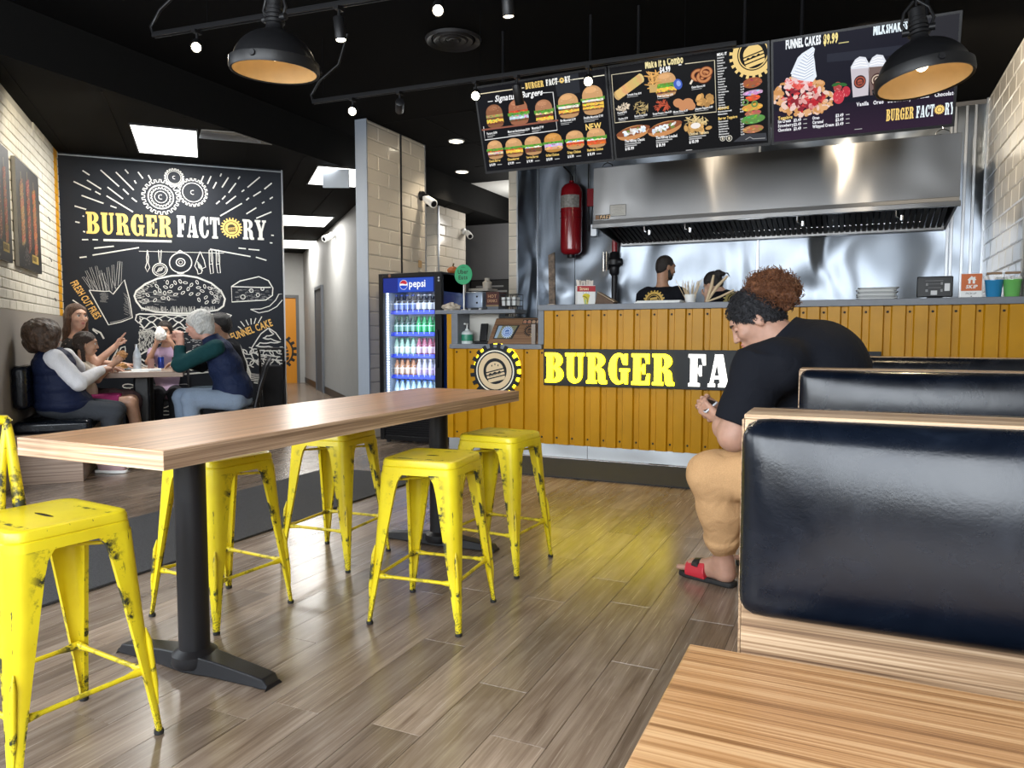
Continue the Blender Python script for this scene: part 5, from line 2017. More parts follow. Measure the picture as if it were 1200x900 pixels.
# pumpkin on the fridge
pk = thing('pumpkin', 'small orange toy pumpkin on top of the drinks fridge', 'pumpkin', (-4.03, 7.2, FZ))
mb = MB()
vs, fs = [], []
for j in range(11):
 tt = -PI / 2 + PI * j / 10
 for k in range(40):
  a = 2 * PI * k / 40
  r = 0.062 * math.cos(tt) * (1 + 0.10 * abs(math.sin(4 * a)) - 0.05) + 0.001
  vs.append((-4.03 + r * math.cos(a), 7.2 + r * math.sin(a), FZ + 0.045 + 0.044 * math.sin(tt) * (1 - 0.15 * math.cos(tt))))
for j in range(10):
 for k in range(40):
  fs.append((j * 40 + k, j * 40 + (k + 1) % 40, (j + 1) * 40 + (k + 1) % 40, (j + 1) * 40 + k))
mb.add(vs, fs)
mb.build('gourd', mat('pumpkin_orange', (0.42, 0.12, 0.03), 0.5, noise=0.3), pk, smooth=80)
MB().tube([(-4.03, 7.2, FZ + 0.08), (-4.028, 7.2, FZ + 0.1), (-4.02, 7.2, FZ + 0.12)], [0.012, 0.008, 0.009], 8).build('stem', mat('dry_stem', (0.1, 0.07, 0.03), 0.8), pk)

# ---------------------------------------------------------------- things on the counter
CT = 1.487
GREEN = mat('sign_green', (0.02, 0.32, 0.13), 0.5)
gs = thing('round_pickup_sign', 'round green delivery sign on a thin white stick', 'sign', (-3.70, 6.85, 1.452))
MB().cyl((-3.70, 6.84, 1.452), (-3.70, 6.84, 1.80), 0.008, 0.008, 10).build('stick', M['white_plastic'], gs, smooth=60)
MB().cyl((-3.70, 6.84, 1.452), (-3.70, 6.84, 1.46), 0.04, 0.035, 16).build('foot', M['white_plastic'], gs)
MB().lathe([(0, 0), (0.102, 0.0), (0.105, 0.003), (0.102, 0.007), (0, 0.007)], (-3.70, 6.832, 1.822), 36, Matrix.Rotation(PI / 2, 3, 'X')).build('disc', GREEN, gs, smooth=30)
a = Art(frame((-3.70, 6.8245, 1.822), (1, 0, 0), (0, 0, 1)))
a.text('Uber', 0, 0.008, 0.042, (0.005, 0.03, 0.012), 0.95, 0.025, 'c')
a.text('Eats', 0, -0.05, 0.042, (0.005, 0.03, 0.012), 0.95, 0.025, 'c')
a.text('ORDERS', 0, 0.07, 0.010, (0.01, 0.08, 0.03), 0.9, 0.02, 'c')
a.build('sign_print', M['print'], gs)


def crumple(name, c, r, m, label, cat, seed, flat=0.5):
 rg = random.Random(seed)
 mb = MB()
 mb.ell((0, 0, 0), (1, 1, 1), 20, 12)
 mb.v = [(c[0] + r * x * (0.75 + 0.5 * rg.random()), c[1] + r * y * (0.75 + 0.5 * rg.random()), c[2] + max(0, r * flat * (z + 0.7) * (0.7 + 0.6 * rg.random()))) for x, y, z in mb.v]
 return mb.build(name, m, None, smooth=25, label=label, cat=cat)


crumple('crumpled_paper', (-3.84, 6.82, 1.452), 0.09, mat('cream_tissue', (0.6, 0.52, 0.42), 0.8), 'crumpled cream paper on the ledge beside the blue fridge side', 'paper', 4, 0.45)
# straws carton
sb = thing('straw_carton', 'red and white carton of wrapped straws standing on the counter ledge', 'carton', (-2.38, 6.86, CT))
ang = R_(28)
ca, sa = math.cos(ang), math.sin(ang)


def lp(x, y, z, c=(-2.375, 6.86)):
 return (c[0] + x * ca - y * sa, c[1] + x * sa + y * ca, z)


mb = MB()
mb.hexa([lp(-0.088, -0.06, CT), lp(0.088, -0.06, CT), lp(0.088, 0.06, CT), lp(-0.088, 0.06, CT)], [lp(-0.088, -0.06, CT + 0.185), lp(0.088, -0.06, CT + 0.185), lp(0.088, 0.06, CT + 0.185), lp(-0.088, 0.06, CT + 0.185)])
mb.build('box', M['white_paper'], sb, smooth=0)
mb = MB()
rg = random.Random(9)
for i in range(46):
 x, y = rg.uniform(-0.078, 0.078), rg.uniform(-0.05, 0.05)
 z1 = CT + 0.215 + rg.uniform(0, 0.03)
 p, q = Vector(lp(x, y, CT + 0.18)), Vector(lp(x + rg.uniform(-0.01, 0.01), y, z1))
 mb.cyl(p, q, 0.006, 0.006, 7)
mb.build('straws', mat('straw_paper', (0.75, 0.68, 0.62), 0.7), sb, kind='stuff')
for (ox, oy, w, dx) in (((-0.088), -0.0605, 0.176, (1, 0)), (0.0885, -0.06, 0.12, (0, 1))):
 o = lp(ox, oy, CT)
 xd = Vector((dx[0] * ca - dx[1] * sa, dx[0] * sa + dx[1] * ca, 0))
 a = Art(frame(o, xd, (0, 0, 1)))
 a.rect(0, 0.125, w, 0.18, (0.42, 0.02, 0.03))
 a.L = 2
 a.text('Straws', w * 0.14, 0.138, 0.03, (0.9, 0.72, 0.45), w / 0.176 * 0.62, 0.03)
 a.ell(w * 0.5, 0.085, w * 0.2, 0.022, (0.75, 0.62, 0.03))
 a.poly([(w * 0.32, 0.08), (w * 0.68, 0.08), (w * 0.6, 0.005), (w * 0.4, 0.005)], (0.7, 0.6, 0.1))
 a.L = 3
 a.stroke([(w * 0.3, 0.075), (w * 0.42, 0.08), (w * 0.55, 0.06), (w * 0.58, 0.02)], 0.007, (0.25, 0.2, 0.02))
 a.poly([(w * 0.42, 0.05), (w * 0.5, 0.05), (w * 0.5, 0.005), (w * 0.43, 0.005)], (0.35, 0.55, 0.3))
 for k in (0.35, 0.5, 0.62):
  a.stroke([(w * k, 0.1), (w * (k * 1.2 - 0.1), 0.128)], 0.003, (0.3, 0.4, 0.6))
 a.build('carton_print', M['print'], sb)
# brown paper wedge, white tray, skewers in a cup
pw = MB()
pw.hexa([(-2.26, 6.80, CT), (-2.07, 6.80, CT), (-2.07, 6.93, CT), (-2.26, 6.93, CT)], [(-2.235, 6.80, CT + 0.115), (-2.075, 6.80, CT + 0.018), (-2.075, 6.93, CT + 0.018), (-2.235, 6.93, CT + 0.115)])
bp = pw.build('paper_bag_stack', mat('brown_kraft', (0.12, 0.075, 0.05), 0.8, noise=0.15), None, bevel=0.006, label='brown kraft paper wedge lying beside the straw carton', cat='bag')
MB().hexa([(-2.235, 6.798, CT + 0.117), (-2.07, 6.798, CT + 0.02), (-2.07, 6.935, CT + 0.02), (-2.235, 6.935, CT + 0.117)], [(-2.235, 6.798, CT + 0.122), (-2.06, 6.798, CT + 0.024), (-2.06, 6.935, CT + 0.024), (-2.235, 6.935, CT + 0.122)]).build('paper_liner', mat('kraft_light', (0.5, 0.38, 0.26), 0.8), bp, smooth=0)
for k in range(3):
 MB().box(-1.86 + 0.01 * k, -1.44 + 0.005 * k, 6.75 + 0.01 * k, 7.0, CT + 0.009 * k, CT + 0.009 * k + 0.008).build('paper_sheet', M['white_paper'], None, bevel=0.002, label=('lowest', 'middle', 'topmost')[k] + ' white greaseproof sheet stacked on the counter before the bearded cook', cat='paper', group='stacked greaseproof sheets')
sk = thing('skewer_cup', 'low cup of pale wooden skewers fanned out on the counter ledge', 'cup', (-1.37, 6.9, CT))
MB().lathe([(0, CT), (0.045, CT), (0.055, CT + 0.08), (0.05, CT + 0.08), (0.042, CT + 0.01), (0, CT + 0.01)], (-1.37, 6.9, 0), 20).build('cup', M['white_plastic'], sk)
skm = mat('pale_bamboo', (0.62, 0.48, 0.30), 0.6)
for i in range(22):
 a_ = rg.uniform(0, 2 * PI)
 r0, r1 = rg.uniform(0.01, 0.035), rg.uniform(0.05, 0.15)
 MB().cyl((-1.37 + r0 * math.cos(a_), 6.9 + r0 * math.sin(a_), CT + 0.015), (-1.37 + r1 * math.cos(a_), 6.9 + r1 * math.sin(a_) * 0.6, CT + rg.uniform(0.15, 0.22)), 0.0035, 0.003, 6).build('skewer', skm, sk, smooth=60)
kn = thing('wooden_tongs', 'pale wooden tongs leaning out beside the skewer cup', 'tongs', (-1.2, 6.88, CT))
MB().tube([(-1.22, 6.88, CT + 0.01), (-1.13, 6.9, CT + 0.15), (-1.04, 6.9, CT + 0.24)], [0.012, 0.016, 0.010], 8).build('arm', skm, kn, smooth=60)
MB().tube([(-1.22, 6.87, CT + 0.01), (-1.18, 6.88, CT + 0.15), (-1.16, 6.88, CT + 0.25)], [0.012, 0.016, 0.010], 8).build('arm', skm, kn, smooth=60)
MB().tube([(-1.22, 6.86, CT + 0.008), (-1.1, 6.86, CT + 0.05), (-0.98, 6.86, CT + 0.11)], [0.008, 0.010, 0.008], 8).build('arm', skm, kn, smooth=60)
# tall wooden board at the end of the tall ledge
wb = MB()
wb.hexa([(-2.755, 6.86, CT), (-2.69, 6.86, CT), (-2.69, 6.885, CT), (-2.755, 6.885, CT)], [(-2.765, 6.86, 1.985), (-2.70, 6.86, 2.01), (-2.70, 6.885, 2.01), (-2.765, 6.885, 1.985)])
wbo = wb.build('carved_board', mat('dark_carved_wood', (0.12, 0.085, 0.06), 0.7, noise=0.6, nscale=26, bump=0.5, bscale=40), None, bevel=0.003, label='tall narrow brown carved board standing at the ledge corner', cat='board')
MB().box(-2.76, -2.69, 6.84, 6.90, CT, CT + 0.012).build('foot', mat('pale_foot', (0.6, 0.5, 0.4), 0.7), wbo, smooth=0)
# foam lids stack
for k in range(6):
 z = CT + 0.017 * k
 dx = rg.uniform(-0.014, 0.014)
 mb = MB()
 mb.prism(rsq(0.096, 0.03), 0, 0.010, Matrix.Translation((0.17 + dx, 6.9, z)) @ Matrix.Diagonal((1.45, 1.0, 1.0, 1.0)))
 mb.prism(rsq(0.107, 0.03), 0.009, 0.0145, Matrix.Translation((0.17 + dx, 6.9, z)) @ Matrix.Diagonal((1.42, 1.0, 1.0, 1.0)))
 mb.build('takeout_lid', mat('silver_white_lid', ((0.62, 0.63, 0.62), (0.36, 0.37, 0.37))[k % 2], 0.45), None, smooth=30, label=('lowest', 'second lowest', 'third lowest', 'third highest', 'second highest', 'topmost')[k] + ' silver white takeout lid of the flat stack on the counter ledge', cat='lid', group='stacked takeout lids')  # every other lid darker, imitating the shaded gaps in the stack
# pos display seen from behind
po = thing('order_display', 'black order display seen from behind on the counter ledge', 'display', (0.58, 6.9, CT))
MB().box(0.455, 0.71, 6.84, 6.885, CT + 0.012, CT + 0.178).build('housing', M['black_plastic'], po, bevel=0.008)
MB().box(0.53, 0.64, 6.86, 6.95, CT, CT + 0.012).build('stand', M['black_plastic'], po, bevel=0.003)
a = Art(frame((0.455, 6.8395, CT), (1, 0, 0), (0, 0, 1)))
for x0, y0, x1, y1, c in ((0.06, 0.14, 0.185, 0.146, 0.12), (0.07, 0.115, 0.17, 0.12, 0.10), (0.065, 0.105, 0.08, 0.125, 0.25), (0.168, 0.11, 0.183, 0.13, 0.22), (0.08, 0.085, 0.17, 0.09, 0.12), (0.062, 0.055, 0.08, 0.075, 0.25), (0.168, 0.055, 0.183, 0.075, 0.22), (0.10, 0.03, 0.145, 0.065, 0.6), (0.195, 0.06, 0.232, 0.12, 0.7)):
 a.rect(x0, y0, x1, y1, (c, c, c))
a.build('port_labels', M['print'], po)
# pickup sign
sg = thing('pickup_sign', 'orange and white delivery pickup card standing by the blue bucket', 'sign', (0.84, 6.88, CT))
MB().box(0.765, 0.912, 6.875, 6.882, CT, CT + 0.195).build('card', M['white_plastic'], sg, bevel=0.002)
MB().box(0.765, 0.912, 6.86, 6.92, CT, CT + 0.006).build('foot', M['white_plastic'], sg)
a = Art(frame((0.765, 6.8745, CT), (1, 0, 0), (0, 0, 1)))
a.rect(0.003, 0.058, 0.144, 0.192, (0.60, 0.13, 0.02))
a.L = 2
a.poly([(0.045, 0.145), (0.073, 0.175), (0.085, 0.163), (0.09, 0.168), (0.098, 0.168), (0.098, 0.153), (0.105, 0.145), (0.096, 0.14), (0.096, 0.115), (0.052, 0.115), (0.052, 0.14)], (0.85, 0.82, 0.78))
a.L = 3
a.poly([(0.066, 0.115), (0.066, 0.14), (0.073, 0.147), (0.080, 0.14), (0.080, 0.115)], (0.60, 0.13, 0.02))
a.L = 2
a.text('SKIP', 0.074, 0.078, 0.026, (0.85, 0.82, 0.78), 1.0, 0.04, 'c', 0, 0.2)
a.text('PICKUP', 0.074, 0.03, 0.015, (0.2, 0.2, 0.2), 1.1, 0.0, 'c')
a.rect(0.07, 0.012, 0.08, 0.018, (0.1, 0.1, 0.1))
a.build('card_print', M['print'], sg)


def bucket(x, y, col, label, stuff_):
 t = thing('small_bucket', label, 'bucket', (x, y, CT))
 m = mat('bucket_enamel', col, 0.25, coat=0.3)
 MB().lathe([(0, CT), (0.048, CT), (0.05, CT + 0.004), (0.062, CT + 0.13), (0.066, CT + 0.134), (0.066, CT + 0.14), (0.06, CT + 0.138), (0.047, CT + 0.01), (0, CT + 0.01)], (x, y, 0), 28).build('pail', m, t, smooth=40)
 pts = [(x - 0.064 + 0.0 * k, y, CT + 0.125) for k in range(1)] + [(x - 0.062, y, CT + 0.18), (x - 0.055, y, CT + 0.192), (x + 0.055, y, CT + 0.192), (x + 0.062, y, CT + 0.18), (x + 0.064, y, CT + 0.125)]
 h = MB().tube(pts, 0.003, 6).build('wire_handle', M['zinc'], t, smooth=60)
 MB().tube([(x - 0.05, y, CT + 0.192), (x + 0.05, y, CT + 0.192)], 0.009, 8).build('grip', mat('wood_grip', (0.3, 0.18, 0.1), 0.6), h, smooth=60)
 mb = MB()
 rr = random.Random(int(x * 100))
 for k in range(16):
  a_ = rr.uniform(0, 2 * PI)
  p = Vector((x + 0.035 * math.cos(a_), y + 0.035 * math.sin(a_), CT + 0.09))
  q = p + Vector((0.02 * math.cos(a_), 0.02 * math.sin(a_), rr.uniform(0.055, 0.085)))
  mb.tube([p, q], [0.012, 0.009], 6)
 mb.build('wrapped_cutlery', mat('cutlery_wrap', (0.75, 0.73, 0.7), 0.4), t, kind='stuff')


bucket(0.992, 6.9, (0.03, 0.24, 0.48), 'small blue enamel bucket of wrapped cutlery on the ledge', 0)
bucket(1.112, 6.89, (0.16, 0.48, 0.12), 'small green enamel bucket of wrapped cutlery on the ledge', 1)

# low ledge: sanitiser, card terminal, wooden tablet stand
LT = 1.103
sn = thing('sanitiser_bottle', 'white pump bottle with green wrap on the low ledge', 'bottle', (-3.66, 6.83, LT))
MB().lathe([(0, LT), (0.062, LT), (0.064, LT + 0.005), (0.064, LT + 0.105), (0.05, LT + 0.125), (0.022, LT + 0.14), (0.02, LT + 0.155), (0, LT + 0.155)], (-3.66, 6.83, 0), 24).build('bottle_body', mat('frosted_plastic', (0.7, 0.75, 0.74), 0.3), sn, smooth=40)
MB().lathe([(0.0648, LT + 0.03), (0.0652, LT + 0.032), (0.0652, LT + 0.095), (0.0648, LT + 0.097)], (-3.66, 6.83, 0), 24).build('wrap', mat('green_wrap', (0.03, 0.25, 0.15), 0.4), sn)
mb = MB()
mb.cyl((-3.66, 6.83, LT + 0.155), (-3.66, 6.83, LT + 0.205), 0.008, 0.007, 10)
mb.box(-3.67, -3.65, 6.775, 6.84, LT + 0.2, LT + 0.215)
mb.build('pump', M['white_plastic'], sn, bevel=0.002)
ct_ = thing('card_terminal', 'black card terminal on its stand on the low ledge', 'terminal', (-3.48, 6.84, LT))
MB().box(-3.56, -3.40, 6.79, 6.90, LT, LT + 0.03).build('base', M['black_plastic'], ct_, bevel=0.008)
MB().hexa([(-3.51, 6.81, LT + 0.03), (-3.43, 6.81, LT + 0.03), (-3.43, 6.84, LT + 0.03), (-3.51, 6.84, LT + 0.03)], [(-3.51, 6.85, LT + 0.21), (-3.43, 6.85, LT + 0.21), (-3.43, 6.88, LT + 0.21), (-3.51, 6.88, LT + 0.21)]).build('handset', M['black_plastic'], ct_, bevel=0.006)
crumple('white_cloth', (-3.36, 6.9, LT), 0.05, M['white_paper'], 'white crumpled napkin behind the card terminal', 'napkin', 8, 0.9)
mb = MB()
mb.lathe([(0, LT), (0.045, LT), (0.06, LT + 0.02), (0.065, LT + 0.2), (0.05, LT + 0.24), (0, LT + 0.24)], (-3.275, 6.97, 0), 18)
mb.build('ceramic_jar', mat('beige_glaze', (0.42, 0.38, 0.33), 0.4, noise=0.2), None, smooth=40, label='beige jar standing behind the card terminal', cat='jar')
ts = thing('tablet_stand', 'wooden tablet stand with gear logos facing the customers', 'stand', (-3.1, 6.86, LT))
stand_wood = wood_laminate('stand_wood', (0.09, 0.045, 0.02), (0.17, 0.085, 0.04), (0.24, 0.13, 0.065), 0, 60, 0.5)
b4 = [(-3.40, 6.78, LT), (-2.84, 6.78, LT), (-2.84, 6.96, LT), (-3.40, 6.96, LT)]
t4 = [(-3.345, 6.88, LT + 0.262), (-2.84, 6.88, LT + 0.262), (-2.84, 6.94, LT + 0.262), (-3.345, 6.94, LT + 0.262)]
MB().hexa(b4, t4).build('wood_body', stand_wood, ts, bevel=0.004)
up = Vector((0.0, 0.10, 0.262)).normalized()
Fm = frame((-3.40, 6.7795, LT), (1, 0, 0), up)
a = Art(Fm)
a.poly([(0.055, 0.055), (0.27, 0.055), (0.335, 0.205), (0.085, 0.205)], (0.008, 0.008, 0.01))
a.L = 2
a.poly([(0.07, 0.065), (0.25, 0.065), (0.31, 0.198), (0.098, 0.198)], (0.20, 0.19, 0.10))
a.L = 3
a.poly([(0.07, 0.065), (0.10, 0.065), (0.14, 0.198), (0.098, 0.198)], (0.28, 0.38, 0.5))
a.L = 4
a.gear(0.205, 0.13, 0.055, 0.068, 18, (0.45, 0.58, 0.8), 0.0)
a.L = 5
a.ring(0.205, 0.13, 0.04, 0.047, (0.06, 0.14, 0.42))
burger_emblem(a, 0.205, 0.13, 0.032, (0.06, 0.14, 0.42))
a.L = 2
a.rect(0.36, 0.215, 0.555, 0.265, (0.012, 0.012, 0.012))
a.L = 3
for k in range(4):
 cx = 0.385 + 0.048 * k
 a.ell(cx, 0.243, 0.019, 0.014, (0.42, 0.24, 0.14), 0, 0, 180)
 a.rect(cx - 0.019, 0.236, cx + 0.019, 0.242, (0.4, 0.08, 0.05) if k < 2 else (0.55, 0.45, 0.3))
 a.rect(cx - 0.018, 0.224, cx + 0.018, 0.234, (0.38, 0.22, 0.13))
a.L = 2
a.gear(0.45, 0.145, 0.052, 0.064, 18, (0.025, 0.014, 0.008), 0.038)
burger_emblem(a, 0.45, 0.145, 0.03, (0.025, 0.014, 0.008))
a.L = 6
a.gear(0.505, 0.10, 0.03, 0.038, 16, (0.62, 0.45, 0.2), 0.0)
a.L = 7
a.ring(0.505, 0.10, 0.018, 0.023, (0.05, 0.03, 0.01))
a.build('stand_print', M['print'], ts)
MB().box(-2.905, -2.86, 6.765, 6.80, LT, LT + 0.2).build('card_slot', mat('smoky_acrylic', (0.25, 0.2, 0.16), 0.2), ts, bevel=0.002)
# back counter behind the ledge: coffee machine and boxes
bc = thing('prep_counter', 'dark back counter behind the low opening', 'counter', (-3.85, 7.8, 0))
MB().box(-4.3, -3.40, 7.45, 8.1, 1.36, 1.40).build('worktop', M['dark_grey'], bc, bevel=0.003)
MB().box(-4.28, -3.42, 7.50, 8.1, 0, 1.36).build('carcass', M['dark_wall'], bc, smooth=0)
cm = thing('coffee_machine', 'silver coffee machine on the back counter beside the fridge', 'coffee machine', (-3.93, 7.65, 1.40))
MB().box(-4.06, -3.83, 7.52, 7.85, 1.50, 1.685).build('body', mat('brushed_silver', (0.5, 0.58, 0.7), 0.35, 0.6), cm, bevel=0.012)
for x in (-4.02, -3.88):
 MB().cyl((x, 7.56, 1.40), (x, 7.56, 1.50), 0.02, 0.02, 12).build('leg', M['white_plastic'], cm)
for z in (1.56, 1.63):
 MB().cyl((-3.90, 7.515, z), (-3.90, 7.525, z), 0.011, 0.011, 10).build('button', M['black_plastic'], cm)
mb = MB()
mb.box(-4.05, -3.80, 7.6, 7.85, 1.70, 1.73)
mb.lathe([(0, 1.73), (0.05, 1.73), (0.055, 1.80), (0.03, 1.82), (0.03, 1.85), (0, 1.85)], (-3.86, 7.7, 0), 16)
mb.build('top_tray', mat('cream_ceramic', (0.5, 0.45, 0.38), 0.5), cm, smooth=30)
pb = thing('packaged_box', 'dark red printed box on the back counter next to the coffee machine', 'box', (-3.72, 7.62, 1.40))
MB().box(-3.80, -3.64, 7.55, 7.75, 1.515, 1.68).build('box', mat('maroon_card', (0.09, 0.02, 0.012), 0.5), pb, bevel=0.002)
MB().box(-3.79, -3.65, 7.56, 7.74, 1.40, 1.515).build('riser', M['grey_paint'], pb, smooth=0)
a = Art(frame((-3.80, 7.5495, 1.515), (1, 0, 0), (0, 0, 1)))
a.text('HOT', 0.08, 0.10, 0.035, (0.55, 0.3, 0.15), 1.0, 0.02, 'c')
a.text('DRINKS', 0.08, 0.05, 0.032, (0.55, 0.3, 0.15), 0.75, 0.02, 'c')
a.rect(0.0, 0.0, 0.16, 0.02, (0.3, 0.2, 0.1))
a.build('box_print', M['print'], pb)
cr_ = thing('wire_basket', 'black wire basket of white cups on the back counter', 'basket', (-3.53, 7.65, 1.5))
wm_ = MB()
for z in (1.52, 1.585, 1.65):
 wm_.tube([(-3.63, 7.56, z), (-3.43, 7.56, z), (-3.43, 7.75, z), (-3.63, 7.75, z)], 0.004, 5, True)
for x in (-3.63, -3.56, -3.5, -3.43):
 for y in (7.56, 7.75):
  wm_.tube([(x, y, 1.40), (x, y, 1.65)], 0.004, 5)
wm_.tube([(-3.63, 7.56, 1.52), (-3.43, 7.75, 1.52)], 0.004, 5)
wm_.build('wire_frame', M['black_metal'], cr_)
for k in range(6):
 x, y = -3.60 + 0.065 * (k % 3), 7.60 + 0.09 * (k // 3)
 MB().lathe([(0, 1.525), (0.022, 1.525), (0.03, 1.62), (0.027, 1.62), (0.02, 1.53), (0, 1.53)], (x, y, 0), 14).build('paper_cup', M['white_plastic'], None, smooth=40, label='small white cup in the wire basket, ' + ORD[k % 3] + ' from the fridge, ' + ('front row', 'back row')[k // 3], cat='cup', group='cups in the wire basket')
nb_ = thing('notice_board', 'small black framed notice on the dim back room wall', 'notice', (-5.9, 12.17, 1.75))
MB().box(-6.45, -5.55, 12.17, 12.199, 1.55, 2.2).build('board', M['black_plastic'], nb_, bevel=0.004)
a = Art(frame((-6.45, 12.168, 1.55), (1, 0, 0), (0, 0, 1)))
a.rect(0.02, 0.02, 0.88, 0.63, (0.02, 0.02, 0.02))
a.L = 2
for k in range(5):
 a.rect(0.12, 0.15 + 0.09 * k, 0.75 - 0.07 * (k % 3), 0.18 + 0.09 * k, (0.22, 0.22, 0.22))
a.build('notice_print', M['print'], nb_)
for k, (z, c) in enumerate(((2.16, (0.5, 0.45, 0.4)), (2.04, (0.45, 0.3, 0.15)), (1.90, (0.2, 0.2, 0.2)))):
 s_ = MB().box(-4.988, -4.984, 8.02, 8.10, z, z + 0.09).build('wall_notice', mat('notice_paper', c, 0.6), None, smooth=0, label=('pale small sticker', 'brown small sticker', 'dark small sticker')[k] + ' on the tiled pier above the fridge', cat='sticker')

# ---------------------------------------------------------------- chalk mural
class Hom:
 """plan of a flat drawing: sketch grid -> metres on its surface"""
 def __init__(s, h, ox=0, oy=0, k=1.0):
  s.h, s.ox, s.oy, s.k = h, ox, oy, k

 def __call__(s, x, y):
  x, y = s.ox + x / s.k, s.oy + y / s.k
  h = s.h
  w = h[6] * x + h[7] * y + h[8]
  return ((h[0] * x + h[1] * y + h[2]) / w, (h[3] * x + h[4] * y + h[5]) / w)

 def L(s, pts):
  return [s(*p) for p in pts]


HM = Hom([0.007831196667814483, -0.00031346592996810385, -0.46889324120919396, -0.0004358963579765285, -0.009091774678979203, 4.737017874767234, -0.0003629886841144471, -5.74057236677458e-05, 1.0], 70, 180, 4.2857)
CH = (0.66, 0.66, 0.63)
CD = (0.30, 0.30, 0.30)
OR = (0.72, 0.43, 0.12)


def mural():
 a = Art(frame(fa(0.0, 0, 0), AN, (0, 0, 1)), 0.0006)
 rg = random.Random(5)
 m = HM

 def st(pts, w, c=CH, closed=False):
  a.stroke(m.L(pts), w, c, closed)
 rays = [(115, 85, 150, 108), (205, 82, 298, 165), (282, 93, 372, 183), (328, 80, 345, 100), (393, 92, 418, 125), (445, 108, 460, 135), (70, 140, 157, 182), (137, 133, 208, 178), (375, 135, 384, 150),
   (178, 190, 205, 205), (240, 168, 318, 228), (318, 178, 346, 205), (235, 212, 368, 293), (362, 222, 387, 242), (110, 210, 220, 250), (255, 262, 285, 273), (75, 263, 133, 280), (78, 342, 100, 347),
   (722, 112, 708, 145), (760, 113, 742, 152), (812, 100, 806, 115), (787, 143, 770, 175), (847, 120, 815, 170), (905, 115, 896, 128), (885, 148, 848, 197), (1005, 118, 943, 170), (1065, 148, 1028, 178),
   (926, 182, 914, 192), (832, 212, 816, 230), (885, 213, 835, 252), (1010, 190, 972, 214), (803, 238, 786, 253), (950, 222, 937, 234), (1070, 218, 1055, 228), (915, 250, 806, 313), (1028, 242, 1016, 250),
   (987, 272, 937, 303), (1063, 293, 987, 325), (1062, 410, 1075, 411), (1055, 448, 1068, 449), (112, 432, 143, 432), (165, 432, 192, 433), (173, 475, 272, 465), (100, 522, 135, 518), (165, 510, 398, 472),
   (755, 480, 958, 517), (898, 474, 935, 478), (948, 480, 1003, 485), (985, 520, 1038, 536), (115, 312, 122, 316), (118, 390, 128, 394)]
 for x0, y0, x1, y1 in rays:
  st([(x0, y0), ((x0 + x1) / 2, (y0 + y1) / 2), (x1, y1)], 0.014)
 st([(220, 434), (390, 437), (562, 441)], 0.024)
 st([(398, 490), (620, 495), (825, 500)], 0.006)
 # gears
 k = abs(m(600, 200)[0] - m(500, 200)[0]) / 100

 def gear(cx, cy, r0, r1, n, rot=0, w=0.011):
  x, y = m(cx, cy)
  a.gear_line(x, y, r0 * k, r1 * k, n, w, CH, rot)
 gear(508, 218, 80, 95, 22)
 gear(575, 120, 41, 49, 20)
 gear(668, 195, 65, 77, 22, 5)
 for cx, cy, r, w in ((508, 218, 63, 0.014), (508, 218, 31, 0.008), (575, 120, 34, 0.007), (668, 195, 52, 0.010)):
  x, y = m(cx, cy)
  a.ring(x, y, r * k - w / 2, r * k + w / 2, CH, 36)
 gear(508, 218, 45, 52, 20, 0, 0.008)
 for cx, cy, r in ((508, 218, 12), (575, 120, 8), (668, 195, 11)):
  a.stroke([(m(cx, cy)[0] + r * k * math.cos(R_(q)), m(cx, cy)[1] + r * k * math.sin(R_(q))) for q in range(60, 330, 30)], 0.007, CH)
 # wordmark
 a.L = 2

 def word(t, x0, y0, x1, h, col):
  p, q = m(x0, y0), m(x1, y0)
  wsum = sum(LOGO[c][1] + 0.03 for c in t) - 0.03
  a.logo(t, p[0], p[1], h, col, (q[0] - p[0]) / (wsum * h))
 zb = m(135, 400)
 word('BURGER', 135, 401, 568, m(350, 300)[1] - m(350, 408)[1], GOLD)
 word('FACT', 590, 418, 808, m(690, 313)[1] - m(690, 420)[1], CH)
 word('RY', 920, 430, 1040, m(980, 330)[1] - m(980, 430)[1], CH)
 x, y = m(863, 374)
 a.gear(x, y, 47 * k, 58 * k, 20, GOLD, 0.0)
 a.L = 3
 a.ring(x, y, 34 * k, 38 * k, (0.05, 0.04, 0.02))
 burger_emblem(a, x, y, 25 * k, (0.05, 0.04, 0.02))
 a.L = 2
 # hanging utensils
 st([(440, 484), (436, 520), (438, 548), (430, 572), (440, 594), (452, 572), (444, 548), (446, 520), (440, 484)], 0.008)
 st([(496, 484), (498, 520), (502, 552)], 0.008)
 st([(510, 484), (508, 520), (506, 552)], 0.008)
 st([(503 + 37 * math.cos(q), 583 + 32 * math.sin(q)) for q in [PI * 2 * i / 20 for i in range(20)]], 0.010, CH, True)
 st([(503 + 28 * math.cos(q), 583 + 23 * math.sin(q)) for q in [PI * 2 * i / 20 for i in range(20)]], 0.006, CH, True)
 for i in range(4):
  st([(486 + 8 * i, 598 - 3 * i), (500 + 8 * i, 572 - 2 * i)], 0.006)
 st([(607 + 56 * math.cos(q), 548 + 50 * math.sin(q)) for q in [PI * 2 * i / 28 for i in range(28)]], 0.011, CH, True)
 st([(607 + 22 * math.cos(q), 546 + 19 * math.sin(q)) for q in [PI * 2 * i / 18 for i in range(18)]], 0.012, CH, True)
 st([(607 + 10 * math.cos(q), 546 + 9 * math.sin(q)) for q in [PI * 2 * i / 12 for i in range(12)]], 0.006, CH, True)
 st([(590, 497), (604, 486), (620, 496)], 0.012)
 st([(590, 600), (607, 604), (625, 599)], 0.010)
 st([(705, 492), (690, 530), (678, 565), (690, 585), (695, 605), (712, 600), (715, 578), (733, 570), (725, 535), (705, 492)], 0.009)
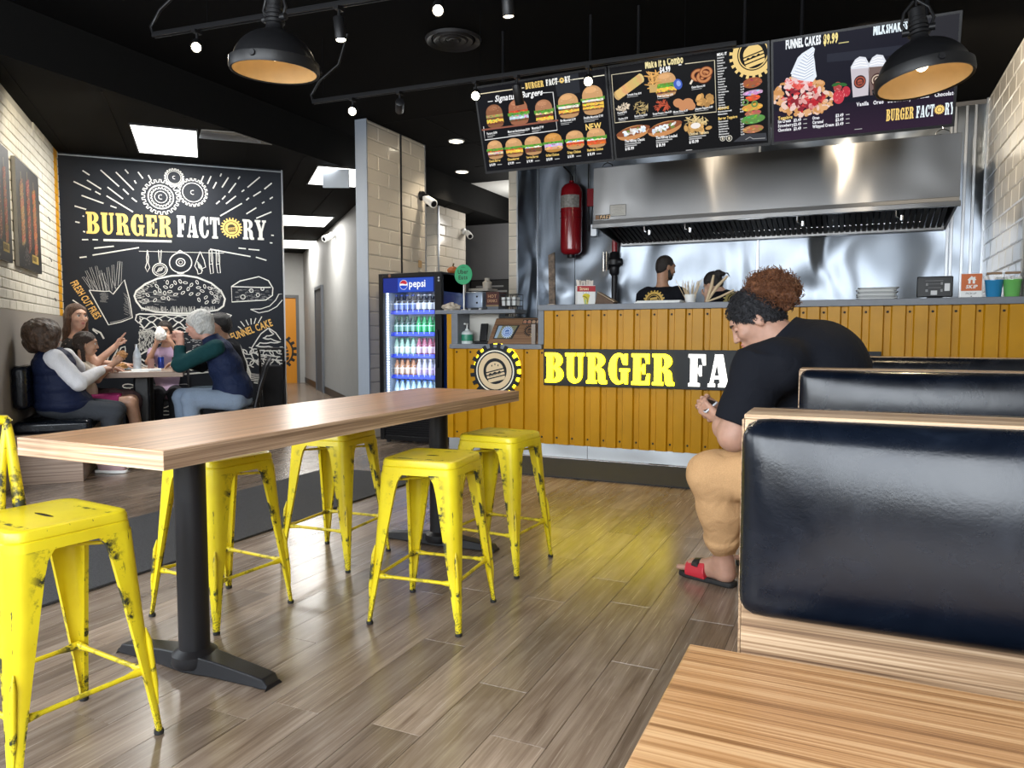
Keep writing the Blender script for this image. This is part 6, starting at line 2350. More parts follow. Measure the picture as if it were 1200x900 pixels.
 for i in range(5):
  st([(692 + 5 * i, 540 + 6 * i), (698 + 5 * i, 575 + 4 * i)], 0.006)
 for cx in (760, 795):
  st([(cx - 10, 485), (cx - 8, 560), (cx - 2, 604 - (cx - 760) * 0.15), (cx + 12, 600), (cx + 8, 555), (cx + 8, 520), (cx + 3, 484), (cx - 10, 485)], 0.008)
  st([(cx - 8, 556), (cx + 9, 553)], 0.007)
  st([(cx - 2, 500), (cx + 2, 545)], 0.006)
 # fries carton
 st([(148, 686), (198, 776), (245, 860), (310, 845), (365, 824), (350, 730), (325, 634), (295, 672), (268, 706), (250, 690), (226, 692), (148, 686)], 0.011)
 st([(252, 850), (312, 836), (356, 818), (340, 720)], 0.007, CD)
 FR = (0.36, 0.36, 0.36)
 tops = [(112, 620), (128, 590), (150, 572), (178, 566), (200, 588), (214, 600), (236, 572), (262, 560), (292, 542), (304, 545)]
 for i, (tx, ty) in enumerate(tops):
  bx_, by_ = 160 + i * 15, 688 - (i > 6) * (i - 6) * 12
  dx, dy = 9, -2
  st([(bx_, by_), (tx, ty), (tx + dx, ty + dy), (bx_ + dx + 4, by_)], 0.004, FR)
 for i in range(8):
  x0 = rg.uniform(150, 290)
  st([(x0 - 20, rg.uniform(600, 640)), (x0 + 4, rg.uniform(668, 690))], 0.004, (0.4, 0.4, 0.4))
 for i in range(12):
  st([(200 + rg.uniform(0, 10), 700 + 4 * i), (240 + rg.uniform(-10, 5), 702 + 4 * i)], 0.003, CD)
 for i in range(14):
  st([(330 + rg.uniform(-10, 0), 700 + 8 * i), (345 + rg.uniform(-5, 8), 720 + 7 * i)], 0.003, CD)
 # curved lettering
 p, q = m(68, 645), m(232, 885)
 rot = math.degrees(math.atan2(q[1] - p[1], q[0] - p[0]))
 a.text('FRESH CUT FRIES', p[0] - 0.03, p[1] - 0.012, 0.075, OR, math.hypot(q[0] - p[0], q[1] - p[1]) / 1.13, 0.022, 'l', rot, 0.0, 0.09)
 st([(65, 735), (110, 765)], 0.012)
 st([(165, 885), (190, 905)], 0.012)
 # big burger: bun
 bun = [(385, 742), (375, 715), (385, 690), (430, 655), (490, 628), (560, 614), (620, 611), (690, 622), (760, 650), (810, 690), (830, 730), (822, 765), (795, 785), (700, 800), (600, 803), (480, 795), (410, 775)]
 st(bun, 0.020, CH, True)
 for i in range(230):
  t_ = rg.uniform(0, 1)
  if t_ < 0.42:
   ang_ = rg.uniform(2.6, 4.1)
  elif t_ < 0.8:
   ang_ = rg.uniform(-0.6, 0.5)
  else:
   ang_ = rg.uniform(0, 2 * PI)
  rr_ = rg.uniform(0.82, 0.99)
  cx, cy = 602 + 224 * rr_ * math.cos(ang_), 712 + 92 * rr_ * math.sin(ang_)
  d = rg.uniform(6, 16)
  st([(cx, cy), (cx - d * math.cos(ang_) * 0.9, cy - d * math.sin(ang_) * 0.6)], 0.004, (0.52, 0.52, 0.5))
 for i in range(120):
  x0 = rg.uniform(410, 800)
  st([(x0, 798 - abs(x0 - 602) * 0.05), (x0 + rg.uniform(-4, 4), rg.uniform(765, 785))], 0.004, (0.5, 0.5, 0.48))
 for i in range(36):
  x0, y0 = rg.uniform(430, 560), rg.uniform(690, 760)
  st([(x0, y0), (x0 + rg.uniform(20, 50), y0 + 2)], 0.003, CD)
 a.L = 3
 done = []
 for i in range(900):
  ang_ = rg.uniform(PI, 2 * PI)
  rr_ = rg.uniform(0.2, 0.93) ** 0.6
  cx, cy = 612 + 190 * rr_ * math.cos(ang_), 748 + 118 * rr_ * math.sin(ang_)
  if any(math.hypot(cx - p, cy - q) < 25 for p, q in done) or len(done) > 46:
   continue
  done.append((cx, cy))
  x, y = m(cx, cy)
  r1 = rg.uniform(0, 180)
  a.L = 3
  a.ell(x, y, 0.027, 0.016, CH, r1, 0, 360, 12)
  a.L = 4
  a.ell(x, y, 0.019, 0.009, (0.02, 0.022, 0.026), r1, 0, 360, 12)
 a.L = 2
 # fillings
 st([(382, 812), (400, 805), (600, 812), (840, 805), (862, 812), (845, 830), (800, 834), (760, 822)], 0.016)
 for y0, amp, w in ((822, 6, 0.010), (838, 10, 0.012), (860, 14, 0.014), (878, 9, 0.010), (893, 5, 0.012)):
  st([(400 + 12 * i, y0 + amp * math.sin(i * 1.1 + y0) + rg.uniform(-3, 3)) for i in range(34)], w)
 st([(385, 815), (380, 835), (395, 850), (410, 846), (402, 825)], 0.012)
 for i in range(190):
  x0, y0 = rg.uniform(395, 470), rg.uniform(880, 985)
  st([(x0, y0), (x0 + rg.uniform(-5, 5), y0 + rg.uniform(6, 14))], 0.008, (0.5, 0.5, 0.48))
 for i in range(110):
  x0, y0 = rg.uniform(470, 800), rg.uniform(895, 985)
  st([(x0, y0), (x0 + rg.uniform(8, 20), y0 + rg.uniform(-3, 3))], 0.006, (0.4, 0.4, 0.4))
 for y0 in (1000, 1035, 1060, 1078):
  st([(395 + 14 * i, y0 + 9 * math.sin(i * 1.2 + y0)) for i in range(28)], 0.018)
 st([(392, 1010), (380, 1060), (420, 1095), (600, 1110), (770, 1095), (810, 1060), (800, 1010)], 0.018)
 # loops (fries) left of the table and below
 for o in ((260, 1000), (300, 1005)):
  st([(o[0] - 30, o[1] + 70), (o[0] - 12, o[1] + 10), (o[0] + 8, o[1] - 30), (o[0] + 28, o[1] - 36), (o[0] + 30, o[1] - 15), (o[0] + 5, o[1] + 30), (o[0] - 20, o[1] + 76)], 0.013)
 st([(165, 880), (205, 900), (222, 930)], 0.018)
 for o in ((350, 1155), (385, 1170), (520, 1230), (540, 1290)):
  st([(o[0] + 34 * math.cos(q), o[1] + 16 * math.sin(q * 1.0) + q * 4) for q in [i * 0.5 for i in range(18)]], 0.012)
 # cheese and pepper
 st([(862, 668), (905, 640), (1000, 618), (1048, 638), (1070, 675), (1068, 712), (1035, 735), (865, 745), (862, 668), (1000, 672), (1060, 672)], 0.013)
 for cx, cy, r in ((962, 688, 8), (920, 720, 10), (1018, 680, 6), (995, 710, 7)):
  x, y = m(cx, cy)
  a.ring(x, y, r * k, r * k + 0.009, CH, 14)
 for i in range(70):
  x0, y0 = rg.uniform(875, 1050), rg.uniform(682, 738)
  st([(x0, y0), (x0 + rg.uniform(8, 22), y0)], 0.003, CD)
 st([(958, 782), (1010, 780), (1055, 765), (1085, 735), (1100, 706), (1122, 704), (1118, 735), (1090, 768), (1050, 790), (1000, 800), (958, 782)], 0.010)
 st([(1108, 705), (1128, 703)], 0.012)
 # funnel cake
 for x0, y0, x1, y1 in ((895, 868, 912, 880), (908, 842, 928, 868), (935, 835, 948, 862), (960, 828, 962, 858), (985, 826, 976, 855), (1015, 818, 996, 852)):
  st([(x0, y0), (x1, y1)], 0.011)
 p, q = m(868, 938), m(1085, 858)
 rot = math.degrees(math.atan2(q[1] - p[1], q[0] - p[0]))
 a.text('FUNNEL CAKE', p[0], p[1], 0.085, OR, math.hypot(q[0] - p[0], q[1] - p[1]) / 0.90, 0.025, 'l', rot, 0.0, 0.09)
 sw = [(1050, 880), (1075, 905), (1040, 915), (1020, 925), (1060, 930), (1110, 945), (1060, 948), (1005, 950), (985, 965), (1050, 968), (1130, 985), (1080, 990), (1000, 985), (972, 1000), (1040, 1012), (1140, 1020), (1145, 1035), (1080, 1035), (1000, 1028), (985, 1042), (1050, 1060), (1120, 1070)]
 sm = []
 for i in range(len(sw) - 1):
  for f in (0, 0.34, 0.67):
   sm.append((sw[i][0] + (sw[i + 1][0] - sw[i][0]) * f, sw[i][1] + (sw[i + 1][1] - sw[i][1]) * f + 4 * math.sin(f * PI)))
 st(sm, 0.014)
 st([(1048, 876), (1010, 905), (990, 935), (965, 975), (962, 1010), (980, 1045), (1030, 1075)], 0.013)
 st([(1050, 876), (1085, 900), (1110, 935), (1140, 975), (1150, 1010), (1135, 1055)], 0.013)
 for r in range(16):
  cx, cy = 915 + (r % 8) * 33, 1000 + 48 * (r // 8) + rg.uniform(-12, 12)
  q0 = rg.uniform(0, 6)
  st([(cx + 26 * math.cos(q0 + q), cy + 18 * math.sin(q0 + q)) for q in [i * 0.5 for i in range(11)]], 0.012)
 for i in range(5):
  st([(905 + 4 * i, 960 + 30 * i), (960, 1105 + 8 * i), (1050, 1118 + 8 * i), (1152, 1100 + 10 * i)], 0.010)
 st([(975, 1150), (1060, 1162), (1155, 1150)], 0.014)
 for r in (48, 40, 26):
  x, y = m(1030, 1230)
  a.ring(x, y, r * k, r * k + 0.012, CH, 30)
 for i in range(9):
  q = i * 0.7
  st([(1030 + 12 * math.cos(q), 1230 + 10 * math.sin(q)), (1030 + 34 * math.cos(q), 1230 + 26 * math.sin(q))], 0.008)
 for i in range(8):
  st([(985 + rg.uniform(0, 60), 1180 + rg.uniform(0, 20)), (990 + rg.uniform(0, 60), 1185 + rg.uniform(0, 25))], 0.012)
 inv = a.M.inverted()
 ok = [(inv @ Vector(p)).x < 2.352 for p in a.v]
 kp = [(f, c) for f, c in zip(a.f, a.c) if all(ok[i] for i in f)]
 a.f, a.c = [q[0] for q in kp], [q[1] for q in kp]
 a.build('chalk_drawing', M['chalk'], wall_mural)


mural()

# ---------------------------------------------------------------- menu screens
TH_ = R_(18.4)
BUN, BUN2 = (0.42, 0.22, 0.09), (0.52, 0.29, 0.13)
LET, PAT, CHZ, TOM = (0.10, 0.28, 0.04), (0.16, 0.07, 0.035), (0.75, 0.48, 0.07), (0.5, 0.07, 0.03)


def burger(a, cx, cy, w, h, layers, rg, bun=BUN):
 """a burger picture built bottom up from coloured layers"""
 a.L = 2
 n = len(layers)
 lh = h * 0.40 / n
 y = cy - h / 2
 a.poly([(cx - w * 0.42, y + h * 0.2)] + [(cx + w * 0.42 * math.cos(R_(q)), y + h * 0.14 + h * 0.13 * math.sin(R_(q))) for q in range(180, 361, 20)] + [(cx + w * 0.42, y + h * 0.2)], tuple(c * 0.85 for c in bun))
 y += h * 0.18
 for i, c in enumerate(layers):
  a.L = 3 + i % 2
  top, bot_ = [], []
  N = 14
  wob = 0.5 if c in (LET, CHZ) else 0.15
  ww = w * (0.52 if c == LET else 0.46)
  for k in range(N + 1):
   f = k / N
   x = cx - ww + 2 * ww * f
   top.append((x, y + lh * 1.15 + lh * wob * rg.uniform(-0.5, 0.5)))
   bot_.append((x, y - lh * wob * rg.uniform(0, 1.2)))
  a.poly(bot_ + top[::-1], c)
  a.L = 5
  for k in range(7):
   x = cx + ww * rg.uniform(-0.9, 0.8)
   a.ell(x, y + lh * rg.uniform(0.2, 0.9), w * 0.05, lh * 0.25, tuple(min(1, q * rg.choice((0.5, 1.6))) for q in c), rg.uniform(-20, 20), 0, 360, 8)
  y += lh
 a.L = 5
 a.poly([(cx - w * 0.45, y)] + [(cx - w * 0.45 * math.cos(R_(q)), y + lh * 0.3 + h * 0.40 * math.sin(R_(q)) ** 0.8) for q in range(0, 181, 12)] + [(cx + w * 0.45, y)], bun)
 a.L = 6
 a.ell(cx - w * 0.06, y + h * 0.27, w * 0.26, h * 0.10, tuple(min(1, c * 1.25) for c in bun), 0, 0, 360, 14)
 for k in range(9):
  a.ell(cx + w * rg.uniform(-0.3, 0.3), y + h * rg.uniform(0.1, 0.33), w * 0.018, w * 0.012, (0.7, 0.5, 0.3), rg.uniform(0, 90), 0, 360, 6)


def caption(a, x, y, h, t, c=(0.8, 0.8, 0.8), gold=None, lines=1, rg=random):
 a.L = 4
 w = a.text(t, x, y, h, gold or c, 0.62, 0.03)
 for k in range(lines):
  a.rect(x, y - h * (0.75 + 0.6 * k), x + w * (0.75 - 0.2 * k), y - h * (0.5 + 0.6 * k), (0.35, 0.35, 0.35))
 return w


boards = []
for (x0, x1), lab in zip(((-2.766, -1.69), (-1.67, -0.565), (-0.545, 0.537)), ('hanging menu screen with rows of burgers, above the fire cylinder', 'hanging menu screen with hot dogs, fries and a golden gear', 'hanging menu screen with the funnel cake and milkshakes')):
 W = x1 - x0
 dn = Vector((0, math.sin(TH_), -math.cos(TH_)))
 o = Vector((x0, 5.30, 3.14)) + dn * 0.655
 up = -dn
 t = thing('menu_screen', lab, 'menu screen', ((x0 + x1) / 2, 5.4, 2.5), group='menu screens over the counter')
 Fm = frame(o, (1, 0, 0), up)
 mb = MB()
 mb.T = Fm
 mb.box(-0.004, W + 0.004, -0.004, 0.659, -0.05, -0.004)
 mb.build('housing', M['black_plastic'], t, bevel=0.004)
 mb = MB()
 mb.T = Fm
 mb.prism([[(-0.006, -0.006), (W + 0.006, -0.006), (W + 0.006, 0.661), (-0.006, 0.661)], [(0.009, 0.012), (W - 0.009, 0.012), (W - 0.009, 0.646), (0.009, 0.646)]], -0.004, 0.004)
 mb.build('bezel', M['black_metal'], t, smooth=0)
 for fx in (0.16, 0.84):
  p = Fm @ Vector((W * fx, 0.45, -0.05))
  MB().tube([p, p + Vector((0, 0.05, 0.05)), Vector((p.x, p.y + 0.05, CEIL))], 0.012, 8).build('ceiling_mount', M['black_metal'], t, smooth=60)
 boards.append((t, Fm, W))


def menu1():
 t, Fm, W = boards[0]
 a = Art(Fm, 0.0002)
 h = Hom([0.009455377301739027, -0.0013318763232216778, -5.119327356009327, -0.0008413221498537737, -0.008230566031783071, 2.1495354732653262, 0.0006018035695005575, -0.0005700404507730584, 1.0], 550, 60, 6.0)
 rg = random.Random(2)
 a.L = 0
 a.rect(0.009, 0.012, W - 0.009, 0.646, (0.006, 0.006, 0.008))
 a.L = 1

 def st(pts, w, c):
  a.stroke(h.L(pts), w, c)
 a.poly(h.L([(592, 180), (765, 155), (780, 290), (620, 320)]), (0.02, 0.022, 0.028))  # grey patch of reflection painted into the screen picture
 st([(60, 303), (385, 257)], 0.006, (0.75, 0.65, 0.45))
 st([(595, 218), (950, 168)], 0.006, (0.8, 0.75, 0.6))
 st([(475, 296), (588, 288), (618, 555), (110, 625), (100, 530)], 0.006, (0.7, 0.7, 0.7))
 st([(130, 356), (165, 351)], 0.006, (0.7, 0.7, 0.7))
 x, y = h(396, 268)
 a.L = 3
 a.logo('BURGER', x, y, 0.044, GOLD, 0.80)
 a.logo('FACT', x + 0.17, y + 0.002, 0.044, (0.85, 0.85, 0.8), 0.78)
 a.gear(x + 0.298, y + 0.024, 0.016, 0.02, 14, GOLD, 0.008)
 a.logo('RY', x + 0.322, y + 0.003, 0.044, (0.85, 0.85, 0.8), 0.7)
 x, y = h(180, 356)
 a.fit('Signature Burgers', x, y, h(515, 300)[0] - x, 0.044, (0.85, 0.85, 0.85), 0.02, 0.3)
 st([(88, 555), (625, 486)], 0.012, (0.25, 0.09, 0.06))
 DK = (0.14, 0.05, 0.03)
 for (cx, cy, w, hh), ls, b in (((178, 460, 130, 170), [DK, CHZ, PAT, (0.35, 0.3, 0.1)], (0.24, 0.10, 0.05)), ((345, 430, 150, 190), [PAT, (0.45, 0.55, 0.65), (0.4, 0.35, 0.3), LET, TOM], (0.33, 0.13, 0.07)), ((525, 425, 135, 170), [CHZ, DK, (0.75, 0.6, 0.25), LET], (0.36, 0.17, 0.09)),
         ((697, 385, 160, 180), [PAT, CHZ, PAT, (0.75, 0.72, 0.6), LET], BUN2), ((868, 345, 165, 215), [PAT, CHZ, PAT, CHZ, PAT, (0.75, 0.72, 0.6), LET], BUN2),
         ((182, 695, 118, 135), [PAT, (0.6, 0.5, 0.4), TOM, LET], BUN2), ((315, 680, 132, 135), [PAT, CHZ, TOM, LET], BUN2), ((448, 665, 130, 135), [PAT, PAT, (0.75, 0.72, 0.6), LET], BUN2),
         ((590, 645, 140, 135), [(0.6, 0.35, 0.2), (0.55, 0.4, 0.6), LET], (0.50, 0.24, 0.06)), ((742, 625, 138, 135), [(0.55, 0.22, 0.06), TOM, (0.75, 0.72, 0.6), LET], BUN2), ((892, 610, 145, 140), [(0.55, 0.12, 0.03), (0.5, 0.1, 0.03), (0.75, 0.72, 0.6), LET], BUN2)):
  p = h(cx, cy)
  q = h(cx + w, cy)
  u = h(cx, cy - hh)
  burger(a, p[0], p[1], abs(q[0] - p[0]), abs(u[1] - p[1]), ls, rg, b)
 for x, y, s_ in ((125, 588, 'Factory 13.99'), (272, 575, 'Montreal Smokehouse 15.99'), (440, 550, 'Mountain 17.99'), (642, 498, 'Big Mountain 15.99'), (806, 478, 'Double Mountain 17.99')):
  p = h(x, y)
  caption(a, p[0], p[1], 0.017, s_, (0.8, 0.8, 0.8), None, 2)
 for x, y, s_, pr in ((140, 782, 'Classic Burger', '$ 8.99'), (270, 770, 'Cheeseburger', '$ 9.99'), (402, 756, 'Veggie Burger', '$ 9.99'), (540, 742, 'Grilled Chicken', '$ 11.99'), (690, 722, 'Crispy Chicken', '$ 11.99'), (830, 705, 'Nashville Chicken', '$ 12.99')):
  p = h(x, y)
  a.L = 4
  a.text(s_, p[0], p[1], 0.018, GOLD, 0.62, 0.03)
  a.text(pr, p[0], p[1] - 0.03, 0.018, (0.85, 0.85, 0.85), 0.72, 0.04)
  a.rect(p[0] + 0.07, p[1] - 0.028, p[0] + 0.11, p[1] - 0.022, (0.4, 0.4, 0.4))
 p = h(820, 555)
 a.L = 4
 a.text('NEW', p[0], p[1], 0.042, GOLD, 0.85, 0.03)
 p = h(528, 812)
 a.rect(p[0], p[1], p[0] + 0.045, p[1] + 0.004, (0.5, 0.5, 0.5))
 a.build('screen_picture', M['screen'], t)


def menu2():
 t, Fm, W = boards[1]
 a = Art(Fm, 0.0002)
 h = Hom([0.00875207168415784, -0.0007046498702696878, -6.184318748769167, -0.0008365279859336994, -0.008192518644861146, 2.1390002414967966, 0.0005925392952506187, -0.0005645960549451141, 1.0], 710, 40, 5.625)
 rg = random.Random(4)
 a.L = 0
 a.rect(0.009, 0.012, W - 0.009, 0.646, (0.006, 0.006, 0.007))
 a.L = 1

 def st(pts, w, c, cl=False):
  a.stroke(h.L(pts), w, c, cl)
 fr = (0.65, 0.58, 0.42)
 st([(235, 240), (38, 268), (60, 585), (728, 512), (716, 172), (522, 196)], 0.005, fr)
 p = h(260, 226)
 a.fit('Make it a Combo', p[0], p[1], h(512, 190)[0] - p[0], 0.050, (0.72, 0.62, 0.32), 0.045)
 p = h(355, 256)
 a.fit('$4.99', p[0], p[1], h(427, 245)[0] - p[0], 0.036, (0.85, 0.85, 0.85), 0.045)
 a.rect(p[0] + 0.135, p[1] + 0.03, p[0] + 0.155, p[1] + 0.038, (0.7, 0.7, 0.7))

 def blob(cx, cy, w, hh, col, n, sz=0.16, seed=1, elong=2.2):
  """loose heap of pieces of food"""
  r = random.Random(seed)
  for k in range(n):
   ang_, rr_ = r.uniform(0, 2 * PI), math.sqrt(r.random())
   x, y = cx + w / 2 * rr_ * math.cos(ang_), cy + hh / 2 * rr_ * math.sin(ang_)
   q, u = h(x, y), h(x + w * sz, y)
   s_ = abs(u[0] - q[0])
   b = r.uniform(0.55, 1.25)
   a.L = 2 + k % 6
   a.ell(q[0], q[1], s_, s_ / elong, tuple(min(1, c * b) for c in col), r.uniform(0, 180), 0, 360, 9)
 # spiral potato stick
 for k in range(26):
  f = k / 25
  q = h(75 + 155 * f, 405 - 115 * f)
  a.L = 2 + k % 3
  a.ell(q[0], q[1], 0.022, 0.034, tuple(c * rg.uniform(0.75, 1.1) for c in (0.6, 0.42, 0.16)), 25, 0, 360, 10)
 blob(310, 305, 75, 110, (0.62, 0.33, 0.10), 30, 0.42, 3, 7)
 a.L = 7
 q = h(315, 355)
 a.poly(h.L([(285, 335), (340, 330), (335, 382), (290, 386)]), (0.5, 0.33, 0.12))
 p = h(396, 335)
 burger(a, p[0], p[1], 0.16, 0.165, [PAT, CHZ, LET, LET], rg, BUN2)
 a.L = 6
 q = h(475, 330)
 a.ell(q[0], q[1], 0.03, 0.036, (0.05, 0.10, 0.42), 20)
 a.L = 7
 a.ell(q[0] + 0.005, q[1] + 0.004, 0.015, 0.02, (0.25, 0.35, 0.7), 20)
 # onion rings
 for cx, cy, r in ((610, 270, 30), (645, 280, 30), (660, 250, 26)):
  q = h(cx, cy)
  a.L += 1
  a.ring(q[0], q[1], r * 0.0008, r * 0.0018, (0.16, 0.04, 0.015), 20, 0.8)
  a.L += 1
  a.ring(q[0], q[1], r * 0.0010, r * 0.0016, (0.48, 0.20, 0.08), 20, 0.8)
 a.L = 4
 st([(556, 330), (578, 290)], 0.014, (0.7, 0.62, 0.5))
 blob(113, 480, 95, 55, (0.6, 0.5, 0.38), 36, 0.10, 4)
 blob(232, 485, 95, 75, (0.48, 0.36, 0.16), 36, 0.14, 5, 5)
 blob(372, 472, 100, 65, (0.45, 0.08, 0.04), 40, 0.16, 6, 5)
 for cx, cy in ((480, 455), (540, 452), (555, 470), (515, 470)):
  q = h(cx, cy)
  a.L += 1
  a.ell(q[0], q[1], 0.04, 0.03, (0.45 + 0.05 * rg.random(), 0.22, 0.10), rg.uniform(-40, 40))
 blob(655, 430, 110, 70, (0.55, 0.30, 0.10), 20, 0.20, 8, 1.4)
 # hot dogs
 for x0, y0, x1, y1 in ((95, 665, 265, 620), (300, 640, 475, 590)):
  p, q = h(x0, y0), h(x1, y1)
  cx, cy = (p[0] + q[0]) / 2, (p[1] + q[1]) / 2
  r = math.degrees(math.atan2(q[1] - p[1], q[0] - p[0]))
  a.L = 2
  a.ell(cx, cy - 0.008, 0.125, 0.048, (0.50, 0.23, 0.09), r)
  a.L = 3
  a.ell(cx, cy + 0.004, 0.13, 0.03, (0.22, 0.07, 0.03), r)
  for k in range(34):
   f = rg.uniform(0.06, 0.94)
   a.L = 4 + k % 4
   a.ell(p[0] + (q[0] - p[0]) * f, p[1] + (q[1] - p[1]) * f + rg.uniform(-0.014, 0.014), 0.016, 0.008, rg.choice([(0.75, 0.78, 0.8), (0.55, 0.65, 0.75), (0.6, 0.55, 0.5), (0.15, 0.2, 0.05)]), rg.uniform(0, 180), 0, 360, 8)
 blob(600, 575, 140, 70, (0.62, 0.47, 0.22), 60, 0.14, 9, 6)
 blob(600, 620, 160, 50, (0.50, 0.29, 0.10), 20, 0.14, 10, 1.8)
 q = h(592, 603)
 a.L = 8
 a.ell(q[0], q[1], 0.035, 0.02, (0.75, 0.7, 0.65))
 for x, y, s_ in ((140, 408, 'Tornado Fries 8.99'), (340, 418, 'Fresh Cut Fries 5.99'), (565, 358, 'Onion Rings 6.99'), (78, 527, 'Poutine 8.99'), (85, 566, 'Poutine 9.99'), (190, 548, 'Bacon Fries 10.99'), (310, 533, 'Sweet Potato Fries 8.99'), (446, 520, 'Mozza Sticks 8.99'), (588, 500, 'Jalapeno Poppers 8.99')):
  p = h(x, y)
  caption(a, p[0], p[1], 0.014, s_, (0.8, 0.8, 0.8), None, 1)
 for x, y, s_ in ((125, 715, 'The Hilltop Classic'), (330, 692, 'The Hilltop Loaded'), (548, 668, 'Chicken Tenders')):
  p = h(x, y)
  a.L = 4
  a.text(s_, p[0], p[1], 0.019, (0.8, 0.8, 0.8) if x < 500 else (0.75, 0.6, 0.35), 0.66, 0.035)
  for k in range(2):
   a.rect(p[0], p[1] - 0.016 - 0.014 * k, p[0] + 0.12 - 0.03 * k, p[1] - 0.008 - 0.014 * k, (0.4, 0.4, 0.4))
  a.text('$ 10.99', p[0], p[1] - 0.055, 0.020, (0.85, 0.85, 0.85), 0.75, 0.04)
 # toppings list
 for (x, y), n, head in (((733, 145), 20, 'MEAL IT'), ((738, 500), 2, 'ADDONS'), ((742, 565), 7, 'Burger Toppings')):
  p = h(x, y)
  a.L = 4
  a.text(head, p[0], p[1], 0.017, GOLD if n != 20 else (0.85, 0.85, 0.85), 0.68, 0.04)
  for k in range(n):
   yy = p[1] - 0.017 * (k + 1)
   w = rg.uniform(0.05, 0.10) if n == 20 else rg.uniform(0.08, 0.115)
   nseg = rg.randint(2, 3)
   a.text(''.join(rg.choice('aeionrstlm') for _ in range(7 + nseg * 2)).capitalize(), p[0], yy, 0.009, (0.7, 0.7, 0.7), w / 0.115, 0.05)
   if n != 20 or k > 10:
    a.text('%.2f' % rg.choice((0.99, 1.49, 1.99, 2.49)), p[0] + 0.15, yy, 0.009, (0.7, 0.7, 0.7), 0.9, 0.05)
 # golden gear cut by the top edge
 q = h(972, 130)
 cx, cy = q
 a.L = 3
 gd = (0.72, 0.52, 0.20)

 def seg(r0, r1, g0, g1, col):
  pl = clip_poly([(cx + r * math.cos(g), cy + r * math.sin(g)) for r, g in ((r0, g0), (r1, g0), (r1, g1), (r0, g1))], W - 0.010, 0.645)
  if pl:
   a.poly(pl, col)
 for i in range(44):
  seg(0.104, 0.136, 2 * PI * i / 44, 2 * PI * (i + 1) / 44, gd)
  seg(0.090, 0.097, 2 * PI * i / 44, 2 * PI * (i + 1) / 44, gd)
 for i in range(22):
  seg(0.135, 0.157, 2 * PI * (i + 0.28) / 22, 2 * PI * (i + 0.74) / 22, gd)
 a.L = 5
 burger_emblem(a, cx, cy - 0.008, 0.078, gd, 14)
 # exploded burger
 a.L = 3
 for (cx, cy, w, hh), c in (((965, 320, 130, 70), (0.30, 0.09, 0.04)), ((968, 385, 135, 34), (0.45, 0.28, 0.42)), ((970, 420, 95, 40), (0.55, 0.08, 0.04)), ((965, 482, 140, 50), (0.55, 0.30, 0.06)), ((970, 520, 110, 40), (0.35, 0.13, 0.08)), ((970, 560, 160, 60), (0.10, 0.24, 0.06)), ((968, 548, 120, 40), (0.55, 0.5, 0.45)), ((970, 625, 140, 52), (0.35, 0.16, 0.07))):
  q, u, v = h(cx, cy), h(cx + w / 2, cy), h(cx, cy - hh / 2)
  a.L += 1 if a.L < 9 else -5
  a.ell(q[0], q[1], abs(u[0] - q[0]), abs(v[1] - q[1]), c, 3)
  for k in range(12):
   r_, an = math.sqrt(rg.random()) * 0.85, rg.uniform(0, 2 * PI)
   a.ell(q[0] + abs(u[0] - q[0]) * r_ * math.cos(an), q[1] + abs(v[1] - q[1]) * r_ * math.sin(an), 0.012, 0.005, tuple(min(1, x * rg.choice((0.5, 1.5, 1.9))) for x in c), rg.uniform(-30, 30), 0, 360, 7)
 a.L = 9
 for cx, cy in ((920, 450), (980, 460)):
  q = h(cx, cy)
  a.ring(q[0], q[1], 0.012, 0.022, (0.12, 0.22, 0.06), 16)
 a.L = 1
 a.poly(h.L([(840, 710), (905, 660), (1055, 650), (1062, 700)]), (0.04, 0.042, 0.05))
 a.L = 4
 for cx, cy, r in ((770, 688, 17), (813, 686, 20)):
  q = h(cx, cy)
  a.ring(q[0], q[1], r * 0.00085, r * 0.00105, (0.65, 0.63, 0.55), 22)
  a.ell(q[0], q[1], r * 0.0004, r * 0.0006, (0.5, 0.45, 0.35))
 st([(920, 695), (950, 678), (970, 690), (1050, 685)], 0.004, (0.35, 0.35, 0.35))
 p = h(528, 768)
 a.rect(p[0], p[1], p[0] + 0.045, p[1] + 0.004, (0.5, 0.5, 0.5))
 a.build('screen_picture', M['screen'], t)


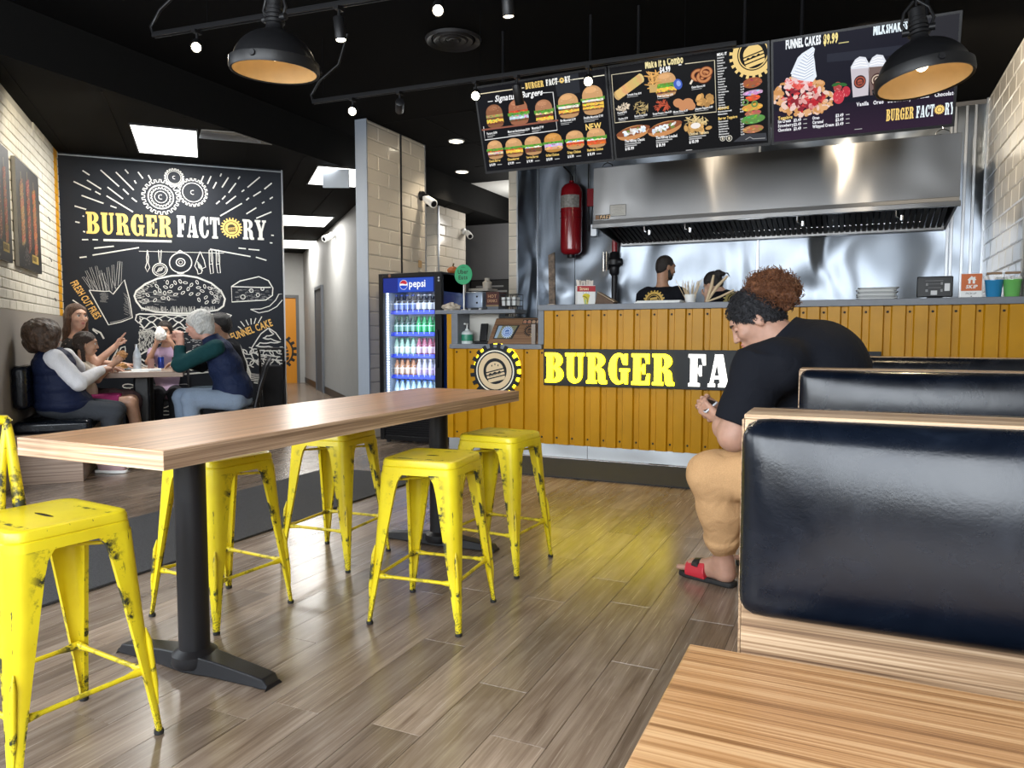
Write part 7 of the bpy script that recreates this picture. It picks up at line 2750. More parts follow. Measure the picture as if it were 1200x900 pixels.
def menu3():
 t, Fm, W = boards[2]
 a = Art(Fm, 0.0002)
 h = Hom([0.008104922538896452, -6.720499617488516e-05, -7.327669876116562, -0.0008392218230373061, -0.008221265636868424, 2.146842873699396, 0.0005994975073394145, -0.0005664706750021701, 1.0], 890, 0, 4.8)
 rg = random.Random(8)
 a.L = 0
 a.rect(0.009, 0.012, W - 0.009, 0.646, (0.010, 0.010, 0.018))
 a.L = 1
 for k in range(10):
  a.rect(0.009, 0.012 + 0.02 * k, W - 0.009, 0.012 + 0.02 * (k + 1), (0.026 - 0.0012 * k, 0.014 - 0.0004 * k, 0.03 - 0.001 * k))
 a.poly(h.L([(380, 305), (830, 250), (830, 300), (600, 330), (380, 350)]), (0.02, 0.022, 0.034))
 a.poly(h.L([(850, 110), (1130, 60), (1120, 300), (1000, 320)]), (0.02, 0.02, 0.025))

 def st(pts, w, c):
  a.stroke(h.L(pts), w, c)
 a.L = 4
 p = h(148, 275)
 a.fit('FUNNEL CAKES', p[0], p[1], h(347, 250)[0] - p[0], 0.052, (0.78, 0.82, 0.86), 0.055)
 p = h(360, 248)
 a.fit('$9.99', p[0], p[1], h(443, 240)[0] - p[0], 0.054, (0.80, 0.66, 0.26), 0.055)
 a.rect(p[0] + 0.09, p[1] - 0.012, p[0] + 0.15, p[1] - 0.006, (0.5, 0.45, 0.2))
 p = h(640, 196)
 a.fit('MILKSHAKES', p[0], p[1], h(834, 165)[0] - p[0], 0.055, (0.70, 0.80, 0.86), 0.055)
 p = h(852, 160)
 a.fit('$7.99', p[0], p[1], h(930, 150)[0] - p[0], 0.05, (0.7, 0.75, 0.78), 0.055)
 # funnel cake heap
 for k in range(220):
  ang_, rr_ = rg.uniform(0, 2 * PI), math.sqrt(rg.random())
  x, y = 245 + 168 * rr_ * math.cos(ang_), 545 + 105 * rr_ * math.sin(ang_)
  q = h(x, y)
  a.L = 2 + k % 5
  edge = rr_ > 0.72
  c = rg.choice([(0.52, 0.25, 0.09), (0.62, 0.34, 0.16), (0.70, 0.50, 0.42)] if edge else [(0.42, 0.02, 0.03), (0.55, 0.05, 0.05), (0.62, 0.30, 0.28), (0.22, 0.02, 0.03), (0.7, 0.5, 0.45)])
  a.ell(q[0], q[1], rg.uniform(0.014, 0.028), rg.uniform(0.008, 0.016), c, rg.uniform(0, 180), 0, 360, 9)
 for k in range(26):
  q = h(205 + rg.uniform(-60, 90), 470 + rg.uniform(-30, 30))
  a.L = 6 + k % 2
  a.ell(q[0], q[1], 0.022, 0.014, rg.choice([(0.6, 0.07, 0.06), (0.7, 0.12, 0.10), (0.72, 0.5, 0.5)]), rg.uniform(0, 180), 0, 360, 9)
 # soft-serve swirl
 a.L = 8
 sw = [(175, 415), (215, 325), (240, 300), (265, 285), (300, 262), (312, 275), (305, 310), (312, 350), (315, 385), (322, 430), (300, 460), (220, 450)]
 a.poly(h.L(sw), (0.66, 0.71, 0.78))
 a.L = 9
 for k in range(9):
  y = 430 - 16 * k
  w = 70 - 6.5 * k
  st([(250 + 3 * k - w, y), (250 + 3 * k, y + 18), (262 + 4 * k + w * 0.6, y - 12)], 0.006, (0.42, 0.47, 0.58))
  st([(250 + 3 * k - w, y - 6), (250 + 3 * k, y + 11), (262 + 4 * k + w * 0.6, y - 18)], 0.005, (0.85, 0.87, 0.9))
 # strawberries
 for cx, cy, r, c in ((445, 545, 40, (0.5, 0.04, 0.06)), (487, 515, 30, (0.45, 0.03, 0.05)), (440, 490, 30, (0.35, 0.05, 0.05))):
  q = h(cx, cy)
  a.L = 7
  a.ell(q[0], q[1], r * 0.00085, r * 0.0011, c, 8)
  for k in range(8):
   a.ell(q[0] + rg.uniform(-0.02, 0.02), q[1] + rg.uniform(-0.03, 0.02), 0.003, 0.004, (0.75, 0.3, 0.3))
 for cx in (430, 470):
  q = h(cx, 475)
  a.L = 9
  a.ell(q[0], q[1], 0.025, 0.01, (0.03, 0.12, 0.03), rg.uniform(-20, 20))
 # milkshake cups
 for i, (cx, body, band) in enumerate(((568, (0.5, 0.46, 0.50), (0.35, 0.08, 0.05)), (665, (0.16, 0.11, 0.10), (0.55, 0.45, 0.35)), (785, (0.62, 0.30, 0.36), (0.5, 0.2, 0.2)), (895, (0.5, 0.3, 0.16), (0.4, 0.2, 0.1)), (1010, (0.25, 0.12, 0.08), (0.4, 0.2, 0.1)))):
  dy = -(cx - 568) * 0.12
  a.L = 3
  a.poly(h.L([(cx - 55, 385 + dy), (cx + 50, 378 + dy), (cx + 44, 535 + dy), (cx - 42, 548 + dy)]), body)
  a.L = 4
  a.poly(h.L([(cx - 55, 378 + dy), (cx - 30, 335 + dy), (cx - 5, 318 + dy), (cx + 30, 322 + dy), (cx + 52, 365 + dy), (cx + 45, 382 + dy), (cx - 50, 390 + dy)]), (0.62, 0.64, 0.70))
  a.L = 5
  for k in range(3):
   st([(cx - 45 + 8 * k, 378 + dy - 15 * k), (cx, 366 + dy - 15 * k), (cx + 42 - 8 * k, 370 + dy - 16 * k)], 0.005, (0.85, 0.85, 0.88))
  q = h(cx - 3, 460 + dy)
  a.ell(q[0], q[1], 0.036, 0.04, (0.05, 0.02, 0.02))
  a.L = 6
  a.ring(q[0], q[1], 0.024, 0.031, band, 22)
  burger_emblem(a, q[0], q[1], 0.018, band)
 # captions and toppings
 a.L = 4
 for x, y, s_ in ((545, 598, 'Vanilla'), (640, 588, 'Oreo'), (722, 578, 'Strawberry'), (860, 558, 'Caramel'), (985, 545, 'Chocolate')):
  p = h(x, y)
  a.text(s_, p[0], p[1], 0.023, (0.72, 0.72, 0.76), 0.74, 0.035)
 p = h(105, 675)
 a.text('Toppings', p[0], p[1], 0.021, GOLD, 0.72, 0.04)
 for k, (s_, u) in enumerate((('Ice Cream', 'Oreo'), ('Strawberry', 'Caramel'), ('Chocolate', 'Whipped Cream'))):
  y = 693 + 24 * k
  p = h(105, y)
  a.text(s_, p[0], p[1], 0.019, (0.75, 0.75, 0.78), 0.64, 0.04)
  p = h(192, y - 8)
  a.text('$3.49', p[0], p[1], 0.019, (0.75, 0.75, 0.78), 0.7, 0.04)
  a.rect(p[0] + 0.062, p[1] + 0.006, p[0] + 0.085, p[1] + 0.010, (0.5, 0.5, 0.5))
  p = h(298, y - 20)
  a.text(u, p[0], p[1], 0.019, (0.75, 0.75, 0.78), 0.64, 0.04)
  p = h(428, y - 34)
  a.text('$3.49', p[0], p[1], 0.019, (0.75, 0.75, 0.78), 0.7, 0.04)
  a.rect(p[0] + 0.062, p[1] + 0.006, p[0] + 0.085, p[1] + 0.010, (0.5, 0.5, 0.5))
 p, q = h(712, 682), h(868, 668)
 lh = 0.072
 wsum = sum(LOGO[c][1] + 0.03 for c in 'BURGER')
 sx = (q[0] - p[0]) / (wsum * lh)
 x = a.logo('BURGER', p[0], p[1], lh, GOLD, sx)
 x = a.logo('FACT', x + 0.012, p[1], lh, (0.68, 0.76, 0.80), sx)
 a.gear(x + 0.026, p[1] + lh / 2, 0.024, 0.029, 16, GOLD, 0.015)
 a.ell(x + 0.026, p[1] + lh / 2, 0.012, 0.012, GOLD)
 a.logo('RY', x + 0.056, p[1], lh, (0.68, 0.76, 0.80), sx)
 p = h(535, 730)
 a.rect(p[0], p[1], p[0] + 0.045, p[1] + 0.004, (0.4, 0.4, 0.4))
 a.build('screen_picture', M['screen'], t)


menu1()
menu2()
menu3()


# ---------------------------------------------------------------- food posters on the brick wall
def poster(s0, s1, z0, z1, label, seed):
 w, hh = s1 - s0, z1 - z0
 t = thing('food_poster', label, 'poster', fa((s0 + s1) / 2, 0.02, z0))
 mb = MB()
 mb.hexa([fa(s1, 0.008, z0), fa(s0, 0.008, z0), fa(s0, 0.036, z0), fa(s1, 0.036, z0)], [fa(s1, 0.008, z1), fa(s0, 0.008, z1), fa(s0, 0.036, z1), fa(s1, 0.036, z1)])
 mb.build('canvas', mat('canvas_edge', (0.3, 0.29, 0.27), 0.7), t, smooth=0)
 rg = random.Random(seed)
 a = Art(frame(fa(s1, 0.0365, z0), -AA, (0, 0, 1)), 0.0005)
 a.rect(0.0, 0.0, w, hh, (0.030, 0.030, 0.032))
 a.L = 2
 a.rect(0.0, 0.0, w, hh * 0.22, (0.014, 0.013, 0.013))
 cols = [(0.30, 0.13, 0.06), (0.20, 0.045, 0.035), (0.33, 0.10, 0.04)]
 for i in range(3):
  x0, y0 = w * (0.22 + 0.27 * i), hh * (0.24 - 0.03 * i)
  x1, y1 = w * (0.20 + 0.27 * i), hh * (0.80 + 0.05 * (i == 1))
  a.L = 2
  a.stroke([(x0, y0 - 0.04), (x1, y1 + 0.09)], 0.012, (0.35, 0.27, 0.15))
  n = 26
  for k in range(n):
   f = k / (n - 1)
   a.L = 3 + k % 3
   c = tuple(q * rg.uniform(0.55, 1.2) for q in cols[i])
   a.ell(x0 + (x1 - x0) * f, y0 + (y1 - y0) * f, w * 0.085, hh * 0.022, c, 24 + rg.uniform(-14, 14), 0, 360, 12)
   a.L = 6
   a.ell(x0 + (x1 - x0) * f + rg.uniform(-0.03, 0.03), y0 + (y1 - y0) * f, w * 0.02, hh * 0.006, (0.38, 0.24, 0.14), rg.uniform(0, 60), 0, 360, 8)
 a.L = 5
 a.rect(w * 0.55, hh * 0.08, w * 0.84, hh * 0.16, (0.45, 0.32, 0.08))
 a.L = 6
 a.logo('BURGER', w * 0.57, hh * 0.10, hh * 0.045, (0.05, 0.04, 0.02), 0.9)
 for k in range(30):
  a.ell(w * rg.uniform(0.2, 0.42), hh * rg.uniform(0.03, 0.2), 0.012, 0.008, (0.16, 0.15, 0.15), rg.uniform(0, 180), 0, 360, 7)
 a.build('poster_print', M['print'], t)


poster(1.33, 2.25, 1.77, 2.67, 'food poster of three grilled skewers on the white brick wall, nearer the mural', 1)
poster(2.48, 3.14, 1.77, 2.66, 'food poster on the white brick wall, mostly cut off by the view', 2)
for k, (s_, z) in enumerate(((1.1, 2.45), (0.62, 2.36), (0.62, 1.95), (0.45, 1.55))):
 MB().tube([fa(s_, 0.004, z), fa(s_ + 0.06, 0.012, z + 0.02), fa(s_ + 0.10, 0.006, z + 0.03)], 0.004, 5).build('wall_hook', M['black_metal'], None, label='small black wire hook on the white bricks, ' + ('highest, by the poster edge', 'upper one by the yellow band', 'middle one by the yellow band', 'lowest, just above the taupe panel')[k], cat='hook', group='wire hooks on the bricks')

# ---------------------------------------------------------------- dining corner: bench, table, chairs, tableware
def hexaA(mb, s0, s1, t0, t1, z0, z1):
 return mb.hexa([fa(s1, t0, z0), fa(s0, t0, z0), fa(s0, t1, z0), fa(s1, t1, z0)], [fa(s1, t0, z1), fa(s0, t0, z1), fa(s0, t1, z1), fa(s1, t1, z1)])


wb_ = thing('wall_bench', 'long black wall bench on a wood base under the white bricks', 'bench', fa(1.4, 0.3, 0))
hexaA(MB(), 0.05, 2.68, 0.02, 0.50, 0.0, 0.40).build('bench_base', M['far_wood'], wb_, bevel=0.003)
hexaA(MB(), 0.05, 2.66, 0.02, 0.555, 0.40, 0.50).build('seat_cushion', M['leather'], wb_, bevel=0.03, seg=4, smooth=60)
hexaA(MB(), 0.05, 2.66, 0.02, 0.13, 0.60, 0.95).build('back_cushion', M['leather'], wb_, bevel=0.04, seg=4, smooth=60)

dt = thing('dining_table', 'dining table where the family sits, pale wood edge on a black column', 'table', fa(1.3, 0.86, 0))
hexaA(MB(), 0.75, 1.88, 0.475, 1.245, 0.80, 0.85).build('table_top', M['far_wood'], dt, bevel=0.003)
for s_ in (1.02, 1.58):
 hexaA(MB(), s_ - 0.05, s_ + 0.05, 0.80, 0.94, 0.03, 0.80).build('column', M['black_satin'], dt, bevel=0.02)
hexaA(MB(), 0.95, 1.70, 0.82, 0.92, 0.0, 0.035).build('foot', M['black_satin'], dt, bevel=0.01)
hexaA(MB(), 1.53, 1.63, 0.60, 1.14, 0.0, 0.036).build('foot', M['black_satin'], dt, bevel=0.01)


def metal_chair(c, ang_, label):
 """dark metal cafe chair: local +x is its front"""
 t = thing('metal_chair', label, 'chair', c, ang_)
 T = Matrix.Translation(Vector(c)) @ Matrix.Rotation(ang_, 4, 'Z')

 def B():
  m = MB()
  m.T = T
  return m
 mb = B()
 mb.prism(rsq(0.19, 0.05), 0.45, 0.462)
 mb.prism([rsq(0.192, 0.05), rsq(0.175, 0.04)], 0.425, 0.455)
 mb.build('seat', M['black_satin'], t, smooth=40)
 for sx in (1, -1):
  for sy in (1, -1):
   B().tube([(sx * 0.17, sy * 0.17, 0.45), (sx * 0.19, sy * 0.19, 0.25), (sx * 0.215, sy * 0.205, 0.0)], [0.02, 0.017, 0.013], 8).build('leg', M['black_satin'], t, smooth=60)
 B().tube([(-0.16, -0.19, 0.45), (-0.22, -0.195, 0.7), (-0.28, -0.19, 0.88), (-0.31, -0.12, 0.94), (-0.315, 0, 0.95), (-0.31, 0.12, 0.94), (-0.28, 0.19, 0.88), (-0.22, 0.195, 0.7), (-0.16, 0.19, 0.45)], 0.014, 10).build('back_frame', M['black_satin'], t, smooth=60)
 for y0, y1 in ((-0.07, -0.13), (0.07, 0.13), (-0.03, 0.03)):
  B().tube([(-0.165, y0, 0.46), (-0.235, (y0 + y1) / 2, 0.72), (-0.305, y1, 0.94)], 0.012, 8).build('back_slat', M['black_satin'], t, smooth=60)
 B().tube([(-0.2, -0.19, 0.62), (-0.205, 0, 0.61), (-0.2, 0.19, 0.62)], 0.01, 8).build('cross_rail', M['black_satin'], t, smooth=60)
 return t


ang_n = math.atan2(-AN.y, -AN.x)
metal_chair(fa(1.78, 1.72, 0), ang_n - 0.05, 'dark metal cafe chair under the grey-haired man in the navy vest')
metal_chair(fa(1.12, 1.78, 0), ang_n, 'dark metal cafe chair under the person in black, beside the mural')
metal_chair(fa(0.36, 1.06, 0), math.atan2(AA.y, AA.x), 'dark metal cafe chair at the mural end of the dining table')

# folded pushchair leaning behind the chairs, against the mural
ps = thing('folded_cart', 'dark folded trolley with small wheels leaning by the mural', 'trolley', fa(0.6, 2.15, 0))
for t_ in (2.02, 2.28):
 MB().tube([fa(0.85, t_, 0.08), fa(0.7, t_, 0.55), fa(0.62, t_, 0.98), fa(0.66, t_ - 0.02, 1.04)], 0.013, 8).build('side_tube', M['black_satin'], ps, smooth=60)
 MB().tube([fa(0.45, t_, 0.08), fa(0.62, t_, 0.55), fa(0.75, t_, 0.9)], 0.012, 8).build('side_tube', M['black_satin'], ps, smooth=60)
MB().tube([fa(0.66, 2.0, 1.04), fa(0.66, 2.28, 1.04)], 0.014, 8).build('push_bar', M['black_satin'], ps, smooth=60)
hexaA(MB(), 0.60, 0.66, 2.04, 2.26, 0.35, 0.85).build('cloth_panel', mat('black_canvas', (0.015, 0.016, 0.02), 0.9), ps, bevel=0.02)
for s_ in (0.45, 0.85):
 for t_ in (2.0, 2.30):
  q = fa(s_, t_, 0.075)
  MB().tube([q - AN * 0.015, q + AN * 0.015], 0.072, 20).build('wheel', M['dark_rubber'], ps, smooth=40)

# tableware
TT = 0.85


def latheA(s, t, prof, name, m, parent=None, n=24, **kw):
 p = fa(s, t, TT)
 return MB().lathe(prof, p, n).build(name, m, parent, smooth=40, **kw)


bt = thing('steel_water_bottle', 'pale marbled steel water bottle standing upright on the dining table', 'bottle', fa(1.62, 0.84, TT))
latheA(1.62, 0.84, [(0, 0), (0.034, 0), (0.036, 0.004), (0.036, 0.14), (0.030, 0.175), (0.017, 0.205), (0.015, 0.225), (0, 0.225)], 'bottle_body', mat('marbled_white', (0.62, 0.70, 0.78), 0.3, noise=0.25, nscale=14), bt)
latheA(1.62, 0.84, [(0.0, 0.224), (0.018, 0.225), (0.018, 0.255), (0.0, 0.258)], 'cap', M['zinc'], bt)
latheA(1.15, 0.93, [(0, 0), (0.03, 0), (0.034, 0.1), (0.031, 0.1), (0.027, 0.006), (0, 0.006)], 'drinking_glass', mat('pink_drink', (0.5, 0.32, 0.30), 0.1), None, 20, label='tumbler of pinkish drink behind the steel water bottle', cat='glass')
cn_ = thing('drink_can', 'blue and silver drink can on the dining table', 'can', fa(1.10, 1.02, TT))
latheA(1.10, 1.02, [(0, 0), (0.026, 0), (0.031, 0.008), (0.031, 0.108), (0.026, 0.12), (0, 0.12)], 'can_body', mat('can_blue', (0.02, 0.05, 0.32), 0.25, 0.4), cn_)
latheA(1.10, 1.02, [(0.0, 0.118), (0.026, 0.118), (0.026, 0.123), (0.0, 0.121)], 'lid', M['zinc'], cn_)
latheA(1.58, 1.17, [(0, 0), (0.022, 0), (0.03, 0.13), (0.028, 0.13), (0.02, 0.006), (0, 0.006)], 'dark_cup', mat('smoky_brown_cup', (0.03, 0.022, 0.02), 0.2), None, 20, label='tall smoky dark cup near the old man elbow', cat='cup')
latheA(1.35, 0.66, [(0, 0), (0.08, 0.0), (0.125, 0.014), (0.122, 0.018), (0.078, 0.006), (0, 0.006)], 'dinner_plate', mat('pale_blue_plate', (0.5, 0.6, 0.7), 0.3), None, 32, label='pale blue plate holding a golden sandwich', cat='plate')
crumple('fried_sandwich', tuple(fa(1.35, 0.68, TT + 0.012)), 0.06, mat('golden_crust', (0.40, 0.20, 0.06), 0.7, noise=0.4), 'golden fried sandwich lying on the pale blue plate', 'sandwich', 12, 0.5)
MB().tube([fa(1.78, 0.80, TT + 0.006), fa(1.72, 1.05, TT + 0.012)], [0.02, 0.015], 6).build('rolled_napkin', M['white_paper'], None, smooth=30, label='white rolled napkin along the near edge of the dining table', cat='napkin')
hexaA(MB(), 1.72, 1.86, 0.70, 0.95, TT, TT + 0.004).build('paper_tray_liner', M['white_paper'], None, label='flat white paper under the steel water bottle', cat='paper')
crumple('used_tissues', tuple(fa(1.05, 1.16, TT)), 0.07, M['white_paper'], 'heap of white tissues in front of the girl at the mural', 'tissue', 15, 0.6)

# ---------------------------------------------------------------- people: signed distance bodies turned into one mesh
def _n(v):
 v = np.asarray(v, dtype=float)
 return v / (np.linalg.norm(v) + 1e-12)


class Sdf:
 def __init__(s, h):
  s.h, s.ops = h, []

 def cone(s, p0, p1, r0, r1, k=0.02, flat=False, op='u'):
  p0, p1 = np.array(p0, float), np.array(p1, float)
  r = max(r0, r1)
  s.ops.append(('c', (p0, p1, r0, r1, flat), k, op, np.minimum(p0, p1) - r, np.maximum(p0, p1) + r))
  return s

 def chain(s, pts, rs, k=0.02, **kw):
  for a, b, r0, r1 in zip(pts, pts[1:], rs, rs[1:]):
   s.cone(a, b, r0, r1, k, **kw)
  return s

 def ell(s, c, r, R=None, k=0.02, op='u'):
  c, r = np.array(c, float), np.array(r if hasattr(r, '__len__') else (r, r, r), float)
  R = np.eye(3) if R is None else np.array(R, float)
  m = r.max()
  s.ops.append(('e', (c, r, R), k, op, c - m, c + m))
  return s

 def half(s, p, nrm, lo, hi):
  """cut away the side the normal points to, inside a box"""
  s.ops.append(('h', (np.array(p, float), _n(nrm)), 0, 'h', np.array(lo, float), np.array(hi, float)))
  return s

 def mesh(s, name, m, parent, amp=0.0, freq=30, seed=0, ridges=None, smooth=180, **kw):
  h = s.h
  add = [o for o in s.ops if o[3] == 'u']
  lo = np.min([o[4] for o in add], axis=0) - 4 * h
  hi = np.max([o[5] for o in add], axis=0) + 4 * h
  dims = np.ceil((hi - lo) / h).astype(int) + 1
  F = np.full(dims, 1e3, dtype=np.float32)
  ax = [lo[i] + h * np.arange(dims[i]) for i in range(3)]
  for kind, d, k, op, bl, bh in s.ops:
   pad = (k if op != 'h' else 0) + 4 * h
   i0 = np.clip(np.floor((bl - pad - lo) / h).astype(int), 0, dims)
   i1 = np.clip(np.ceil((bh + pad - lo) / h).astype(int) + 1, 0, dims)
   if np.any(i1 <= i0):
    continue
   sl = tuple(slice(a, b) for a, b in zip(i0, i1))
   X = ax[0][sl[0]][:, None, None]
   Y = ax[1][sl[1]][None, :, None]
   Z = ax[2][sl[2]][None, None, :]
   if kind == 'c':
    p0, p1, r0, r1, flat = d
    v = p1 - p0
    L2 = v @ v + 1e-12
    L = math.sqrt(L2)
    t = ((X - p0[0]) * v[0] + (Y - p0[1]) * v[1] + (Z - p0[2]) * v[2]) / L2
    tc = np.clip(t, 0, 1)
    D = np.sqrt((X - p0[0] - v[0] * tc) ** 2 + (Y - p0[1] - v[1] * tc) ** 2 + (Z - p0[2] - v[2] * tc) ** 2)
    if flat:
     Dp = np.sqrt(np.maximum(0, (X - p0[0]) ** 2 + (Y - p0[1]) ** 2 + (Z - p0[2]) ** 2 - t * t * L2))
     b = np.maximum(Dp - (r0 + (r1 - r0) * tc), np.maximum(-t, t - 1) * L)
    else:
     b = D - (r0 + (r1 - r0) * tc)
   elif kind == 'e':
    c, r, R = d
    dx, dy, dz = X - c[0], Y - c[1], Z - c[2]
    q = [R[0, i] * dx + R[1, i] * dy + R[2, i] * dz for i in range(3)]
    k0 = np.sqrt((q[0] / r[0]) ** 2 + (q[1] / r[1]) ** 2 + (q[2] / r[2]) ** 2)
    k1 = np.sqrt((q[0] / r[0] ** 2) ** 2 + (q[1] / r[1] ** 2) ** 2 + (q[2] / r[2] ** 2) ** 2)
    b = k0 * (k0 - 1) / (k1 + 1e-9)
    b = np.where(k0 < 0.2, -r.min() * 0.8, b)
   else:
    p, nn = d
    b = (X - p[0]) * nn[0] + (Y - p[1]) * nn[1] + (Z - p[2]) * nn[2]
   a = F[sl]
   if op == 'u':
    if k > 0:
     w = np.clip(0.5 + 0.5 * (b - a) / k, 0, 1)
     F[sl] = b * (1 - w) + a * w - k * w * (1 - w)
    else:
     F[sl] = np.minimum(a, b)
   elif op == 's':
    w = np.clip(0.5 - 0.5 * (a + b) / max(k, 1e-6), 0, 1)
    F[sl] = a * (1 - w) - b * w + k * w * (1 - w)
   else:
    F[sl] = np.maximum(a, b)
  if amp or ridges:
   near = np.abs(F) < 0.06
   ii = np.nonzero(near)
   P = np.stack([ax[i][ii[i]] for i in range(3)])
   if amp:
    rs = np.random.RandomState(seed)
    acc = np.zeros(P.shape[1])
    for o in range(7):
     d = rs.normal(size=3)
     d *= freq * (0.6 + 0.5 * o) / np.linalg.norm(d)
     wob = np.sin(P[(o + 1) % 3] * freq * 0.7 + o) * 0.9
     acc += np.sin(d @ P + rs.uniform(0, 6) + wob) / (1 + 0.35 * o)
    F[ii] += (amp * acc / 2.2).astype(np.float32)
   if ridges:
    dvec, pitch, depth = ridges
    F[ii] += (depth * (1 - np.abs(np.sin((np.array(dvec) @ P) * PI / pitch)) ** 0.45)).astype(np.float32)
  v, f = surface_nets(F, lo, h)
  return mesh_obj(name, v.tolist(), f.tolist(), m, None, parent, smooth, **kw)


def surface_nets(F, org, h):
 S_ = F < 0
 nx, ny, nz = F.shape
 off = [(i, j, k) for i in (0, 1) for j in (0, 1) for k in (0, 1)]
 cnt = np.zeros((nx - 1, ny - 1, nz - 1), dtype=np.int8)
 for i, j, k in off:
  cnt += S_[i:nx - 1 + i, j:ny - 1 + j, k:nz - 1 + k]
 cells = np.nonzero((cnt > 0) & (cnt < 8))
 n = len(cells[0])
 idx = np.full(cnt.shape, -1, dtype=np.int64)
 idx[cells] = np.arange(n)
 C = np.stack(cells, 1)
 pos = np.zeros((n, 3))
 num = np.zeros(n)
 val = {o: F[C[:, 0] + o[0], C[:, 1] + o[1], C[:, 2] + o[2]] for o in off}
 for a in off:
  for ax_ in range(3):
   if a[ax_] == 0:
    b = tuple(1 if q == ax_ else a[q] for q in range(3))
    fa_, fb = val[a].astype(float), val[b].astype(float)
    cr = (fa_ < 0) != (fb < 0)
    t = np.where(cr, fa_ / np.where(cr, fa_ - fb, 1), 0)
    t = np.clip(t, 0, 1)
    for q in range(3):
     pos[:, q] += cr * (a[q] + (t if q == ax_ else 0))
    num += cr
 V = org + h * (C + pos / num[:, None])
 quads = []
 for ax_ in range(3):
  u, w = (ax_ + 1) % 3, (ax_ + 2) % 3
  sl0 = [slice(None)] * 3
  sl1 = [slice(None)] * 3
  sl0[ax_], sl1[ax_] = slice(0, -1), slice(1, None)
  A, B = S_[tuple(sl0)], S_[tuple(sl1)]
  e = np.nonzero(A != B)
  E = np.stack(e, 1)
  ok = (E[:, u] > 0) & (E[:, w] > 0) & (E[:, u] < F.shape[u] - 1) & (E[:, w] < F.shape[w] - 1)
  E = E[ok]
  ins = A[E[:, 0], E[:, 1], E[:, 2]]

  def cell(du, dw):
   q = E.copy()
   q[:, u] += du
   q[:, w] += dw
   return idx[q[:, 0], q[:, 1], q[:, 2]]
  Q = np.stack([cell(-1, -1), cell(0, -1), cell(0, 0), cell(-1, 0)], 1)
  Q[~ins] = Q[~ins][:, ::-1]
  quads.append(Q)
 Q = np.concatenate(quads)
 return V, Q[(Q >= 0).all(1)]


def fr3(f, u):
 """columns right, forward, up of a head or hand"""
 f = _n(f)
 u = _n(np.array(u, float) - f * (np.array(u, float) @ f))
 r = np.cross(f, u)
 return np.stack([r, f, u], 1)


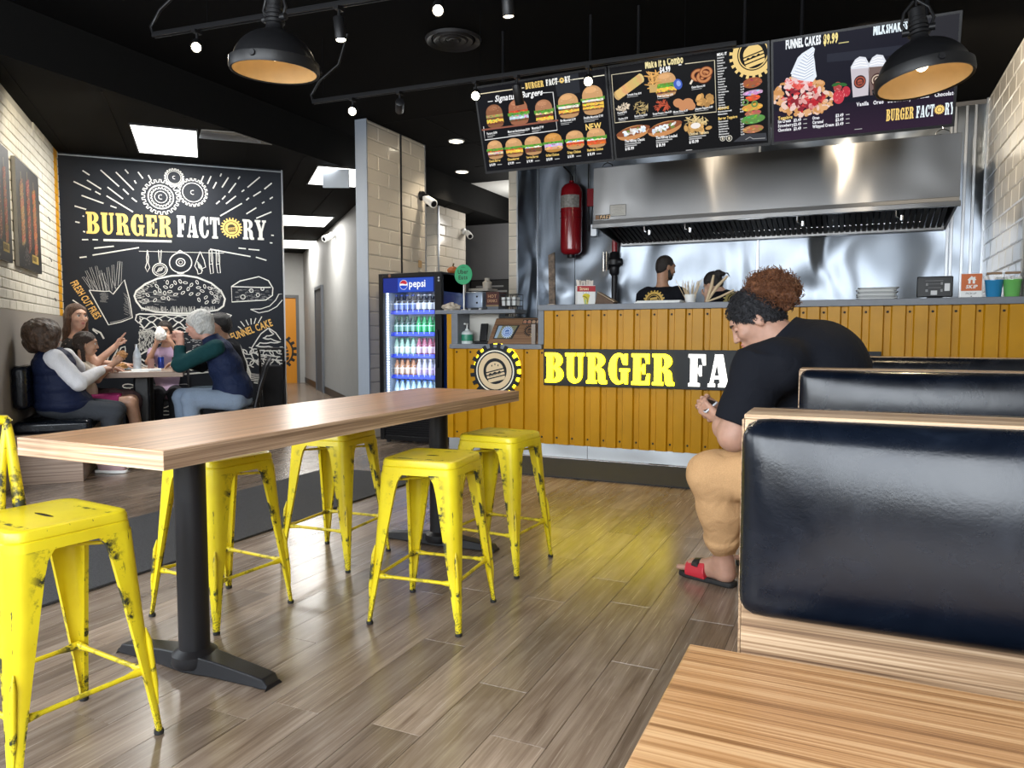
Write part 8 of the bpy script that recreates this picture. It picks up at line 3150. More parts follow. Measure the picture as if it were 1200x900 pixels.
class Head:
 def __init__(s, c, f, u=(0, 0, 1), sc=1.0):
  s.c, s.R, s.sc = np.array(c, float), fr3(f, u), sc

 def P(s, x, y, z):
  return s.c + s.R @ (np.array([x, y, z]) * s.sc)

 def skin(s, S, female=False):
  k, R = s.sc, s.R
  r = lambda *a: tuple(q * k for q in a)
  S.ell(s.P(0, -0.012, 0.028), r(0.074, 0.094, 0.088), R, 0.02)
  S.ell(s.P(0, 0.022, -0.03), r(0.060, 0.070, 0.080), R, 0.025)
  S.ell(s.P(0, 0.040, -0.085), r(0.038, 0.040, 0.030), R, 0.03)
  S.ell(s.P(0, 0.072, 0.036), r(0.045, 0.02, 0.018), R, 0.02)
  for x in (1, -1):
   S.ell(s.P(0.038 * x, 0.064, -0.022), r(0.024, 0.022, 0.022), R, 0.02)
   S.ell(s.P(0.031 * x, 0.098, 0.012), r(0.017, 0.018, 0.011), R, 0.012, 's')
  S.cone(s.P(0, 0.086, 0.018), s.P(0, 0.107, -0.026), 0.0075 * k, 0.0112 * k, 0.012)
  for x in (1, -1):
   S.ell(s.P(0.012 * x, 0.098, -0.030), r(0.009, 0.010, 0.008), R, 0.006)
  S.ell(s.P(0, 0.090, -0.054), r(0.020, 0.012, 0.007), R, 0.008)
  S.ell(s.P(0, 0.088, -0.066), r(0.018, 0.012, 0.007), R, 0.008)
  for x in (1, -1):
   S.ell(s.P(0.076 * x, -0.014, -0.008), r(0.009, 0.020, 0.032), R, 0.006)
   S.ell(s.P(0.085 * x, -0.008, -0.004), r(0.006, 0.011, 0.020), R, 0.004, 's')

 def face_parts(s, parent, brow=(0.03, 0.02, 0.015), lip=(0.45, 0.16, 0.14), lids=None):
  k = s.sc
  Rm = Matrix(s.R.tolist())
  for x in (1, -1):
   p = s.P(0.030 * x, 0.0752, 0.011)
   mb = MB()
   mb.ell(p, 0.0128 * k, 14, 10)
   if lids:
    e = mb.build('eyelid', lids, parent, smooth=180)
    MB().tube([s.P(0.019 * x, 0.0845, 0.005), s.P(0.031 * x, 0.0885, 0.002), s.P(0.043 * x, 0.081, 0.005)], 0.0014 * k, 6).build('eyelashes', M_IRIS, e, smooth=180)
   else:
    e = mb.build('eye', M_EYE, parent, smooth=180)
    q = s.P(0.0305 * x, 0.0848, 0.010)
    MB().ell(q, (0.0072 * k, 0.0042 * k, 0.0072 * k), 12, 8, Rm).build('iris', M_IRIS, e, smooth=180)
    MB().tube([s.P(0.018 * x, 0.084, 0.016), s.P(0.031 * x, 0.0885, 0.0205), s.P(0.044 * x, 0.080, 0.016)], 0.0018 * k, 6).build('eyelashes', M_IRIS, e, smooth=180)
   mb = MB()
   mb.tube([s.P(0.014 * x, 0.092, 0.030), s.P(0.031 * x, 0.091, 0.036), s.P(0.049 * x, 0.079, 0.031)], [0.003 * k, 0.0036 * k, 0.0018 * k], 6)
   mb.build('eyebrow', mat('brow', brow, 0.8), parent, smooth=180)
  mb = MB()
  mb.ell(s.P(0, 0.096, -0.054), (0.019 * k, 0.0075 * k, 0.0052 * k), 14, 8, Rm)
  mb.ell(s.P(0, 0.094, -0.064), (0.017 * k, 0.0075 * k, 0.0058 * k), 14, 8, Rm)
  mb.build('lips', mat('lip', lip, 0.5), parent, smooth=180, kind='stuff')

 def hair(s, name, m, parent, vox, low=-0.03, amp=0.006, freq=60, seed=0, puff=0.0, extra=None, front=0.062, ears=False, line=((0.082, 0.070), (-0.10, -0.10))):
  """cap of hair with the face left open; extra(S) adds locks"""
  S, k, R = Sdf(vox), s.sc, s.R
  r = lambda *a: tuple(q * k for q in a)
  S.ell(s.P(0, -0.022, 0.036), r(0.086 + puff, 0.104 + puff, 0.097 + puff), R, 0.01)
  S.ell(s.P(0, -0.045, -0.01), r(0.080 + puff, 0.075 + puff, 0.085 + puff), R, 0.02)
  S.ell(s.P(0, front + 0.062, -0.034), r(0.098, 0.084, 0.118), R, 0.012, 's')
  if ears:
   for x in (1, -1):
    S.ell(s.P(0.085 * x, 0.02, -0.035), r(0.04, 0.06, 0.062), R, 0.01, 's')
  lo, hi = s.c - 0.4, s.c + 0.4
  (ya, za), (yb, zb) = line or ((0, -9), (-1, -9))
  S.half(s.P(0, ya, za), s.R @ V3(0, za - zb, -(ya - yb)), lo, hi)
  if extra:
   extra(S)
  if low is not None:
   S.half(s.P(0, -0.03, low - 0.05), -s.R[:, 2], lo, hi)
  return S.mesh(name, m, parent, amp, freq, seed)


M_EYE = mat('eye_white', (0.75, 0.73, 0.7), 0.2)
M_IRIS = mat('eye_iris', (0.03, 0.018, 0.01), 0.15)


def hand(S, wrist, d, palm, side, curl=(0.5, 0.6, 0.5), sc=1.0, point=False, thumb_in=0.3, spread=0.06):
 """palm, four unequal bent fingers and a thumb; d = wrist to knuckles, palm = way the palm faces, side = +1/-1 which flank the thumb is on"""
 d = _n(d)
 pn = _n(np.array(palm, float) - d * (np.array(palm, float) @ d))
 lat = np.cross(d, pn) * side
 w = np.array(wrist, float)
 tips = []
 for i, o in enumerate((0.030, 0.011, -0.008, -0.026)):
  kn = w + (d * (0.088 - 0.004 * i * i * 0.5) + lat * o) * sc
  S.cone(w + d * 0.012 * sc + lat * o * 0.55 * sc, kn, 0.015 * sc, 0.0115 * sc, 0.012 * sc)
 for i, (o, ln) in enumerate(zip((0.030, 0.011, -0.008, -0.026), (0.074, 0.082, 0.076, 0.060))):
  p = w + (d * (0.088 - 0.004 * i * i * 0.5) + lat * o) * sc
  c = (0.08, 0.1, 0.08) if (point and i == 0) else curl
  ang = 0.0
  fd = _n(d + lat * spread * (1.2 - i) * 0.8)
  for j, (q, r0, r1) in enumerate(((0.42, 0.0098, 0.0090), (0.32, 0.0090, 0.0082), (0.26, 0.0082, 0.0068))):
   ang += c[j]
   v = fd * math.cos(ang) + pn * math.sin(ang)
   e = p + v * ln * q * sc
   S.cone(p, e, r0 * sc, r1 * sc, 0.004 * sc)
   p = e
  tips.append(p)
 tb = w + (d * 0.022 + lat * 0.026 + pn * 0.006) * sc
 t1 = tb + _n(lat * 0.75 + d * 0.7 + pn * thumb_in) * 0.042 * sc
 t2 = t1 + _n(lat * 0.25 + d * 0.95 + pn * (thumb_in + 0.25)) * 0.032 * sc
 t3 = t2 + _n(d * 1.0 + pn * (thumb_in + 0.3) - lat * 0.05) * 0.024 * sc
 S.chain([tb, t1, t2, t3], [0.0150 * sc, 0.0120 * sc, 0.0105 * sc, 0.0080 * sc], 0.008 * sc)
 return tips


def m_tee(name, col=(0.007, 0.008, 0.012)):
 return m_fabric(name, col, 0.85, 0.35, 11)


def V3(*a):
 return np.array(a, float)


# ---- the big man on the middle booth bench
SK1 = m_skin('skin_warm', (0.42, 0.235, 0.165))


def man_booth():
 t = thing('person', 'person in black t-shirt and tan trousers hunched over a phone on a booth bench', 'person', (-0.05, 3.55, 0.47))
 hd = Head((-0.418, 3.585, 1.262), (-0.80, -0.10, -0.60), (-0.55, 0, 0.83), 1.10)
 LS, RS = V3(-0.34, 3.325, 1.085), V3(-0.32, 3.79, 1.07)
 LE, RE = V3(-0.455, 3.27, 0.765), V3(-0.46, 3.83, 0.76)
 LW, RW_ = V3(-0.535, 3.42, 0.815), V3(-0.56, 3.68, 0.82)
 S = Sdf(0.006)
 hd.skin(S)
 S.cone((-0.26, 3.56, 1.15), hd.P(0, -0.035, -0.06), 0.085, 0.072, 0.03)
 S.ell(hd.P(0, 0.0, -0.10), (0.06, 0.06, 0.045), hd.R, 0.03)
 S.ell((-0.14, 3.555, 1.05), (0.18, 0.22, 0.14), None, 0.05)
 S.ell((-0.05, 3.555, 0.86), (0.22, 0.24, 0.22), None, 0.05)
 S.chain([LS, LE], [0.085, 0.068], 0.03)
 S.chain([LE, LE * 0.45 + LW * 0.55, LW], [0.064, 0.058, 0.037], 0.02)
 S.chain([RS, RE], [0.085, 0.068], 0.03)
 S.chain([RE, RE * 0.45 + RW_ * 0.55, RW_], [0.064, 0.058, 0.037], 0.02)
 hand(S, LW + V3(-0.015, 0.012, 0.01), (-0.72, 0.35, 0.42), (0.35, 0.75, 0.3), 1, (0.5, 0.65, 0.5), 1.08, False, 0.4)
 hand(S, RW_ + V3(-0.01, 0, 0.01), (-0.75, -0.35, 0.35), (0.2, -0.85, 0.3), -1, (0.5, 0.65, 0.5), 1.08, False, 0.4)
 # legs and bare feet
 LK, RK = V3(-0.575, 3.47, 0.55), V3(-0.34, 3.84, 0.56)
 LA, RA = V3(-0.535, 3.590, 0.115), V3(-0.30, 3.87, 0.115)
 for K, A, H in ((LK, LA, V3(0.0, 3.44, 0.60)), (RK, RA, V3(0.02, 3.70, 0.60))):
  S.chain([H, K, K * 0.4 + A * 0.6, A], [0.12, 0.085, 0.062, 0.042], 0.03)
 fd = _n(V3(-0.92, 0.36, 0))
 for A in (LA, RA):
  heel = A - fd * 0.012 + V3(0, 0, -0.055)
  S.cone(A, heel, 0.042, 0.042, 0.02)
  ball = A + fd * 0.165 + V3(0, 0, -0.063)
  S.cone(heel, ball, 0.040, 0.036, 0.03)
  S.cone(A + V3(0, 0, -0.01), ball, 0.040, 0.028, 0.03)
  la = V3(-fd[1], fd[0], 0)
  for i in range(5):
   p = ball + la * (0.034 - 0.017 * i)
   S.cone(p, p + fd * (0.062 - 0.007 * i) + V3(0, 0, -0.008), 0.013, 0.011 if i else 0.014, 0.008)
 S.mesh('body', SK1, t)
 hd.face_parts(t, lids=SK1)
 # chin beard
 B = Sdf(0.006)
 B.ell(hd.P(0, 0.046, -0.096), (0.040, 0.040, 0.030), hd.R, 0.02)
 B.ell(hd.P(0, 0.118, -0.05), (0.05, 0.05, 0.05), hd.R, 0.01, 's')
 B.mesh('beard', m_hair('beard_dark', (0.012, 0.009, 0.008), (0.05, 0.035, 0.03), (90, 90, 90)), t, 0.003, 90, 3)
 # black wool hair and rust coloured curly bun
 hr = m_hair('black_curls', (0.006, 0.006, 0.007), (0.035, 0.035, 0.042), (75, 75, 75), 0.45)
 ho = hd.hair('hair', hr, t, 0.006, None, 0.005, 85, 2, 0.0, None, 0.064, False, ((0.086, 0.052), (-0.10, -0.085)))
 ck = MB()
 rg = random.Random(11)
 vv = [v.co for v in ho.data.vertices]
 for i in range(1100):
  p = V3(*rg.choice(vv))
  d = _n(p - hd.c)
  p = p + d * rg.uniform(-0.002, 0.005)
  a1 = _n(np.cross(d, V3(rg.uniform(-1, 1), rg.uniform(-1, 1), rg.uniform(-1, 1))))
  a2 = np.cross(d, a1)
  rr = rg.uniform(0.004, 0.008)
  ck.tube([tuple(p + a1 * rr * math.cos(q * 1.0) + a2 * rr * math.sin(q * 1.0) + d * 0.0012 * q) for q in range(7)], [0.0019] * 6 + [0.001], 4)
 ck.build('curls', hr, ho, smooth=180, kind='stuff')
 bc_ = V3(-0.345, 3.60, 1.395)
 bun = Sdf(0.006)
 for c, r in (((0, 0, 0), 0.085), ((0.05, 0.02, 0.01), 0.068), ((-0.05, -0.01, 0.015), 0.062), ((0.0, 0.0, 0.05), 0.058), ((0.06, -0.02, -0.035), 0.05), ((-0.03, 0.03, -0.045), 0.06)):
  bun.ell(bc_ + V3(*c), r, None, 0.02)
 rust = m_hair('rust_curls', (0.05, 0.018, 0.008), (0.26, 0.095, 0.035), (70, 70, 70), 0.5)
 bo = bun.mesh('hair_bun', rust, t, 0.014, 62, 5)
 cu = MB()
 rg = random.Random(3)
 for i in range(900):
  th, ph = rg.uniform(0, 2 * PI), math.acos(rg.uniform(-0.75, 1))
  d = V3(math.cos(th) * math.sin(ph), math.sin(th) * math.sin(ph), math.cos(ph))
  p = bc_ + d * V3(0.100, 0.087, 0.086) * rg.uniform(0.88, 1.16)
  a1 = _n(np.cross(d, V3(rg.uniform(-1, 1), rg.uniform(-1, 1), rg.uniform(-1, 1))))
  a2 = np.cross(d, a1)
  rr = rg.uniform(0.006, 0.013)
  n_ = rg.randint(5, 9)
  cu.tube([tuple(p + a1 * rr * math.cos(q * 0.8) + a2 * rr * math.sin(q * 0.8) + d * 0.0042 * q) for q in range(n_)], [0.0016] * (n_ - 1) + [0.0007], 4)
 cu.build('curls', rust, bo, smooth=180, kind='stuff')
 # t-shirt
 T = Sdf(0.007)
 T.ell((-0.145, 3.56, 1.075), (0.20, 0.245, 0.19), None, 0.06)
 T.ell((-0.09, 3.56, 0.95), (0.18, 0.268, 0.24), None, 0.06)
 T.ell((-0.10, 3.56, 0.76), (0.27, 0.272, 0.23), None, 0.06)
 T.ell((-0.27, 3.56, 1.02), (0.14, 0.22, 0.14), None, 0.06)
 for A, E in ((LS, LE), (RS, RE)):
  e2 = A + (E - A) * 0.86
  T.cone(A + V3(0.06, 0, -0.02), A + (E - A) * 0.12, 0.125, 0.118, 0.05)
  T.cone(A, e2, 0.116, 0.108, 0.035, True)
 T.cone((-0.20, 3.56, 1.13), (-0.295, 3.565, 1.20), 0.125, 0.100, 0.03, True)
 T.half((0, 0, 0.60), (0, 0, -1), (-1, 3, 0.3), (1, 4.2, 0.62))
 T.mesh('tshirt', m_tee('black_cotton'), t, 0.0045, 17, 4)
 # trousers
 T = Sdf(0.007)
 T.ell((0.0, 3.56, 0.625), (0.20, 0.265, 0.15), None, 0.05)
 for K, A, H in ((LK, LA, V3(-0.02, 3.44, 0.605)), (RK, RA, V3(0.0, 3.70, 0.605))):
  T.chain([H, H * 0.4 + K * 0.6, K], [0.145, 0.130, 0.108], 0.05)
  m1 = K * 0.62 + A * 0.38 + V3(0.02, 0, 0)
  hem = A * 0.98 + K * 0.02 + V3(0, 0, 0.045)
  T.chain([K, m1, K * 0.25 + A * 0.75 + V3(0.005, 0, 0.02)], [0.106, 0.104, 0.080], 0.04)
  T.cone(K * 0.25 + A * 0.75 + V3(0.005, 0, 0.02), hem + V3(0, 0, 0.02), 0.080, 0.063, 0.03, True)
  T.cone(hem + V3(0, 0, 0.028), hem - V3(0, 0, 0.012), 0.060, 0.058, 0.008, True)
 T.mesh('trousers', m_fabric('tan_jersey', (0.52, 0.31, 0.15), 0.9, 0.45, 12, 300), t, 0.005, 21, 8)
 # slides
 for A in (LA, RA):
  la = V3(-fd[1], fd[0], 0)
  base = A + V3(0, 0, -A[2])
  ol = []
  for u, w in ((-0.065, 0.02), (-0.055, 0.036), (-0.01, 0.042), (0.06, 0.042), (0.13, 0.05), (0.19, 0.050), (0.225, 0.036), (0.238, 0.015)):
   ol.append((u, w))
  lp_ = [tuple((base + fd * u + la * w)[:2]) for u, w in ol] + [tuple((base + fd * u - la * w)[:2]) for u, w in reversed(ol)]
  mb = MB()
  mb.prism(lp_, 0.002, 0.026)
  so = mb.build('slide_sole', M['dark_rubber'], t, bevel=0.006)
  U = Sdf(0.005)
  p0, p1 = base + fd * 0.075 + V3(0, 0, 0.045), base + fd * 0.185 + V3(0, 0, 0.03)
  U.cone(p0, p1, 0.060, 0.052, 0.01, True)
  U.ell(base + fd * 0.10 + V3(0, 0, 0.045), (0.02, 0.02, 0.02), None, 0.01)
  U.half(base + V3(0, 0, 0.018), (0, 0, -1), base - 0.3, base + 0.3)
  U.mesh('slide_strap', mat('red_strap', (0.48, 0.02, 0.035), 0.5), t)
  U = Sdf(0.005)
  U.cone(base + fd * 0.11 + V3(0, 0, 0.046), base + fd * 0.15 + V3(0, 0, 0.042), 0.060, 0.056, 0.01, True)
  U.half(base + V3(0, 0, 0.07), (0, 0, -1), base - 0.3, base + 0.3)
  U.mesh('strap_band', mat('black_strap', (0.012, 0.012, 0.013), 0.5), t)
 return t


man_booth()
ph = thing('phone', 'black phone with a bright edge held by the person in the black shirt', 'phone', (-0.60, 3.50, 0.86))
Pm = Matrix.Translation((-0.610, 3.50, 0.868)) @ Matrix.Rotation(R_(25), 4, 'Z') @ Matrix.Rotation(R_(-42), 4, 'Y')
mb = MB()
mb.T = Pm
mb.box(-0.036, 0.036, -0.075, 0.075, -0.005, 0.005)
mb.build('case', mat('phone_case', (0.5, 0.52, 0.55), 0.3), ph, bevel=0.004)
mb = MB()
mb.T = Pm
mb.box(-0.033, 0.033, -0.071, 0.071, 0.005, 0.0062)
mb.build('glass', M['black_plastic'], ph, smooth=0)

# ---- raised kitchen floor and the two cooks
S('floor_back', MB().box(-3.7, RW, 7.05, 9.03, 0.0, 0.19), M['dark_grey'], smooth=0)


def decal(art, name, m, parent, target, dirv):
 """lay a flat print onto the cloth it is printed on"""
 from mathutils.bvhtree import BVHTree
 me = target.data
 bv = BVHTree.FromPolygons([v.co for v in me.vertices], [tuple(p.vertices) for p in me.polygons])
 dv = Vector(dirv).normalized()
 keep = []
 hits = []
 for p in art.v:
  loc, _n_, _i, _d = bv.ray_cast(Vector(p) - dv * 0.4, dv, 1.0)
  hits.append(loc)
  keep.append(loc is not None)
 lift = {}
 art.v = [tuple((h if h is not None else Vector(p)) - dv * 0.003) for p, h in zip(art.v, hits)]
 q = [(f, c) for f, c in zip(art.f, art.c) if all(keep[i] for i in f)]
 art.f, art.c = [x[0] for x in q], [x[1] for x in q]
 return art.build(name, m, parent)


def dense_ring(a, cx, cy, r0, r1, col, n=48):
 k = max(1, int((r1 - r0) / 0.012))
 for i in range(k):
  a.ring(cx, cy, r0 + (r1 - r0) * i / k, r0 + (r1 - r0) * (i + 1) / k, col, n)


def logo_back(a, r, col):
 dense_ring(a, 0, 0, r * 0.66, r * 0.86, col)
 for i in range(20):
  g = 2 * PI * i / 20
  a.poly([(r * q * math.cos(g + w), r * q * math.sin(g + w)) for q, w in ((0.85, -0.09), (1.0, -0.06), (1.0, 0.06), (0.85, 0.09))], col)
 dense_ring(a, 0, 0, r * 0.52, r * 0.58, col)
 for y0, y1, w in ((0.16, 0.36, 0.34), (0.02, 0.11, 0.42), (-0.12, -0.03, 0.42), (-0.34, -0.18, 0.36)):
  for k in range(6):
   x0, x1 = -w + 2 * w * k / 6, -w + 2 * w * (k + 1) / 6
   a.poly([(r * x0, r * (y0 + 0.15 * x0)), (r * x1, r * (y0 + 0.15 * x1)), (r * x1, r * (y1 + 0.15 * x1)), (r * x0, r * (y1 + 0.15 * x0))], col)


def cook_man():
 bx, by, z0 = -1.80, 7.62, 0.19
 t = thing('person', 'cook with short dark hair and beard, black t-shirt with a gold gear on the back', 'person', (bx, by, z0))
 hd = Head((bx + 0.03, by + 0.015, 1.885), (0.72, 0.66, -0.18), (0, 0, 1), 0.98)
 sk = m_skin('skin_tan', (0.40, 0.22, 0.14))
 S = Sdf(0.008)
 hd.skin(S)
 S.cone((bx, by, 1.66), hd.P(0, -0.03, -0.07), 0.06, 0.055, 0.03)
 S.ell((bx, by, 1.50), (0.17, 0.11, 0.2), None, 0.05)
 S.ell((bx, by, 1.20), (0.15, 0.10, 0.2), None, 0.05)
 tips = {}
 for sx in (1, -1):
  sh, el, wr = V3(bx + 0.19 * sx, by, 1.62), V3(bx + 0.235 * sx, by + 0.03, 1.33), V3(bx + 0.16 * sx, by + 0.24, 1.24)
  S.chain([sh, el, wr], [0.05, 0.042, 0.03], 0.02)
  hand(S, wr, (-0.3 * sx, 0.9, -0.1), (0, 0, -1), sx, (0.4, 0.5, 0.4), 1.0)
  S.chain([V3(bx + 0.09 * sx, by, 1.05), V3(bx + 0.10 * sx, by + 0.02, 0.65), V3(bx + 0.10 * sx, by - 0.01, 0.27)], [0.08, 0.055, 0.04], 0.03)
 S.mesh('body', sk, t)
 hd.face_parts(t)
 hd.hair('hair', m_hair('dark_crop', (0.008, 0.006, 0.006), (0.035, 0.026, 0.022), (90, 90, 90)), t, 0.007, None, 0.002, 90, 1, -0.006, None, 0.062)
 B = Sdf(0.007)
 B.ell(hd.P(0, 0.045, -0.088), (0.05, 0.042, 0.036), hd.R, 0.02)
 for x in (1, -1):
  B.cone(hd.P(0.062 * x, 0.0, -0.02), hd.P(0.045 * x, 0.04, -0.09), 0.012, 0.022, 0.02)
 B.ell(hd.P(0, 0.11, -0.05), (0.045, 0.05, 0.04), hd.R, 0.01, 's')
 B.mesh('beard', m_hair('beard_black', (0.008, 0.006, 0.006), (0.03, 0.025, 0.02), (90, 90, 90)), t, 0.003, 90, 3)
 T = Sdf(0.008)
 T.ell((bx, by, 1.54), (0.205, 0.135, 0.15), None, 0.05)
 T.ell((bx, by, 1.36), (0.185, 0.13, 0.22), None, 0.05)
 T.ell((bx, by + 0.01, 1.16), (0.185, 0.135, 0.18), None, 0.05)
 T.cone((bx, by, 1.60), (bx, by, 1.685), 0.10, 0.075, 0.03, True)
 for sx in (1, -1):
  T.cone((bx + 0.15 * sx, by, 1.625), (bx + 0.19 * sx, by, 1.60), 0.075, 0.078, 0.04)
  T.cone((bx + 0.19 * sx, by, 1.61), (bx + 0.228 * sx, by + 0.02, 1.40), 0.078, 0.074, 0.03, True)
 T.half((0, 0, 1.03), (0, 0, -1), (-3, 7, 0.9), (0, 9, 1.05))
 te = T.mesh('tshirt', m_tee('black_staff_tee'), t, 0.003, 22, 2)
 a = Art(frame((bx - 0.06, by - 0.2, 1.535), (1, 0, 0), (0, 0, 1)), 0.0)
 logo_back(a, 0.118, (0.60, 0.40, 0.10))
 decal(a, 'gear_print', M['print'], te, te, (0, 1, 0))
 T = Sdf(0.009)
 T.ell((bx, by, 1.05), (0.175, 0.125, 0.12), None, 0.04)
 for sx in (1, -1):
  T.chain([V3(bx + 0.09 * sx, by, 1.0), V3(bx + 0.10 * sx, by + 0.02, 0.65), V3(bx + 0.10 * sx, by - 0.01, 0.27)], [0.10, 0.075, 0.06], 0.03)
 T.mesh('trousers', m_tee('black_trousers'), t)
 for sx in (1, -1):
  U = Sdf(0.009)
  U.cone((bx + 0.10 * sx, by - 0.03, z0 + 0.05), (bx + 0.11 * sx, by + 0.15, z0 + 0.04), 0.05, 0.042, 0.02)
  U.half((0, 0, z0), (0, 0, -1), (-3, 7, 0), (0, 9, z0 + 0.02))
  U.mesh('shoe', M['dark_rubber'], t)


cook_man()


def cook_woman():
 bx, by, z0 = -1.08, 7.66, 0.19
 t = thing('person', 'cook with dark hair in a bun, bending forward beside the wooden skewers', 'person', (bx, by, z0))
 hd = Head((bx - 0.225, by + 0.02, 1.705), (-0.72, 0.45, -0.52), (-0.3, 0.1, 0.9), 0.95)
 sk = m_skin('skin_light_tan', (0.52, 0.32, 0.23))
 S = Sdf(0.008)
 hd.skin(S)
 S.cone((bx - 0.10, by + 0.02, 1.58), hd.P(0, -0.03, -0.07), 0.05, 0.048, 0.03)
 S.ell((bx, by, 1.48), (0.16, 0.12, 0.15), None, 0.05)
 S.ell((bx + 0.05, by, 1.22), (0.14, 0.11, 0.2), None, 0.05)
 LSh, LEl, LWr = V3(bx - 0.14, by - 0.15, 1.56), V3(bx - 0.24, by - 0.20, 1.40), V3(bx - 0.255, by - 0.085, 1.57)
 S.chain([LSh, LEl, LWr], [0.042, 0.036, 0.027], 0.02)
 hand(S, LWr, (0.02, 0.12, 0.95), (-0.1, 1, 0), 1, (0.25, 0.35, 0.3), 0.92)
 RSh, REl, RWr = V3(bx - 0.10, by + 0.17, 1.55), V3(bx - 0.22, by + 0.24, 1.34), V3(bx - 0.40, by + 0.16, 1.30)
 S.chain([RSh, REl, RWr], [0.042, 0.036, 0.027], 0.02)
 hand(S, RWr, (-0.9, -0.2, -0.1), (0, 0, -1), -1, (0.4, 0.5, 0.4), 0.92)
 for sy in (1, -1):
  S.chain([V3(bx + 0.07, by + 0.08 * sy, 1.02), V3(bx + 0.04, by + 0.09 * sy, 0.64), V3(bx + 0.06, by + 0.09 * sy, 0.27)], [0.08, 0.055, 0.04], 0.03)
 S.mesh('body', sk, t)
 hd.face_parts(t, lids=sk)

 def locks(S):
  p = hd.P(0.0, -0.125, 0.05)
  S.ell(p, 0.042, None, 0.012)
  S.cone(p, p + V3(0.05, -0.01, -0.005), 0.034, 0.02, 0.01)
  S.chain([p + V3(0.03, 0, 0.01), p + V3(0.09, -0.01, 0.0), p + V3(0.12, -0.01, -0.05)], [0.006, 0.005, 0.003], 0.004)
 hd.hair('hair', m_hair('black_straight', (0.006, 0.005, 0.006), (0.03, 0.025, 0.026), (40, 90, 90)), t, 0.006, None, 0.003, 70, 1, 0.0, locks, 0.055)
 T = Sdf(0.008)
 T.ell((bx - 0.03, by, 1.51), (0.165, 0.19, 0.12), Matrix.Rotation(0.5, 3, 'Y'), 0.05)
 T.ell((bx + 0.05, by, 1.36), (0.155, 0.17, 0.2), None, 0.05)
 T.ell((bx + 0.07, by, 1.16), (0.15, 0.165, 0.18), None, 0.05)
 T.cone((bx - 0.06, by, 1.53), (bx - 0.13, by + 0.01, 1.60), 0.09, 0.065, 0.03, True)
 for A, E in ((LSh, LEl), (RSh, REl)):
  T.cone(A + V3(0.05, 0, 0), A, 0.07, 0.066, 0.04)
  T.cone(A, A + (E - A) * 0.7, 0.066, 0.062, 0.03, True)
 T.half((0, 0, 1.02), (0, 0, -1), (-3, 7, 0.9), (1, 9, 1.05))
 te = T.mesh('tshirt', m_tee('black_staff_shirt'), t, 0.003, 22, 6)
 a = Art(frame((bx + 0.03, by - 0.25, 1.535), (1, 0, 0.10), (-0.1, 0, 1)), 0.0)
 logo_back(a, 0.112, (0.42, 0.34, 0.12))
 decal(a, 'gear_print', M['print'], te, te, (0, 1, 0))
 T = Sdf(0.009)
 T.ell((bx + 0.07, by, 1.03), (0.14, 0.16, 0.12), None, 0.04)
 for sy in (1, -1):
  T.chain([V3(bx + 0.07, by + 0.08 * sy, 1.0), V3(bx + 0.04, by + 0.09 * sy, 0.64), V3(bx + 0.06, by + 0.09 * sy, 0.27)], [0.10, 0.075, 0.06], 0.03)
 T.mesh('trousers', m_tee('black_leggings'), t)
 for sy in (1, -1):
  U = Sdf(0.009)
  U.cone((bx + 0.08, by + 0.09 * sy, z0 + 0.05), (bx - 0.08, by + 0.10 * sy, z0 + 0.04), 0.048, 0.04, 0.02)
  U.half((0, 0, z0), (0, 0, -1), (-3, 7, 0), (1, 9, z0 + 0.02))
  U.mesh('shoe', M['dark_rubber'], t)


cook_woman()


# ---- the family at the dining table; A() is a point by distance along the wall, out from the wall, height
def A(s, t, z):
 p = fa(s, t, z)
 return V3(p.x, p.y, p.z)


dA, dN = V3(AA.x, AA.y, 0), V3(AN.x, AN.y, 0)     # towards the street; towards the middle of the room
UP = V3(0, 0, 1)
RA_ = np.stack([dA, dN, UP], 1)                    # ellipsoid axes along the wall frame
SK2 = m_skin('skin_fair', (0.60, 0.36, 0.27))
SK3 = m_skin('skin_olive', (0.50, 0.29, 0.20))
SK4 = m_skin('skin_ruddy', (0.55, 0.30, 0.23))


def shoe(t, base, d, m, sole, L=0.25, sc=1.0):
 d = _n(d)
 U = Sdf(0.008)
 U.cone(base + d * 0.02 + UP * 0.055, base + d * (L - 0.06) + UP * 0.038, 0.043 * sc, 0.036 * sc, 0.02)
 U.cone(base + UP * 0.095, base + d * 0.10 + UP * 0.055, 0.04 * sc, 0.036 * sc, 0.02)
 U.half(base + UP * 0.022, -UP, base - 0.4, base + 0.4)
 o = U.mesh('shoe', m, t)
 la = np.cross(UP, d)
 ol = [(-0.05, 0.02), (-0.03, 0.036), (0.05, 0.036), (L - 0.10, 0.045), (L - 0.04, 0.036), (L - 0.015, 0.015)]
 lp_ = [tuple((base + d * u + la * w * sc)[:2]) for u, w in ol] + [tuple((base + d * u - la * w * sc)[:2]) for u, w in reversed(ol)]
 MB().prism(lp_, 0.002, 0.028).build('sole', sole, o, bevel=0.006)
 return o


